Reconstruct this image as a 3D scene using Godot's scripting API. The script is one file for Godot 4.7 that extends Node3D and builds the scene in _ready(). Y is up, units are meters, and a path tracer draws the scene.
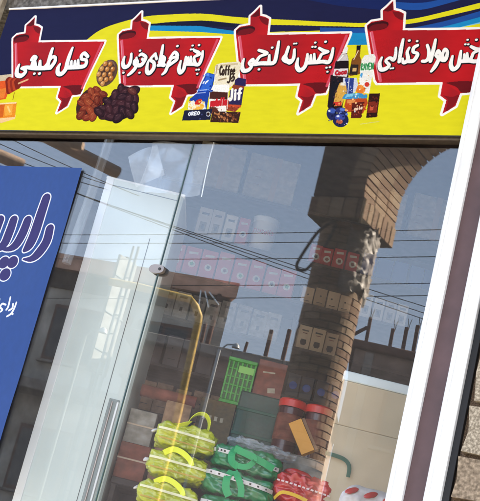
extends Node3D

# Shop window under an arcade. The glass lies in the plane z = 0, the street is on +z, the shop on -z.
# Inside, shelves and counter are turned 30 degrees to the glass.

const TURN := PI / 6.0
var used := {}
var cache := {}
var M := {}
var rng := RandomNumberGenerator.new()
var noise := FastNoiseLite.new()


# ---------------------------------------------------------------- helpers
func numbered(called: String) -> String:
	if not used.has(called):
		used[called] = 0
		return called
	used[called] += 1
	return "%s_%03d" % [called, used[called]]


func thing(called: String, label: String, category: String, at := Vector3.ZERO, turn := 0.0, group := "") -> Node3D:
	var o := Node3D.new()
	o.name = numbered(called)
	add_child(o)
	o.position = at
	o.rotation.y = turn
	o.set_meta("kind", "thing")
	o.set_meta("label", label)
	o.set_meta("category", category)
	if group:
		o.set_meta("group", group)
	return o


func part(parent: Node3D, called: String, m: Mesh, material: Material, at := Vector3.ZERO, turn := Vector3.ZERO) -> MeshInstance3D:
	var o := MeshInstance3D.new()
	o.name = called
	o.mesh = m
	o.material_override = material
	parent.add_child(o, true)
	o.position = at
	o.rotation = turn
	return o


func solo(called: String, m: Mesh, material: Material, at: Vector3, turn: Vector3, label: String, category: String, group := "") -> MeshInstance3D:
	var o := part(self, numbered(called), m, material, at, turn)
	o.set_meta("kind", "thing")
	o.set_meta("label", label)
	o.set_meta("category", category)
	if group:
		o.set_meta("group", group)
	return o


func struct(called: String, m: Mesh, material: Material, at := Vector3.ZERO, turn := Vector3.ZERO) -> MeshInstance3D:
	var o := part(self, numbered(called), m, material, at, turn)
	o.set_meta("kind", "structure")
	return o


func inside(s: float, y: float, d: float) -> Vector3:      # a point in the turned interior: along the shelves, up, towards the street
	return Vector3(s * cos(TURN) + d * sin(TURN), y, -s * sin(TURN) + d * cos(TURN))


func tri(st: SurfaceTool, a: Vector3, b: Vector3, c: Vector3, out: Vector3) -> void:
	var n := (c - a).cross(b - a)
	if n.length_squared() < 1e-16:
		return
	n = n.normalized()
	if n.dot(out) < 0.0:
		n = -n
		var t := b
		b = c
		c = t
	for p in [a, b, c]:
		st.set_normal(n)
		st.add_vertex(p)


func quad(st: SurfaceTool, a: Vector3, b: Vector3, c: Vector3, d: Vector3, out: Vector3) -> void:
	tri(st, a, b, c, out)
	tri(st, a, c, d, out)


func begin() -> SurfaceTool:
	var st := SurfaceTool.new()
	st.begin(Mesh.PRIMITIVE_TRIANGLES)
	return st


func add_box(st: SurfaceTool, size: Vector3, bevel: float, at := Vector3.ZERO, turn := Basis.IDENTITY) -> void:
	var h := size * 0.5
	var b: float = minf(bevel, minf(h.x, minf(h.y, h.z)) * 0.45)
	var face := func(axis: int, s: float) -> Array:
		var u := (axis + 1) % 3
		var v := (axis + 2) % 3
		var r := []
		for k in [[-1, -1], [1, -1], [1, 1], [-1, 1]]:
			var p := Vector3.ZERO
			p[axis] = h[axis] * s
			p[u] = (h[u] - b) * k[0]
			p[v] = (h[v] - b) * k[1]
			r.append(p)
		return r
	var go := func(p: Vector3) -> Vector3: return at + turn * p
	for axis in 3:
		for s in [-1.0, 1.0]:
			var q: Array = face.call(axis, s)
			var o := Vector3.ZERO
			o[axis] = s
			quad(st, go.call(q[0]), go.call(q[1]), go.call(q[2]), go.call(q[3]), turn * o)
	if b <= 0.0:
		return
	for axis in 3:
		var u := (axis + 1) % 3
		var v := (axis + 2) % 3
		for su in [-1.0, 1.0]:
			for sv in [-1.0, 1.0]:
				var pts := []
				for e in [-1.0, 1.0]:
					var p := Vector3.ZERO
					p[axis] = (h[axis] - b) * e
					p[u] = h[u] * su
					p[v] = (h[v] - b) * sv
					var q := p
					q[u] = (h[u] - b) * su
					q[v] = h[v] * sv
					pts.append([p, q])
				var o := Vector3.ZERO
				o[u] = su
				o[v] = sv
				quad(st, go.call(pts[0][0]), go.call(pts[0][1]), go.call(pts[1][1]), go.call(pts[1][0]), turn * o)
	for sx in [-1.0, 1.0]:
		for sy in [-1.0, 1.0]:
			for sz in [-1.0, 1.0]:
				var s := Vector3(sx, sy, sz)
				var i := h - Vector3(b, b, b)
				tri(st, go.call(Vector3(h.x, i.y, i.z) * s), go.call(Vector3(i.x, h.y, i.z) * s), go.call(Vector3(i.x, i.y, h.z) * s), turn * s)


func box(x: float, y: float, z: float, bevel := 0.002) -> Mesh:
	var key := "box %.4f %.4f %.4f %.4f" % [x, y, z, bevel]
	if not cache.has(key):
		var st := begin()
		add_box(st, Vector3(x, y, z), bevel)
		cache[key] = st.commit()
	return cache[key]


func add_tube(st: SurfaceTool, path: Array, radius: float, sides := 8, flat := 1.0) -> void:
	var rings := []
	var side := Vector3.ZERO
	for k in path.size():
		var dir: Vector3 = (path[mini(k + 1, path.size() - 1)] - path[maxi(k - 1, 0)]).normalized()
		if side == Vector3.ZERO:
			side = dir.cross(Vector3.UP if absf(dir.y) < 0.9 else Vector3.RIGHT).normalized()
		side = (side - dir * side.dot(dir)).normalized()
		var up := side.cross(dir).normalized()
		var ring := []
		for j in sides:
			var a := TAU * j / sides
			ring.append([path[k] + (side * cos(a) + up * sin(a) * flat) * radius, (side * cos(a) + up * sin(a) / flat).normalized()])
		rings.append(ring)
	for k in path.size() - 1:
		for j in sides:
			var i := (j + 1) % sides
			for v in [rings[k][j], rings[k + 1][i], rings[k + 1][j], rings[k][j], rings[k][i], rings[k + 1][i]]:
				st.set_normal(v[1])
				st.add_vertex(v[0])
	for e in [0, path.size() - 1]:
		var o: Vector3 = (path[e] - path[1 if e == 0 else e - 1]).normalized()
		for j in range(1, sides - 1):
			tri(st, rings[e][0][0], rings[e][j][0], rings[e][j + 1][0], o)


func tube(path: Array, radius: float, sides := 8, flat := 1.0) -> Mesh:
	var st := begin()
	add_tube(st, path, radius, sides, flat)
	return st.commit()


func lathe(profile: Array, sides := 24) -> Mesh:            # profile: Vector2(radius, height) from the bottom up
	var st := begin()
	for k in profile.size() - 1:
		var a: Vector2 = profile[k]
		var b: Vector2 = profile[k + 1]
		var n2 := Vector2(b.y - a.y, a.x - b.x).normalized()
		for j in sides:
			var p := TAU * j / sides
			var q := TAU * (j + 1) / sides
			for v in [[a, p], [b, q], [b, p], [a, p], [a, q], [b, q]]:
				st.set_normal(Vector3(cos(v[1]) * n2.x, n2.y, sin(v[1]) * n2.x))
				st.add_vertex(Vector3(cos(v[1]) * v[0].x, v[0].y, sin(v[1]) * v[0].x))
	return st.commit()


func extrude(poly: PackedVector2Array, depth: float) -> Mesh:   # polygon in x, y; from z = 0 to z = depth
	var st := begin()
	var idx := Geometry2D.triangulate_polygon(poly)
	for k in range(0, idx.size(), 3):
		for e in [[0.0, Vector3.FORWARD], [depth, Vector3.BACK]]:
			var a := poly[idx[k]]
			var b := poly[idx[k + 1]]
			var c := poly[idx[k + 2]]
			tri(st, Vector3(a.x, a.y, e[0]), Vector3(b.x, b.y, e[0]), Vector3(c.x, c.y, e[0]), e[1])
	var ccw := not Geometry2D.is_polygon_clockwise(poly)
	for k in poly.size():
		var a := poly[k]
		var b := poly[(k + 1) % poly.size()]
		var o := Vector3(b.y - a.y, a.x - b.x, 0) * (1.0 if ccw else -1.0)
		quad(st, Vector3(a.x, a.y, 0), Vector3(b.x, b.y, 0), Vector3(b.x, b.y, depth), Vector3(a.x, a.y, depth), o)
	return st.commit()


# a stuffed pack: a rounded box, crinkled; half sizes in h
func pillow(h: Vector3, power: float, crinkle: float, rough_scale: float, seed_: int, nu := 110, nv := 64) -> Mesh:
	var n := FastNoiseLite.new()
	n.seed = seed_
	n.frequency = rough_scale
	n.fractal_octaves = 3
	var cells := FastNoiseLite.new()                    # facets between sharp folds
	cells.seed = seed_ + 500
	cells.noise_type = FastNoiseLite.TYPE_CELLULAR
	cells.cellular_return_type = FastNoiseLite.RETURN_DISTANCE2_SUB
	cells.fractal_type = FastNoiseLite.FRACTAL_NONE
	cells.frequency = rough_scale * 0.62
	var st := begin()
	var grid := []
	for j in nv + 1:
		var row := []
		for i in nu + 1:
			var a := TAU * i / nu
			var e := PI * (j / float(nv) - 0.5)
			var dir := Vector3(cos(e) * cos(a), sin(e), cos(e) * sin(a))
			var len := pow(pow(absf(dir.x), power) + pow(absf(dir.y), power) + pow(absf(dir.z), power), -1.0 / power)
			var p := dir * len
			p.y *= 1.0 - 0.16 * pow(absf(p.x), 3.0)
			p *= h
			var q := Vector3(p.x, p.y, p.z)
			var bent := Vector3(n.get_noise_3d(q.x * 40, q.y * 40, 7), n.get_noise_3d(q.y * 40, q.z * 40, 17), 0) * 1.6
			p += dir * crinkle * (1.15 * cells.get_noise_3d(q.x * 70 + bent.x, q.y * 45 + bent.y, q.z * 70) + 0.9 * n.get_noise_3d(q.x * 34, q.y * 34, q.z * 34 + 3) + 0.5)
			row.append(p)
		row[nu] = row[0]
		grid.append(row)
	for j in nv:
		for i in nu:
			for v in [[i, j], [i + 1, j + 1], [i, j + 1], [i, j], [i + 1, j], [i + 1, j + 1]]:
				st.set_smooth_group(0)
				st.add_vertex(grid[v[1]][v[0]])
	st.index()
	st.generate_normals()
	return st.commit()


# a flat strap that follows a path; width along `across`
func strap(path: Array, across: Vector3, width: float, thick := 0.0016) -> Mesh:
	var st := begin()
	if path.size() > 2:
		var fine := []
		for k in path.size() - 1:
			for j in 5:
				fine.append((path[k] as Vector3).cubic_interpolate(path[k + 1], path[maxi(k - 1, 0)], path[mini(k + 2, path.size() - 1)], j / 5.0))
		fine.append(path[path.size() - 1])
		path = fine
	for k in path.size() - 1:
		var d: Vector3 = (path[k + 1] - path[k])
		var mid: Vector3 = (path[k + 1] + path[k]) * 0.5
		var z := d.normalized()
		var x := (across - z * across.dot(z)).normalized()
		add_box(st, Vector3(width, thick, d.length() + thick * 1.5), 0.0003, mid, Basis(x, z.cross(x), z))
	return st.commit()


func noise_tex(freq: float, octaves: int, low: Color, high: Color, size := 512, seed_ := 1, cell := false) -> NoiseTexture2D:
	var f := FastNoiseLite.new()
	f.seed = seed_
	f.frequency = freq
	f.fractal_octaves = octaves
	if cell:
		f.noise_type = FastNoiseLite.TYPE_CELLULAR
		f.cellular_return_type = FastNoiseLite.RETURN_DISTANCE2_SUB
	var g := Gradient.new()
	g.set_color(0, low)
	g.set_color(1, high)
	var t := NoiseTexture2D.new()
	t.width = size
	t.height = size
	t.seamless = true
	t.noise = f
	t.color_ramp = g
	return t


func mat(color: Color, rough := 0.7, metal := 0.0, spec := 0.5) -> StandardMaterial3D:
	var m := StandardMaterial3D.new()
	m.albedo_color = color
	m.roughness = rough
	m.metallic = metal
	m.metallic_specular = spec
	return m


# grain: variation of tone (multiplied) and relief in centimetres, in world or object space
func grained(color: Color, rough: float, tex: Texture2D, scale: float, relief := 0.0, relief_tex: Texture2D = null) -> StandardMaterial3D:
	var m := mat(color, rough)
	m.albedo_texture = tex
	m.uv1_triplanar = true
	m.uv1_world_triplanar = true
	m.uv1_scale = Vector3.ONE * scale
	if relief > 0.0:
		m.heightmap_enabled = true
		m.heightmap_texture = relief_tex if relief_tex else tex
		m.heightmap_scale = relief
	return m


func srgb(r: int, g: int, b: int) -> Color:
	return Color8(r, g, b)


# ---------------------------------------------------------------- flat print
func draw_print(img: Image, ops: Array) -> void:
	var w := img.get_width()
	var h := img.get_height()
	for op in ops:
		var c := Color(op[1] as String)
		var v: Array = op[2]
		if op[0] == "c":                                # a brush stroke: rounded through its points
			v = rounded(v)
		if op[0] == "e":                                # an ellipse: centre and two half axes
			var rim := []
			for k in 20:
				var t := TAU * k / 20
				rim.append(v[0] + v[2] * cos(t) + v[4] * sin(t))
				rim.append(v[1] + v[3] * cos(t) + v[5] * sin(t))
			v = rim
		if op[0] == "s" or op[0] == "c":
			for k in range(0, v.size() - 3, 3):
				var a := Vector2(v[k], v[k + 1])
				var b := Vector2(v[k + 3], v[k + 4])
				var ra: float = v[k + 2]
				var rb: float = v[k + 5]
				var m := maxf(ra, rb) + 1.0
				var ab := b - a
				var ll := maxf(ab.length_squared(), 1e-6)
				for y in range(maxi(0, int(minf(a.y, b.y) - m)), mini(h, int(maxf(a.y, b.y) + m) + 2)):
					for x in range(maxi(0, int(minf(a.x, b.x) - m)), mini(w, int(maxf(a.x, b.x) + m) + 2)):
						var p := Vector2(x + 0.5, y + 0.5)
						var t := clampf((p - a).dot(ab) / ll, 0.0, 1.0)
						var cover := clampf(lerpf(ra, rb, t) - p.distance_to(a + ab * t) + 0.5, 0.0, 1.0)
						if cover >= 1.0:
							img.set_pixel(x, y, c)
						elif cover > 0.0:
							img.set_pixel(x, y, img.get_pixel(x, y).lerp(c, cover))
			continue
		var n := v.size() / 2
		var lo := 1e9
		var hi := -1e9
		var left := 1e9
		var right := -1e9
		for k in n:
			lo = minf(lo, v[2 * k + 1])
			hi = maxf(hi, v[2 * k + 1])
			left = minf(left, v[2 * k])
			right = maxf(right, v[2 * k])
		for y in range(maxi(0, int(lo)), mini(h, int(hi) + 1)):
			var cuts := []
			for k in n:
				var y1: float = v[2 * k + 1]
				var j := (k + 1) % n
				var y2: float = v[2 * j + 1]
				if (y1 <= y + 0.5) != (y2 <= y + 0.5):
					cuts.append(v[2 * k] + (y + 0.5 - y1) / (y2 - y1) * (v[2 * j] - v[2 * k]))
			cuts.sort()
			for k in range(0, cuts.size() - 1, 2):
				var x1 := clampi(roundi(cuts[k]), 0, w)
				var x2 := clampi(roundi(cuts[k + 1]), 0, w)
				if x2 <= x1:
					continue
				if op[0] != "r":
					img.fill_rect(Rect2i(x1, y, x2 - x1, 1), c)
				else:                                   # the printed ribbons run from one red ink to another
					var x := x1
					while x < x2:
						var t := (x - left) / maxf(right - left, 1.0)
						var tone := c.lerp(Color("8f1c24"), 0.55 * pow(sin(clampf(t * 1.25, 0.0, 1.0) * PI), 2.0))
						img.fill_rect(Rect2i(x, y, mini(6, x2 - x), 1), tone)
						x += 6


func rounded(v: Array) -> Array:
	var n := v.size() / 3
	if n < 3:
		return v
	var out := []
	for k in n - 1:
		for j in 4:
			var t := j / 4.0
			for e in 3:
				var p0: float = v[3 * maxi(k - 1, 0) + e]
				var p1: float = v[3 * k + e]
				var p2: float = v[3 * (k + 1) + e]
				var p3: float = v[3 * mini(k + 2, n - 1) + e]
				out.append(cubic_interpolate(p1, p2, p0, p3, t))
	for e in 3:
		out.append(v[3 * (n - 1) + e])
	return out


func print_texture(w: int, h: int, ground: Color, ops: Array, pictures := []) -> ImageTexture:
	var img := Image.create(w, h, false, Image.FORMAT_RGB8)
	img.fill(ground)
	draw_print(img, ops)
	# the product pictures are coarse halftone enlargements: soft, with a grain
	var r := RandomNumberGenerator.new()
	r.seed = 3
	for q in pictures:
		var cut := img.get_region(q)
		cut.resize(q.size.x / 2, q.size.y / 2, Image.INTERPOLATE_LANCZOS)
		for y in cut.get_height():
			for x in cut.get_width():
				var k := r.randf_range(0.94, 1.05)
				var c := cut.get_pixel(x, y)
				if not (c.r > 0.8 and c.g > 0.75 and c.b < 0.3):
					cut.set_pixel(x, y, Color(c.r * k, c.g * k, c.b * k * r.randf_range(0.95, 1.05)))
		cut.resize(q.size.x, q.size.y, Image.INTERPOLATE_CUBIC)
		img.blit_rect(cut, Rect2i(Vector2i.ZERO, q.size), q.position)
	return ImageTexture.create_from_image(img)


# a printed sheet with slight waves: x, y from the lower left corner, uv over the whole
func sheet(w: float, h: float, wave: float, seed_: int) -> Mesh:
	var n := FastNoiseLite.new()
	n.seed = seed_
	n.frequency = 1.0
	n.fractal_octaves = 2
	var st := begin()
	var nx := int(w / 0.03)
	var ny := int(h / 0.03)
	var at := func(i: int, j: int) -> Vector3:
		var x := w * i / nx
		var y := h * j / ny
		return Vector3(x, y, wave * n.get_noise_2d(x * 3.0, y * 1.6))
	for j in ny:
		for i in nx:
			for v in [[i, j], [i, j + 1], [i + 1, j + 1], [i, j], [i + 1, j + 1], [i + 1, j]]:
				st.set_smooth_group(0)
				st.set_uv(Vector2(v[0] / float(nx), 1.0 - v[1] / float(ny)))
				st.add_vertex(at.call(v[0], v[1]))
	st.index()
	st.generate_normals()
	return st.commit()

const SIGN_PICTURES := [Rect2i(40, 267, 249, 233), Rect2i(399, 214, 383, 279), Rect2i(867, 232, 347, 266), Rect2i(1427, 177, 287, 327)]
const SIGN_PRINT := [
	["p","1c1d42",[-361.6,-248.8,2034,-162.7,2093,162.3,1474.1,141.2,1088.4,139.9,986.6,140.5,921.4,130.4,703.6,119.1,704.6,164.2,496,170.7,443.1,232,365.5,330.6,143.6,328.4,-130.6,325.7]],
	["p","dcd41e",[332.8,238.2,348.6,222.6,371.4,200.1,395.9,176.1,417,156,432.6,141,445.7,128.4,458.9,117.3,474.7,107.2,493.1,98,513,90.2,535.2,83.2,560.6,76.6,588.5,70.1,618.7,63.9,652.8,58.7,692.3,55.1,744.2,53.6,804.9,53.7,860.9,54.5,899.3,55,907.7,83.7,884.1,83.6,850,83.5,812.7,83.8,780.2,84.9,753.9,86.3,730,88,708.2,91.4,688.2,98,670.5,108.3,655.3,121.6,641,137,626.1,153.7,610.3,172.1,594.5,192.5,578.6,213.7,562.8,234.5,545.4,256.6,527,280.1,510.6,301,499.2,315.6]],
	["p","dcd41e",[692.3,55.1,730.4,54.5,784.6,53.5,844.3,53.3,899.3,55,946.7,59.4,992,65.6,1038.1,72.5,1087.6,78.7,1143.4,84.2,1203.1,89.6,1261.4,94.7,1313.4,99.2,1357.8,103.3,1397.6,106.9,1433.7,110.1,1467.2,112.7,1496.3,115,1521.3,117,1546,118.3,1574.4,118.6,1608.8,118,1646.5,116.6,1684,114.4,1717.9,111.1,1745.6,106.9,1769.7,101.8,1794.2,95.7,1823.2,88.7,1861.8,79.5,1906.5,68.6,1947.6,58.5,1975.8,51.5,1979.9,73.2,1951.6,79.3,1910.4,88.3,1865.6,98,1826.8,106.3,1797.8,112.9,1773.3,118.7,1749.2,123.7,1721.5,127.7,1687.6,130.6,1650,132.4,1612.3,133.3,1577.9,133.6,1549.5,133.1,1524.7,131.7,1499.8,129.9,1470.9,127.9,1437.6,126,1401.8,123.8,1362.3,121.4,1318.3,118.7,1266.9,115.7,1209.2,112.4,1150,108.8,1094.7,104.7,1046,99.3,1000.8,93,955.9,87.2,907.7,83.7,849.8,83.3,785.7,85.2,726.9,87.9,685.5,89.6]],
	["p","15172f",[685.5,89.6,907.7,83.7,1057.9,103.3,1061.3,115.3,914.2,106.1,688.2,98]],
	["p","1a86c0",[678.6,95.6,914.2,106.1,1065.8,131.3,1069.7,145.2,921.4,130.4,685.2,116.4]],
	["p","1f4c99",[1396.7,129.1,1579.2,139.2,1594.7,160.2,1402.9,154]],
	["p","1a86c0",[1409.5,150.4,1593.9,156.4,1605,204.7,1421.7,199.8]],
	["p","17245a",[858.4,-84.4,1452,49.4,1676.5,81.8,1950.8,7,1938.1,-59.3,833.4,-169.4]],
	["p","1f4c99",[1653.9,43.6,1669.5,45.5,1691.8,48.4,1716.6,50.8,1739.8,51.3,1759.3,50,1777.6,47.3,1797.8,43.1,1822.7,36.9,1857.6,26.9,1899.3,14,1938.1,1.7,1964.7,-6.7,1969.6,18.8,1942.9,26.5,1903.9,37.7,1862.2,49.5,1827.2,59,1802.5,65.8,1782.6,71.2,1764.6,75.1,1745.3,77.4,1722.3,77.2,1697.6,74.8,1675.3,71.9,1659.8,69.9]],
	["p","1f4c99",[1677.9,151.9,1692,149.6,1712.1,146.4,1735.1,142.5,1758.3,138.2,1780.9,133.7,1804.3,128.8,1829.1,123.1,1855.9,116.5,1888.4,107.6,1925,97,1958.3,87.2,1981.3,80.4,1985.4,102,1962.4,108.5,1929.1,118,1892.5,128.1,1859.9,136.4,1833,142.3,1808.1,147,1784.5,150.9,1761.8,154.7,1738.6,158.4,1715.4,161.8,1695.3,164.6,1681.2,166.6]],
	["p","1a86c0",[1681.2,166.6,1695.3,164.6,1715.4,161.8,1738.6,158.4,1761.8,154.7,1784.5,150.9,1808.1,147,1833,142.3,1859.9,136.4,1892.5,128.1,1929.1,118,1962.4,108.5,1985.4,102,1990.2,127,1967.1,132.8,1933.7,141.3,1896.9,150.5,1864.3,158.1,1837.4,163.7,1812.5,168.3,1789,172.4,1766.5,176.6,1743.5,181.1,1720.6,185.6,1700.8,189.5,1686.9,192.3]],
	["p","7fc0d8",[1781.8,168,1795.4,165.6,1814.6,162.3,1837.8,158,1863.2,152.7,1894.7,145.3,1931.6,136.1,1965.7,127.6,1989.2,121.7,1991.2,132.4,1967.7,138,1933.6,146.2,1896.7,154.9,1865.1,161.7,1839.5,166.2,1816.1,169.4,1796.7,171.8,1783,173.5]],
	["p","dcd41e",[1798.2,164.9,1879.4,149.7,1974.8,131.7,1986.8,193.9,1803.2,188.5]],
	["p","dcd41e",[-130.6,325.7,146.8,337,562.8,234.5,702,155.9,689.6,116.6,921.4,130.4,1073.7,145.3,1420.8,196,1604.1,201,1634.3,332.4,2014.2,336.7,2065.1,600.9,-0.8,648.6]],
	["p","f2efec",[71.2,146.3,65.5,128.7,78.5,115,118.7,109.3,110.1,74,123,60.4,139,39.1,149,74.5,169.6,79.6,187.7,89,197.8,154.3]],
	["s","f2efec",[71.2,146.3,8.5,65.5,128.7,8.5,78.5,115,8.5,118.7,109.3,8.5,110.1,74,8.5,123,60.4,8.5,139,39.1,8.5,149,74.5,8.5,169.6,79.6,8.5,187.7,89,8.5,197.8,154.3,8.5,71.2,146.3,8.5]],
	["p","f2efec",[69.5,141.9,195.7,151.2,511.6,156,510.8,167.3,478,334.1,475.7,374.1,437.5,376.8,373.2,339.3,150.7,339.8,141.1,328.7]],
	["s","f2efec",[69.5,141.9,8.5,195.7,151.2,8.5,511.6,156,8.5,510.8,167.3,8.5,478,334.1,8.5,475.7,374.1,8.5,437.5,376.8,8.5,373.2,339.3,8.5,150.7,339.8,8.5,141.1,328.7,8.5,69.5,141.9,8.5]],
	["p","f2efec",[372.6,331,374.7,386,398.1,402.1,394.5,448.3,431.5,421.7,437.9,378,473.4,374.1,475.8,327.9]],
	["s","f2efec",[372.6,331,8.5,374.7,386,8.5,398.1,402.1,8.5,394.5,448.3,8.5,431.5,421.7,8.5,437.9,378,8.5,473.4,374.1,8.5,475.8,327.9,8.5,372.6,331,8.5]],
	["r","b81a20",[372.6,331,374.7,386,398.1,402.1,394.5,448.3,431.5,421.7,437.9,378,473.4,374.1,475.8,327.9]],
	["r","b81a20",[71.2,146.3,65.5,128.7,78.5,115,118.7,109.3,110.1,74,123,60.4,139,39.1,149,74.5,169.6,79.6,187.7,89,197.8,154.3]],
	["r","b81a20",[69.5,141.9,195.7,151.2,511.6,156,510.8,167.3,478,334.1,475.7,374.1,437.5,376.8,373.2,339.3,150.7,339.8,141.1,328.7]],
	["p","3d0d13",[72.4,144.2,71.4,141.6,69.9,137.8,68.8,133.7,69.1,130.1,70.6,126.9,73.1,123.8,76.9,121,82.3,118.7,90.6,116.8,101,115.2,111.7,114.3,120.5,114.2,127.4,115.1,133.3,116.9,137.9,119.3,140.8,122.2,142.3,126.1,142.3,130.9,140.7,135.6,137.3,139.5,131.5,142.6,123.4,145.2,114.5,147.1,105.8,148.2,96.8,148,87.1,146.7,78.4,145.2,72.4,144.2]],
	["p","6d1219",[73.8,148.2,74.5,145,75.4,140.4,76.9,135.6,79.7,131.7,83.9,129.1,89.3,127.1,95.5,125.6,102,124.5,109.4,123.7,117.8,123.3,125.8,123.5,131.8,124.6,136.1,126.9,139.3,130.3,140.6,134.1,139,137.4,133.5,140.5,124.9,143.6,115,146.3,105.8,148.2,97,148.9,87.8,148.9,79.6,148.4,73.8,148.2]],
	["p","5a1016",[112.8,75.8,125.4,62.7,138,44.3,146.5,74.4,129.9,79.1]],
	["p","74131a",[144.6,78.7,149.6,79.4,156.9,80.4,164.6,81.7,170.9,83.2,175.6,84.7,179.5,86.3,182.7,88.4,185.2,91.5,187.5,96.7,189.4,103.5,190.1,109.6,188.6,112.9,184,112.6,177,109.8,169.3,105.6,162.7,101.2,157.2,95.8,152.1,89.2,147.7,83,144.6,78.7]],
	["p","641117",[380.9,341.4,388.4,340.3,399,338.7,411.2,337.2,423.4,336.4,437.1,336.1,452.3,336,466.1,337.1,475.5,340.2,479.3,346.9,479.3,356.2,476.6,365.5,472.7,372.1,466.7,375.4,458.2,376.8,449.3,376.6,441.6,375.2,436.1,371.9,431.9,366.8,427.3,361.1,421.1,356.2,411.5,351.8,399.8,347.6,388.6,344,380.9,341.4]],
	["p","7d141b",[380.8,384.7,387.2,386.1,396.4,388.2,406.3,390,414.6,390.6,421.3,388.6,427.4,384.9,432.2,382.1,435,382.9,435.3,389.2,433.6,399.1,430.5,409.9,426.8,418.9,421.6,426.6,415,434.1,408.6,439.3,404.1,440.1,402.7,434.1,403.2,423,403.8,410.8,402.5,401.2,398,395.2,391.6,390.6,385.2,387.2,380.8,384.7]],
	["s","d4596e",[88.6,155.6,5,160,333.1,5]],
	["s","e0909c",[83.6,155.4,1.8,153.5,328.8,1.8]],
	["s","cf4a60",[500.8,164.9,5,473.7,348.4,5]],
	["p","f2efec",[572.6,146.3,567,128.7,579.9,115,620.2,109.3,611.6,74,624.5,60.4,640.5,39.1,650.5,74.5,671.1,79.6,689.2,89,699.2,154.3]],
	["s","f2efec",[572.6,146.3,8.5,567,128.7,8.5,579.9,115,8.5,620.2,109.3,8.5,611.6,74,8.5,624.5,60.4,8.5,640.5,39.1,8.5,650.5,74.5,8.5,671.1,79.6,8.5,689.2,89,8.5,699.2,154.3,8.5,572.6,146.3,8.5]],
	["p","f2efec",[571,141.9,697.1,151.2,1013.1,156,1012.3,167.3,979.5,334.1,977.2,374.1,939,376.8,874.6,339.3,652.2,339.8,642.6,328.7]],
	["s","f2efec",[571,141.9,8.5,697.1,151.2,8.5,1013.1,156,8.5,1012.3,167.3,8.5,979.5,334.1,8.5,977.2,374.1,8.5,939,376.8,8.5,874.6,339.3,8.5,652.2,339.8,8.5,642.6,328.7,8.5,571,141.9,8.5]],
	["p","f2efec",[874.1,331,876.2,386,899.6,402.1,896,448.3,933,421.7,939.4,378,974.9,374.1,977.3,327.9]],
	["s","f2efec",[874.1,331,8.5,876.2,386,8.5,899.6,402.1,8.5,896,448.3,8.5,933,421.7,8.5,939.4,378,8.5,974.9,374.1,8.5,977.3,327.9,8.5,874.1,331,8.5]],
	["r","b81a20",[874.1,331,876.2,386,899.6,402.1,896,448.3,933,421.7,939.4,378,974.9,374.1,977.3,327.9]],
	["r","b81a20",[572.6,146.3,567,128.7,579.9,115,620.2,109.3,611.6,74,624.5,60.4,640.5,39.1,650.5,74.5,671.1,79.6,689.2,89,699.2,154.3]],
	["r","b81a20",[571,141.9,697.1,151.2,1013.1,156,1012.3,167.3,979.5,334.1,977.2,374.1,939,376.8,874.6,339.3,652.2,339.8,642.6,328.7]],
	["p","3d0d13",[573.8,144.2,572.9,141.6,571.4,137.8,570.3,133.7,570.6,130.1,572.1,126.9,574.6,123.8,578.3,121,583.8,118.7,592,116.8,602.5,115.2,613.2,114.3,622,114.2,628.9,115.1,634.8,116.9,639.3,119.3,642.3,122.2,643.8,126.1,643.8,130.9,642.2,135.6,638.8,139.5,633,142.6,624.9,145.2,616,147.1,607.3,148.2,598.3,148,588.6,146.7,579.9,145.2,573.8,144.2]],
	["p","6d1219",[575.3,148.2,576,145,576.9,140.4,578.4,135.6,581.2,131.7,585.4,129.1,590.8,127.1,597,125.6,603.5,124.5,610.9,123.7,619.3,123.3,627.3,123.5,633.3,124.6,637.6,126.9,640.8,130.3,642.1,134.1,640.5,137.4,635,140.5,626.4,143.6,616.5,146.3,607.3,148.2,598.5,148.9,589.3,148.9,581.1,148.4,575.3,148.2]],
	["p","5a1016",[614.3,75.8,626.9,62.7,639.5,44.3,648,74.4,631.4,79.1]],
	["p","74131a",[646.1,78.7,651.1,79.4,658.4,80.4,666.1,81.7,672.4,83.2,677.1,84.7,681,86.3,684.2,88.4,686.7,91.5,689,96.7,690.9,103.5,691.5,109.6,690.1,112.9,685.5,112.6,678.5,109.8,670.8,105.6,664.2,101.2,658.7,95.8,653.6,89.2,649.2,83,646.1,78.7]],
	["p","641117",[882.4,341.4,889.9,340.3,900.4,338.7,912.6,337.2,924.9,336.4,938.6,336.1,953.8,336,967.6,337.1,977,340.2,980.8,346.9,980.7,356.2,978.1,365.5,974.2,372.1,968.1,375.4,959.7,376.8,950.8,376.6,943,375.2,937.6,371.9,933.3,366.8,928.8,361.1,922.5,356.2,913,351.8,901.2,347.6,890.1,344,882.4,341.4]],
	["p","7d141b",[882.3,384.7,888.7,386.1,897.9,388.2,907.8,390,916,390.6,922.8,388.6,928.9,384.9,933.7,382.1,936.5,382.9,936.8,389.2,935.1,399.1,932,409.9,928.3,418.9,923.1,426.6,916.5,434.1,910.1,439.3,905.6,440.1,904.2,434.1,904.7,423,905.3,410.8,904,401.2,899.5,395.2,893.1,390.6,886.7,387.2,882.3,384.7]],
	["s","d4596e",[590.1,155.6,5,661.5,333.1,5]],
	["s","e0909c",[585.1,155.4,1.8,655,328.8,1.8]],
	["s","cf4a60",[1002.3,164.9,5,975.2,348.4,5]],
	["p","f2efec",[1074.1,146.3,1068.5,128.7,1081.4,115,1121.7,109.3,1113.1,74,1126,60.4,1142,39.1,1152,74.5,1172.6,79.6,1190.7,89,1200.7,154.3]],
	["s","f2efec",[1074.1,146.3,8.5,1068.5,128.7,8.5,1081.4,115,8.5,1121.7,109.3,8.5,1113.1,74,8.5,1126,60.4,8.5,1142,39.1,8.5,1152,74.5,8.5,1172.6,79.6,8.5,1190.7,89,8.5,1200.7,154.3,8.5,1074.1,146.3,8.5]],
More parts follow.
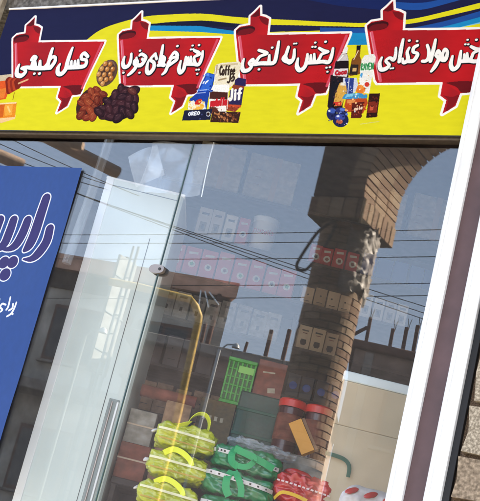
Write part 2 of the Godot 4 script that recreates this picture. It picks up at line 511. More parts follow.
	["p","f2efec",[1072.5,141.9,1198.6,151.2,1514.6,156,1513.8,167.3,1480.9,334.1,1478.7,374.1,1440.5,376.8,1376.1,339.3,1153.7,339.8,1144.1,328.7]],
	["s","f2efec",[1072.5,141.9,8.5,1198.6,151.2,8.5,1514.6,156,8.5,1513.8,167.3,8.5,1480.9,334.1,8.5,1478.7,374.1,8.5,1440.5,376.8,8.5,1376.1,339.3,8.5,1153.7,339.8,8.5,1144.1,328.7,8.5,1072.5,141.9,8.5]],
	["p","f2efec",[1375.6,331,1377.7,386,1401.1,402.1,1397.4,448.3,1434.5,421.7,1440.9,378,1476.4,374.1,1478.8,327.9]],
	["s","f2efec",[1375.6,331,8.5,1377.7,386,8.5,1401.1,402.1,8.5,1397.4,448.3,8.5,1434.5,421.7,8.5,1440.9,378,8.5,1476.4,374.1,8.5,1478.8,327.9,8.5,1375.6,331,8.5]],
	["r","b81a20",[1375.6,331,1377.7,386,1401.1,402.1,1397.4,448.3,1434.5,421.7,1440.9,378,1476.4,374.1,1478.8,327.9]],
	["r","b81a20",[1074.1,146.3,1068.5,128.7,1081.4,115,1121.7,109.3,1113.1,74,1126,60.4,1142,39.1,1152,74.5,1172.6,79.6,1190.7,89,1200.7,154.3]],
	["r","b81a20",[1072.5,141.9,1198.6,151.2,1514.6,156,1513.8,167.3,1480.9,334.1,1478.7,374.1,1440.5,376.8,1376.1,339.3,1153.7,339.8,1144.1,328.7]],
	["p","3d0d13",[1075.3,144.2,1074.4,141.6,1072.9,137.8,1071.8,133.7,1072,130.1,1073.6,126.9,1076.1,123.8,1079.8,121,1085.3,118.7,1093.5,116.8,1104,115.2,1114.6,114.3,1123.5,114.2,1130.4,115.1,1136.3,116.9,1140.8,119.3,1143.8,122.2,1145.3,126.1,1145.3,130.9,1143.7,135.6,1140.3,139.5,1134.4,142.6,1126.4,145.2,1117.5,147.1,1108.8,148.2,1099.8,148,1090.1,146.7,1081.4,145.2,1075.3,144.2]],
	["p","6d1219",[1076.8,148.2,1077.5,145,1078.4,140.4,1079.9,135.6,1082.7,131.7,1086.9,129.1,1092.3,127.1,1098.5,125.6,1105,124.5,1112.4,123.7,1120.8,123.3,1128.7,123.5,1134.8,124.6,1139.1,126.9,1142.3,130.3,1143.6,134.1,1142,137.4,1136.5,140.5,1127.8,143.6,1118,146.3,1108.8,148.2,1100,148.9,1090.7,148.9,1082.6,148.4,1076.8,148.2]],
	["p","5a1016",[1115.8,75.8,1128.4,62.7,1140.9,44.3,1149.5,74.4,1132.9,79.1]],
	["p","74131a",[1147.6,78.7,1152.6,79.4,1159.9,80.4,1167.5,81.7,1173.9,83.2,1178.6,84.7,1182.5,86.3,1185.7,88.4,1188.2,91.5,1190.5,96.7,1192.4,103.5,1193,109.6,1191.6,112.9,1187,112.6,1180,109.8,1172.3,105.6,1165.7,101.2,1160.2,95.8,1155,89.2,1150.7,83,1147.6,78.7]],
	["p","641117",[1383.9,341.4,1391.3,340.3,1401.9,338.7,1414.1,337.2,1426.4,336.4,1440.1,336.1,1455.3,336,1469.1,337.1,1478.5,340.2,1482.3,346.9,1482.2,356.2,1479.6,365.5,1475.7,372.1,1469.6,375.4,1461.2,376.8,1452.2,376.6,1444.5,375.2,1439.1,371.9,1434.8,366.8,1430.3,361.1,1424,356.2,1414.5,351.8,1402.7,347.6,1391.6,344,1383.9,341.4]],
	["p","7d141b",[1383.8,384.7,1390.2,386.1,1399.4,388.2,1409.3,390,1417.5,390.6,1424.3,388.6,1430.4,384.9,1435.2,382.1,1438,382.9,1438.3,389.2,1436.6,399.1,1433.5,409.9,1429.8,418.9,1424.6,426.6,1418,434.1,1411.6,439.3,1407.1,440.1,1405.7,434.1,1406.2,423,1406.8,410.8,1405.5,401.2,1401,395.2,1394.5,390.6,1388.2,387.2,1383.8,384.7]],
	["s","d4596e",[1091.6,155.6,5,1163,333.1,5]],
	["s","e0909c",[1086.6,155.4,1.8,1156.5,328.8,1.8]],
	["s","cf4a60",[1503.8,164.9,5,1476.7,348.4,5]],
	["p","f2efec",[1575.6,146.3,1570,128.7,1582.9,115,1623.2,109.3,1614.6,74,1627.5,60.4,1643.5,39.1,1653.5,74.5,1674.1,79.6,1692.2,89,1702.2,154.3]],
	["s","f2efec",[1575.6,146.3,8.5,1570,128.7,8.5,1582.9,115,8.5,1623.2,109.3,8.5,1614.6,74,8.5,1627.5,60.4,8.5,1643.5,39.1,8.5,1653.5,74.5,8.5,1674.1,79.6,8.5,1692.2,89,8.5,1702.2,154.3,8.5,1575.6,146.3,8.5]],
	["p","f2efec",[1574,141.9,1700.1,151.2,2016.1,156,2015.3,167.3,1982.4,334.1,1980.2,374.1,1942,376.8,1877.6,339.3,1655.2,339.8,1645.6,328.7]],
	["s","f2efec",[1574,141.9,8.5,1700.1,151.2,8.5,2016.1,156,8.5,2015.3,167.3,8.5,1982.4,334.1,8.5,1980.2,374.1,8.5,1942,376.8,8.5,1877.6,339.3,8.5,1655.2,339.8,8.5,1645.6,328.7,8.5,1574,141.9,8.5]],
	["p","f2efec",[1877,331,1879.2,386,1902.6,402.1,1898.9,448.3,1935.9,421.7,1942.4,378,1977.9,374.1,1980.3,327.9]],
	["s","f2efec",[1877,331,8.5,1879.2,386,8.5,1902.6,402.1,8.5,1898.9,448.3,8.5,1935.9,421.7,8.5,1942.4,378,8.5,1977.9,374.1,8.5,1980.3,327.9,8.5,1877,331,8.5]],
	["r","b81a20",[1877,331,1879.2,386,1902.6,402.1,1898.9,448.3,1935.9,421.7,1942.4,378,1977.9,374.1,1980.3,327.9]],
	["r","b81a20",[1575.6,146.3,1570,128.7,1582.9,115,1623.2,109.3,1614.6,74,1627.5,60.4,1643.5,39.1,1653.5,74.5,1674.1,79.6,1692.2,89,1702.2,154.3]],
	["r","b81a20",[1574,141.9,1700.1,151.2,2016.1,156,2015.3,167.3,1982.4,334.1,1980.2,374.1,1942,376.8,1877.6,339.3,1655.2,339.8,1645.6,328.7]],
	["p","3d0d13",[1576.8,144.2,1575.8,141.6,1574.3,137.8,1573.3,133.7,1573.5,130.1,1575.1,126.9,1577.6,123.8,1581.3,121,1586.8,118.7,1595,116.8,1605.5,115.2,1616.1,114.3,1625,114.2,1631.9,115.1,1637.8,116.9,1642.3,119.3,1645.3,122.2,1646.8,126.1,1646.8,130.9,1645.2,135.6,1641.8,139.5,1635.9,142.6,1627.9,145.2,1619,147.1,1610.3,148.2,1601.3,148,1591.6,146.7,1582.9,145.2,1576.8,144.2]],
	["p","6d1219",[1578.3,148.2,1579,145,1579.8,140.4,1581.4,135.6,1584.2,131.7,1588.4,129.1,1593.8,127.1,1600,125.6,1606.4,124.5,1613.9,123.7,1622.3,123.3,1630.2,123.5,1636.3,124.6,1640.6,126.9,1643.8,130.3,1645,134.1,1643.5,137.4,1638,140.5,1629.3,143.6,1619.4,146.3,1610.3,148.2,1601.5,148.9,1592.2,148.9,1584,148.4,1578.3,148.2]],
	["p","5a1016",[1617.3,75.8,1629.8,62.7,1642.4,44.3,1651,74.4,1634.4,79.1]],
	["p","74131a",[1649.1,78.7,1654.1,79.4,1661.4,80.4,1669,81.7,1675.4,83.2,1680,84.7,1684,86.3,1687.2,88.4,1689.7,91.5,1692,96.7,1693.9,103.5,1694.5,109.6,1693.1,112.9,1688.5,112.6,1681.5,109.8,1673.8,105.6,1667.2,101.2,1661.7,95.8,1656.5,89.2,1652.2,83,1649.1,78.7]],
	["p","641117",[1885.4,341.4,1892.8,340.3,1903.4,338.7,1915.6,337.2,1927.9,336.4,1941.6,336.1,1956.8,336,1970.6,337.1,1980,340.2,1983.7,346.9,1983.7,356.2,1981.1,365.5,1977.2,372.1,1971.1,375.4,1962.7,376.8,1953.7,376.6,1946,375.2,1940.6,371.9,1936.3,366.8,1931.8,361.1,1925.5,356.2,1916,351.8,1904.2,347.6,1893.1,344,1885.4,341.4]],
	["p","7d141b",[1885.3,384.7,1891.7,386.1,1900.9,388.2,1910.7,390,1919,390.6,1925.7,388.6,1931.9,384.9,1936.7,382.1,1939.5,382.9,1939.8,389.2,1938.1,399.1,1935,409.9,1931.2,418.9,1926.1,426.6,1919.5,434.1,1913.1,439.3,1908.6,440.1,1907.2,434.1,1907.7,423,1908.3,410.8,1907,401.2,1902.5,395.2,1896,390.6,1889.7,387.2,1885.3,384.7]],
	["s","d4596e",[1593.1,155.6,5,1664.5,333.1,5]],
	["s","e0909c",[1588,155.4,1.8,1658,328.8,1.8]],
	["s","cf4a60",[2005.3,164.9,5,1978.2,348.4,5]],
	["c","151216",[141.5,248.8,8.5,139.9,271.9,12.4,148.4,292.1,13.4,170.6,296.8,13.3,184.6,282.4,11.8,176.9,269.9,10.4,159.5,264.2,9.4,177.4,260.1,10.4,204,263.2,12.3,230,265.4,12.7,265.4,266,12.7,299.4,263.5,13.1]],
	["c","151216",[194.7,228.4,10.4,200.9,216,11.4,213.8,220.8,10.9,211.6,231.4,9.9,205,235.7,10.4,208.1,255.3,12.3]],
	["s","151216",[212.2,233.2,10.4,225.9,260.9,12.3]],
	["s","151216",[239.5,235.9,9.8,247.1,262.6,12.7]],
	["c","151216",[299.4,263.5,13.1,310.5,241.7,11.6,307.7,222.8,10.2,292.6,219.3,10.2,281.4,241.2,9.7,271.3,261.7,10.7]],
	["c","151216",[279.8,183.6,9.8,280.1,212.4,11.7,283,256.6,12.6]],
	["s","151216",[230.9,288.4,9.6,231.4,288.4,9.6]],
	["s","151216",[255.5,288.3,10.5,255.9,288.3,10.5]],
	["c","151216",[373.6,181.6,8.7,371.3,210.1,11.5,371.2,240.7,12.5,373.1,271.3,12.9,360.4,290.6,12.9,342.5,287.3,12.5,335,266.3,11.6,339,249.7,8.2]],
	["s","151216",[388.7,238.9,9.1,394.6,262.9,11.4]],
	["s","151216",[405.5,238.3,9.1,412.2,263.2,11.4]],
	["s","151216",[418.7,234.3,9,427,261.3,11.4]],
	["c","151216",[458.5,220.8,10.4,438,206,10.9,427.8,215.7,11,434.9,230.7,10,455,234.6,9.9,460.6,251.1,11.3,447.6,262.1,12.3,375.7,264.8,12]],
	["c","151216",[626.2,225.3,7.8,627.5,250.8,11,640.7,267.2,11.4,655.9,259.8,11.4,658.3,238.7,10,652.8,213.1,8.2]],
	["c","151216",[675.8,243.3,9.5,681.1,238.3,9.5,689.9,248.6,10.9,688.3,272.2,11.3,677,289.7,10.8,666.4,299.6,8.1]],
	["c","151216",[675.8,243.3,9.5,682.2,256.1,10.4,708.8,260.8,11.7,719.7,245,11.3,721.7,228.2,9.5,699.4,215.4,9.5,691.9,220.3,8.6]],
	["s","151216",[680.7,229.8,8.2,687.1,248.6,10.4]],
	["s","151216",[719.5,244.1,10.8,708.5,235.5,9]],
	["c","151216",[758.7,216.4,9.4,749,228.8,9.4,746.4,240.5,9.4,764.6,252.6,9.8,769.6,274.4,11.1,758.2,292.5,12,744.3,285.6,11.2,737.8,259.2,9.4,739.4,241.2,7.6]],
	["s","151216",[758.7,216.4,9,771.4,236.8,8.9]],
	["c","151216",[781.5,182.4,8.1,786.1,216.2,10.3,788.8,249.7,10.7]],
	["c","151216",[786,262.1,9.8,801,260.3,11.1,810.6,262.6,11.1]],
	["s","151216",[687,200.8,8.5,687.5,200.8,8.5]],
	["s","151216",[642,289.6,8.5,642.5,289.6,8.5]],
	["s","151216",[713.3,290.6,8.4,713.8,290.6,8.3]],
	["c","151216",[781.7,183.3,8.1,786.3,221.2,10.3,789.6,246.4,10.2]],
	["c","151216",[793.5,258.9,10.7,802.5,255,11.1,805.2,236.2,9.3,794.5,228.9,9.4,795,246.5,9.3]],
	["c","151216",[827.7,235.5,8.4,840.5,212,9.7,857.4,227,9.7,836.6,235.7,8.8,828.1,251.3,10.2,827.4,267.9,10.1,824,288.5,10.1,814.8,299.1,7.5]],
	["c","151216",[827.4,267.9,9.7,840.7,256.5,10.1,858.2,241.5,10.1,857.1,229,9.2]],
	["c","151216",[877.8,248.1,7.9,878.6,277,10.9,889.8,293.6,10.9,899.2,281.4,10.9,897.9,256.7,10,894.8,231.9,7.9]],
	["s","151216",[898.9,260.1,10,938.1,260.4,10.8]],
	["s","151216",[904.3,234.2,7.9,910.8,259,10]],
	["s","151216",[914.8,231.5,7.8,922.6,259.3,10]],
	["c","151216",[922.3,206.9,8.3,939.7,214.4,10,948.6,222.8,8.7,935.2,228.7,9.1,929.4,236.8,8.7,939.4,257.5,10.4]],
	["c","151216",[958,210.7,7.8,961.6,237.5,9.9,956.7,261.9,10.3,938.1,260.4,10.4]],
	["s","151216",[844.7,186.7,8.7,845.2,186.7,8.7]],
	["s","151216",[906.5,202,7.7,906.9,202,7.7]],
	["s","151216",[915.9,201.4,7.7,916.3,201.4,7.7]],
	["s","151216",[908.8,186.3,7.7,909.2,186.3,7.7]],
	["s","151216",[934.9,184.9,8.1,935.4,184.9,8.1]],
	["s","151216",[952.9,282.7,7.6,953.3,282.7,7.6]],
	["s","151216",[962.6,282.1,7.6,963,282.1,7.6]],
	["s","151216",[961.2,299.2,7.5,961.6,299.2,7.5]],
	["c","151216",[1134.8,245.2,7.3,1134.7,269.1,10.4,1145.2,289.1,10.8,1164.3,287.7,10.8,1172.8,273.2,9.4,1160.3,260,8.6,1171,247.3,9,1180.2,264.7,10.3,1206.1,262.6,10.7,1236.9,263.2,10.7]],
	["c","151216",[1184.8,211.7,8.1,1207.4,218.7,9.4,1220.8,225.9,8.5,1197.1,235.7,9,1189.3,249.4,9.9,1182,263.4,10.3]],
	["s","151216",[1231.2,232.2,7.6,1237.5,262.3,10.2]],
	["c","151216",[1254.4,181.1,8.1,1257.4,215.6,9.8,1258.2,258.5,10.6,1236.9,263.2,10.2]],
	["c","151216",[1299.3,203.8,7.1,1295.6,229.4,9.3,1289.7,246.3,10.1,1304.5,256.8,10.1,1317,255.4,10.1]],
	["s","151216",[1234.4,202.6,8,1234.7,202.6,8]],
	["s","151216",[1205.2,285.4,8.4,1205.6,285.4,8.4]],
	["c","151216",[1296.9,201.8,7.5,1295.5,223.2,8.8,1297.7,244.6,9.7,1317.6,262,10.1,1327.8,245.2,9.6,1323,213.2,7.9]],
	["c","151216",[1345.1,247.7,7.4,1347.9,275.2,10.4,1363.5,291.5,10.8,1378.7,280,10.4,1380.8,254.8,9.5,1377.1,231.5,7.4]],
	["s","151216",[1383.2,264.1,9.9,1422.7,262.7,10.3]],
	["s","151216",[1390.9,236,7.4,1397.2,261.4,9.5]],
	["s","151216",[1402.5,232.1,7.4,1410.7,261.7,9.5]],
	["c","151216",[1415.9,210,7.8,1435.1,220.2,9,1452.9,224.8,7.7,1432,232.7,8.6,1427.5,245.2,8.6,1422.5,261.9,9.9]],
	["c","151216",[1467.8,212.6,7.7,1469,239.9,9.4,1464.3,262.7,10.2,1443.1,261,9.8,1422.7,262.7,9.9]],
	["s","151216",[1315.8,190,7,1316.2,190,7]],
	["s","151216",[1323.8,189.3,7,1324.2,189.4,7]],
	["s","151216",[1388.8,203.9,7.3,1389.1,203.9,7.3]],
	["s","151216",[1399.8,204.2,7.3,1400.2,204.2,7.3]],
	["s","151216",[1395.3,187.9,7.3,1395.7,188,7.3]],
	["s","151216",[1433.5,186.1,8.1,1433.8,186.1,8.1]],
	["s","151216",[1460.7,283.5,7.1,1461.1,283.5,7.1]],
	["s","151216",[1472.6,281.6,7.1,1473,281.6,7.1]],
	["s","151216",[1467.7,298.5,7.1,1468.1,298.6,7.1]],
	["c","151216",[1651.8,250,6.6,1649,272.4,9.4,1658.3,292.9,10.2,1674.9,291.1,10.2,1683.7,277.9,8.6,1668.9,263,7.8,1679.8,251.8,8.2,1695.1,259.1,9.4,1698.2,242.9,8.6,1693.9,216.3,7]],
	["c","151216",[1712.3,186.2,7.4,1712.9,220.9,9.4,1716.3,266.4,8.9]],
	["c","151216",[1740.2,217.5,7.3,1736.7,233.6,8.1,1744.6,256,9.3,1739.9,268,9.3,1731.2,269.1,8.5,1726,255.7,6.5]],
	["c","151216",[1745.1,265.3,9.7,1764.2,264.5,9.6,1773.6,247.4,9.2,1771.5,237.7,8.1,1757.2,232.1,8.1,1756.3,217.1,8.9,1767,209.3,8.1]],
	["s","151216",[1691.9,289.8,6.8,1692.2,289.8,6.8]],
	["s","151216",[1699.5,289.1,6.8,1699.9,289.1,6.8]],
	["s","151216",[1734.4,190.6,7.7,1734.7,190.6,7.7]],
	["s","151216",[1762.1,193.4,7.2,1762.4,193.4,7.2]],
	["c","151216",[1800,209.2,7.6,1809.7,229.6,8,1814,253.7,9.2,1807.4,265.6,8.8,1796,266.2,8]],
	["c","151216",[1823.8,189.7,7.2,1824.1,225.9,9.2,1822.8,266.7,8.7]],
	["c","151216",[1836.5,245.4,7.9,1840.8,229.5,8,1850.4,243.3,8.3,1848.5,263.2,9.1,1841.9,286.1,9.5,1833.3,302.6,7.1]],
	["c","151216",[1836.5,245.4,7.5,1846.7,254.4,8.3,1869.1,262.8,9.8,1873.2,237.1,7.9,1862.4,224.9,8.3,1858.4,241.9,7.5,1862.6,258.7,8.7]],
	["c","151216",[1892.5,249.5,6.7,1892.9,279.1,9.4,1904.6,296.3,9.7,1917.9,283.5,9.3,1917.9,255.9,8.6,1916.9,232.2,6.7]],
	["s","151216",[1920.5,268.6,9,1953.4,267.3,9.3]],
	["s","151216",[1930.4,244.4,6.6,1934.7,266.1,8.5]],
	["s","151216",[1938.9,240.6,6.6,1945.1,266.4,8.5]],
	["c","151216",[1947.2,217.1,7.4,1963.5,225.4,8.5,1978.1,229,7.7,1960.7,239.2,7.8,1957.5,250.9,7.8,1953.2,266.5,9.3]],
	["c","151216",[1953.4,267.3,9.3,1972.1,269.6,9.2,1992.4,261.4,8.5,1992.1,222.2,7]],
	["s","151216",[1926.6,208.3,6.6,1927,208.3,6.6]],
	["s","151216",[1936.3,208.6,6.6,1936.6,208.6,6.6]],
	["s","151216",[1930.9,192.5,6.6,1931.2,192.5,6.6]],
	["s","151216",[1959.8,193.4,7.3,1960.2,193.4,7.3]],
	["c","f4f2ef",[138.4,246.3,5.2,136.7,269.5,9.1,145.3,289.7,10.1,167.5,294.4,10.1,181.5,280,8.6,173.8,267.5,7.1,156.4,261.8,6.1,174.3,257.7,7.1,200.9,260.8,9.1,227,263,9.5,262.4,263.6,9.4,296.4,261.1,9.9]],
	["c","f4f2ef",[191.6,226,7.1,197.8,213.6,8.1,210.7,218.3,7.6,208.5,229,6.6,202,233.3,7.1,205.1,252.9,9.1]],
	["s","f4f2ef",[209.1,230.8,7.1,222.8,258.5,9]],
	["s","f4f2ef",[236.4,233.5,6.6,244.1,260.2,9.5]],
	["c","f4f2ef",[296.4,261.1,9.9,307.5,239.4,8.4,304.7,220.4,7,289.6,217,7,278.4,238.8,6.5,268.3,259.3,7.5]],
	["c","f4f2ef",[276.8,181.2,6.6,277.1,210,8.5,280,254.2,9.4]],
	["s","f4f2ef",[227.3,286.4,5.3,229.7,286.5,5.3]],
	["s","f4f2ef",[251.9,286.3,6.2,254.3,286.4,6.2]],
	["c","f4f2ef",[370.7,179.2,5.5,368.3,207.7,8.4,368.3,238.4,9.3,370.2,268.9,9.7,357.4,288.3,9.7,339.5,285,9.3,332.1,263.9,8.4,336.1,247.4,5]],
	["s","f4f2ef",[385.7,236.5,5.9,391.7,260.6,8.3]],
	["s","f4f2ef",[402.6,236,5.9,409.3,260.9,8.3]],
	["s","f4f2ef",[415.8,231.9,5.9,424.1,259,8.2]],
	["c","f4f2ef",[455.6,218.4,7.3,435.1,203.6,7.8,424.9,213.4,7.8,432,228.3,6.8,452.1,232.2,6.8,457.8,248.8,8.2,444.7,259.8,9.1,372.8,262.4,8.8]],
	["c","f4f2ef",[623.4,223,4.8,624.8,248.5,8,638,264.9,8.4,653.1,257.5,8.4,655.5,236.4,7,650.1,210.8,5.2]],
	["c","f4f2ef",[673.1,241,6.5,678.4,236,6.5,687.2,246.3,7.9,685.6,269.9,8.3,674.3,287.4,7.9,663.7,297.3,5.1]],
	["c","f4f2ef",[673.1,241,6.5,679.5,253.8,7.4,706.1,258.5,8.7,717,242.7,8.3,719,225.9,6.5,696.7,213.1,6.5,689.1,218.1,5.6]],
	["s","f4f2ef",[678,227.5,5.2,684.4,246.3,7.4]],
	["s","f4f2ef",[716.8,241.9,7.8,705.8,233.2,6]],
	["c","f4f2ef",[756,214.1,6.5,746.4,226.5,6.5,743.7,238.2,6.5,761.9,250.3,6.9,767,272.1,8.2,755.6,290.3,9.1,741.7,283.4,8.2,735.1,256.9,6.4,736.7,238.9,4.7]],
	["s","f4f2ef",[756,214.1,6,768.7,234.5,6]],
	["c","f4f2ef",[778.8,180.2,5.1,783.4,213.9,7.3,786.2,247.4,7.7]],
	["c","f4f2ef",[783.3,259.9,6.8,798.4,258.1,8.1,808,260.3,8.1]],
	["s","f4f2ef",[683.8,198.8,4.6,686,198.9,4.6]],
	["s","f4f2ef",[638.8,287.7,4.6,641,287.7,4.6]],
	["s","f4f2ef",[710.1,288.8,4.5,712.3,288.8,4.5]],
	["c","f4f2ef",[779.1,181,5.1,783.6,218.9,7.3,786.9,244.1,7.3]],
	["c","f4f2ef",[790.8,256.7,7.7,799.9,252.7,8.2,802.6,234,6.4,791.8,226.7,6.4,792.3,244.2,6.4]],
	["c","f4f2ef",[825,233.2,5.5,837.9,209.7,6.8,854.8,224.7,6.8,834,233.4,5.9,825.4,249,7.2,824.8,265.6,7.2,821.4,286.3,7.2,812.2,296.9,4.6]],
	["c","f4f2ef",[824.8,265.6,6.8,838.1,254.3,7.2,855.6,239.3,7.2,854.5,226.8,6.3]],
	["c","f4f2ef",[875.2,245.9,5,876.1,274.8,8,887.2,291.4,8,896.6,279.2,8,895.3,254.5,7.1,892.3,229.7,5]],
	["s","f4f2ef",[896.3,257.8,7.1,935.6,258.2,7.9]],
	["s","f4f2ef",[901.7,232,5,908.3,256.8,7.1]],
	["s","f4f2ef",[912.2,229.3,5,920.1,257,7.1]],
	["c","f4f2ef",[919.8,204.7,5.4,937.1,212.1,7.1,946.1,220.6,5.8,932.7,226.5,6.2,926.9,234.6,5.8,936.9,255.3,7.5]],
	["c","f4f2ef",[955.5,208.5,4.9,959.1,235.3,7.1,954.2,259.7,7.5,935.6,258.2,7.5]],
	["s","f4f2ef",[841.6,184.8,4.8,843.8,184.8,4.8]],
	["s","f4f2ef",[903.4,200.1,4,905.5,200.2,4]],
	["s","f4f2ef",[912.8,199.5,4,914.9,199.6,4]],
	["s","f4f2ef",[905.7,184.4,4,907.8,184.5,4]],
	["s","f4f2ef",[931.9,183.1,4.4,934,183.1,4.4]],
	["s","f4f2ef",[949.9,280.9,3.9,952,281,3.9]],
	["s","f4f2ef",[959.6,280.3,3.9,961.7,280.3,3.9]],
	["s","f4f2ef",[958.2,297.3,3.9,960.3,297.4,3.9]],
	["c","f4f2ef",[1132.4,243.1,4.5,1132.3,266.9,7.6,1142.8,286.9,8.1,1162,285.5,8,1170.4,271,6.7,1157.9,257.9,5.8,1168.6,245.1,6.3,1177.8,262.6,7.6,1203.7,260.5,8,1234.6,261.1,7.9]],
	["c","f4f2ef",[1182.5,209.5,5.4,1205.1,216.5,6.7,1218.5,223.8,5.8,1194.7,233.6,6.2,1186.9,247.2,7.1,1179.7,261.3,7.6]],
	["s","f4f2ef",[1228.9,230,4.9,1235.2,260.2,7.5]],
	["c","f4f2ef",[1252.1,178.9,5.3,1255.1,213.5,7.1,1255.9,256.3,7.9,1234.6,261.1,7.5]],
	["c","f4f2ef",[1297,201.7,4.4,1293.3,227.2,6.6,1287.4,244.2,7.4,1302.2,254.7,7.4,1314.7,253.2,7.4]],
	["s","f4f2ef",[1231.5,200.8,4.4,1233.5,200.9,4.4]],
	["s","f4f2ef",[1202.4,283.6,4.8,1204.4,283.6,4.8]],
	["c","f4f2ef",[1294.6,199.7,4.8,1293.3,221.1,6.1,1295.4,242.4,7,1315.4,259.9,7.4,1325.6,243.1,7,1320.8,211.1,5.2]],
	["c","f4f2ef",[1342.9,245.6,4.8,1345.7,273.1,7.8,1361.3,289.4,8.2,1376.5,277.9,7.7,1378.6,252.7,6.9,1374.8,229.4,4.7]],
	["s","f4f2ef",[1380.9,262,7.3,1420.5,260.6,7.7]],
	["s","f4f2ef",[1388.6,233.9,4.7,1395,259.3,6.9]],
	["s","f4f2ef",[1400.3,229.9,4.7,1408.5,259.6,6.8]],
	["c","f4f2ef",[1413.7,207.9,5.1,1432.9,218.1,6.4,1450.7,222.7,5.1,1429.8,230.6,6,1425.4,243.1,6,1420.3,259.8,7.2]],
	["c","f4f2ef",[1465.6,210.5,5.1,1466.9,237.8,6.8,1462.1,260.6,7.6,1440.9,258.9,7.2,1420.5,260.6,7.2]],
	["s","f4f2ef",[1313.1,188.2,3.5,1315,188.2,3.5]],
	["s","f4f2ef",[1321.1,187.6,3.5,1323,187.6,3.5]],
	["s","f4f2ef",[1386.1,202.1,3.9,1387.9,202.2,3.9]],
	["s","f4f2ef",[1397.1,202.4,3.9,1399,202.5,3.9]],
	["s","f4f2ef",[1392.6,186.2,3.9,1394.5,186.2,3.9]],
	["s","f4f2ef",[1430.8,184.3,4.6,1432.7,184.3,4.6]],
	["s","f4f2ef",[1458.1,281.8,3.8,1459.9,281.8,3.8]],
	["s","f4f2ef",[1470,279.9,3.8,1471.9,279.9,3.8]],
	["s","f4f2ef",[1465.1,296.8,3.8,1466.9,296.9,3.8]],
	["c","f4f2ef",[1649.8,248,4.1,1646.9,270.4,6.9,1656.3,290.8,7.7,1672.8,289.1,7.7,1681.7,275.9,6.1,1666.9,261,5.3,1677.8,249.8,5.7,1693.1,257,6.9,1696.2,240.9,6.1,1691.9,214.3,4.5]],
	["c","f4f2ef",[1710.3,184.1,4.9,1710.9,218.8,6.9,1714.3,264.4,6.4]],
	["c","f4f2ef",[1738.2,215.5,4.8,1734.7,231.6,5.6,1742.7,254,6.8,1737.9,266,6.8,1729.2,267.1,6,1724,253.6,4]],
	["c","f4f2ef",[1743.1,263.3,7.2,1762.2,262.5,7.2,1771.6,245.4,6.8,1769.5,235.7,5.6,1755.3,230.1,5.6,1754.3,215.1,6.4,1765,207.3,5.6]],
	["s","f4f2ef",[1689.4,288.2,3.6,1691.1,288.2,3.6]],
	["s","f4f2ef",[1697.1,287.5,3.6,1698.8,287.5,3.6]],
	["s","f4f2ef",[1731.9,188.9,4.4,1733.7,188.9,4.4]],
	["s","f4f2ef",[1759.7,191.7,4,1761.4,191.8,4]],
	["c","f4f2ef",[1798.1,207.2,5.2,1807.7,227.6,5.6,1812,251.7,6.7,1805.4,263.6,6.3,1794.1,264.2,5.6]],
	["c","f4f2ef",[1821.8,187.7,4.8,1822.2,223.9,6.7,1820.8,264.7,6.3]],
	["c","f4f2ef",[1834.6,243.4,5.5,1838.8,227.5,5.5,1848.5,241.3,5.9,1846.6,261.2,6.7,1840,284.2,7.1,1831.4,300.7,4.7]],
	["c","f4f2ef",[1834.6,243.4,5.1,1844.7,252.4,5.9,1867.2,260.9,7.4,1871.3,235.1,5.5,1860.5,222.9,5.9,1856.5,239.9,5.1,1860.7,256.8,6.3]],
	["c","f4f2ef",[1890.6,247.5,4.3,1891,277.2,7,1902.7,294.3,7.3,1916.1,281.6,7,1916.1,254,6.2,1915,230.2,4.3]],
	["s","f4f2ef",[1918.6,266.6,6.6,1951.5,265.3,6.9]],
	["s","f4f2ef",[1928.6,242.4,4.3,1932.9,264.2,6.2]],
	["s","f4f2ef",[1937,238.6,4.3,1943.2,264.4,6.2]],
	["c","f4f2ef",[1945.3,215.1,5,1961.6,223.5,6.2,1976.2,227,5.4,1958.8,237.2,5.4,1955.6,248.9,5.4,1951.3,264.6,6.9]],
	["c","f4f2ef",[1951.5,265.3,6.9,1970.3,267.7,6.9,1990.5,259.5,6.1,1990.2,220.3,4.6]],
	["s","f4f2ef",[1924.3,206.6,3.5,1926,206.7,3.5]],
	["s","f4f2ef",[1934,206.9,3.5,1935.6,207,3.5]],
	["s","f4f2ef",[1928.6,190.9,3.5,1930.3,190.9,3.5]],
	["s","f4f2ef",[1957.6,191.7,4.2,1959.2,191.8,4.2]],
	["p","c9b79a",[30.5,292.9,117.6,285.5,123.9,315.5,43.8,327.4]],
	["p","d9561f",[40.5,318.8,122.3,311.2,130.3,345.3,128.2,391.9,71.8,400.2]],
	["p","e07a2c",[53.8,353.2,115.4,345.2,116.7,387.6,70.2,395.9]],
	["s","7c1f10",[110.6,312.8,14.3,132.6,358,14.2]],
	["s","b5401c",[122.5,315.4,14.3,141.5,353,14.2]],
	["s","8f2712",[134.3,318.1,14.3,150.5,348,14.2]],
	["s","b5401c",[145.2,318.3,14.2,159.4,343,14.2]],
	["s","7c1f10",[156.1,318.4,14.2,168.3,338,14.2]],
	["s","e0ad7c",[167.4,326.6,4.3,205.7,311.3,3.8]],
	["s","8f5a16",[160.4,366.7,1.6,164.2,396.2,1.4]],
	["p","efc48a",[97.8,467.7,202.3,458.9,203.7,475.5,146.7,492.5,107.5,492.8]],
	["p","e58a22",[75.1,408.7,187.6,406.7,200.5,467.2,101.1,476]],
	["p","f0a63c",[127.9,417.2,171.3,415.1,182.9,459,150.3,463.3]],
	["p","cc5f18",[75.1,408.7,131.2,413,142.1,467.5,101.1,476]],
	["s","f6d3a0",[96.6,412.9,3.3,183.5,408.8,3.3]],
	["s","f7c877",[150.7,425.6,3.8,168.4,446.5,3.7]],
	["e","5b4033",[566.9,287.8,43.8,18.8,-13.3,52]],
	["e","74574a",[561,283.7,37,15.8,-11.9,46.7]],
	["e","4a332a",[567.6,289.9,32.3,13.8,-10.6,41.2]],
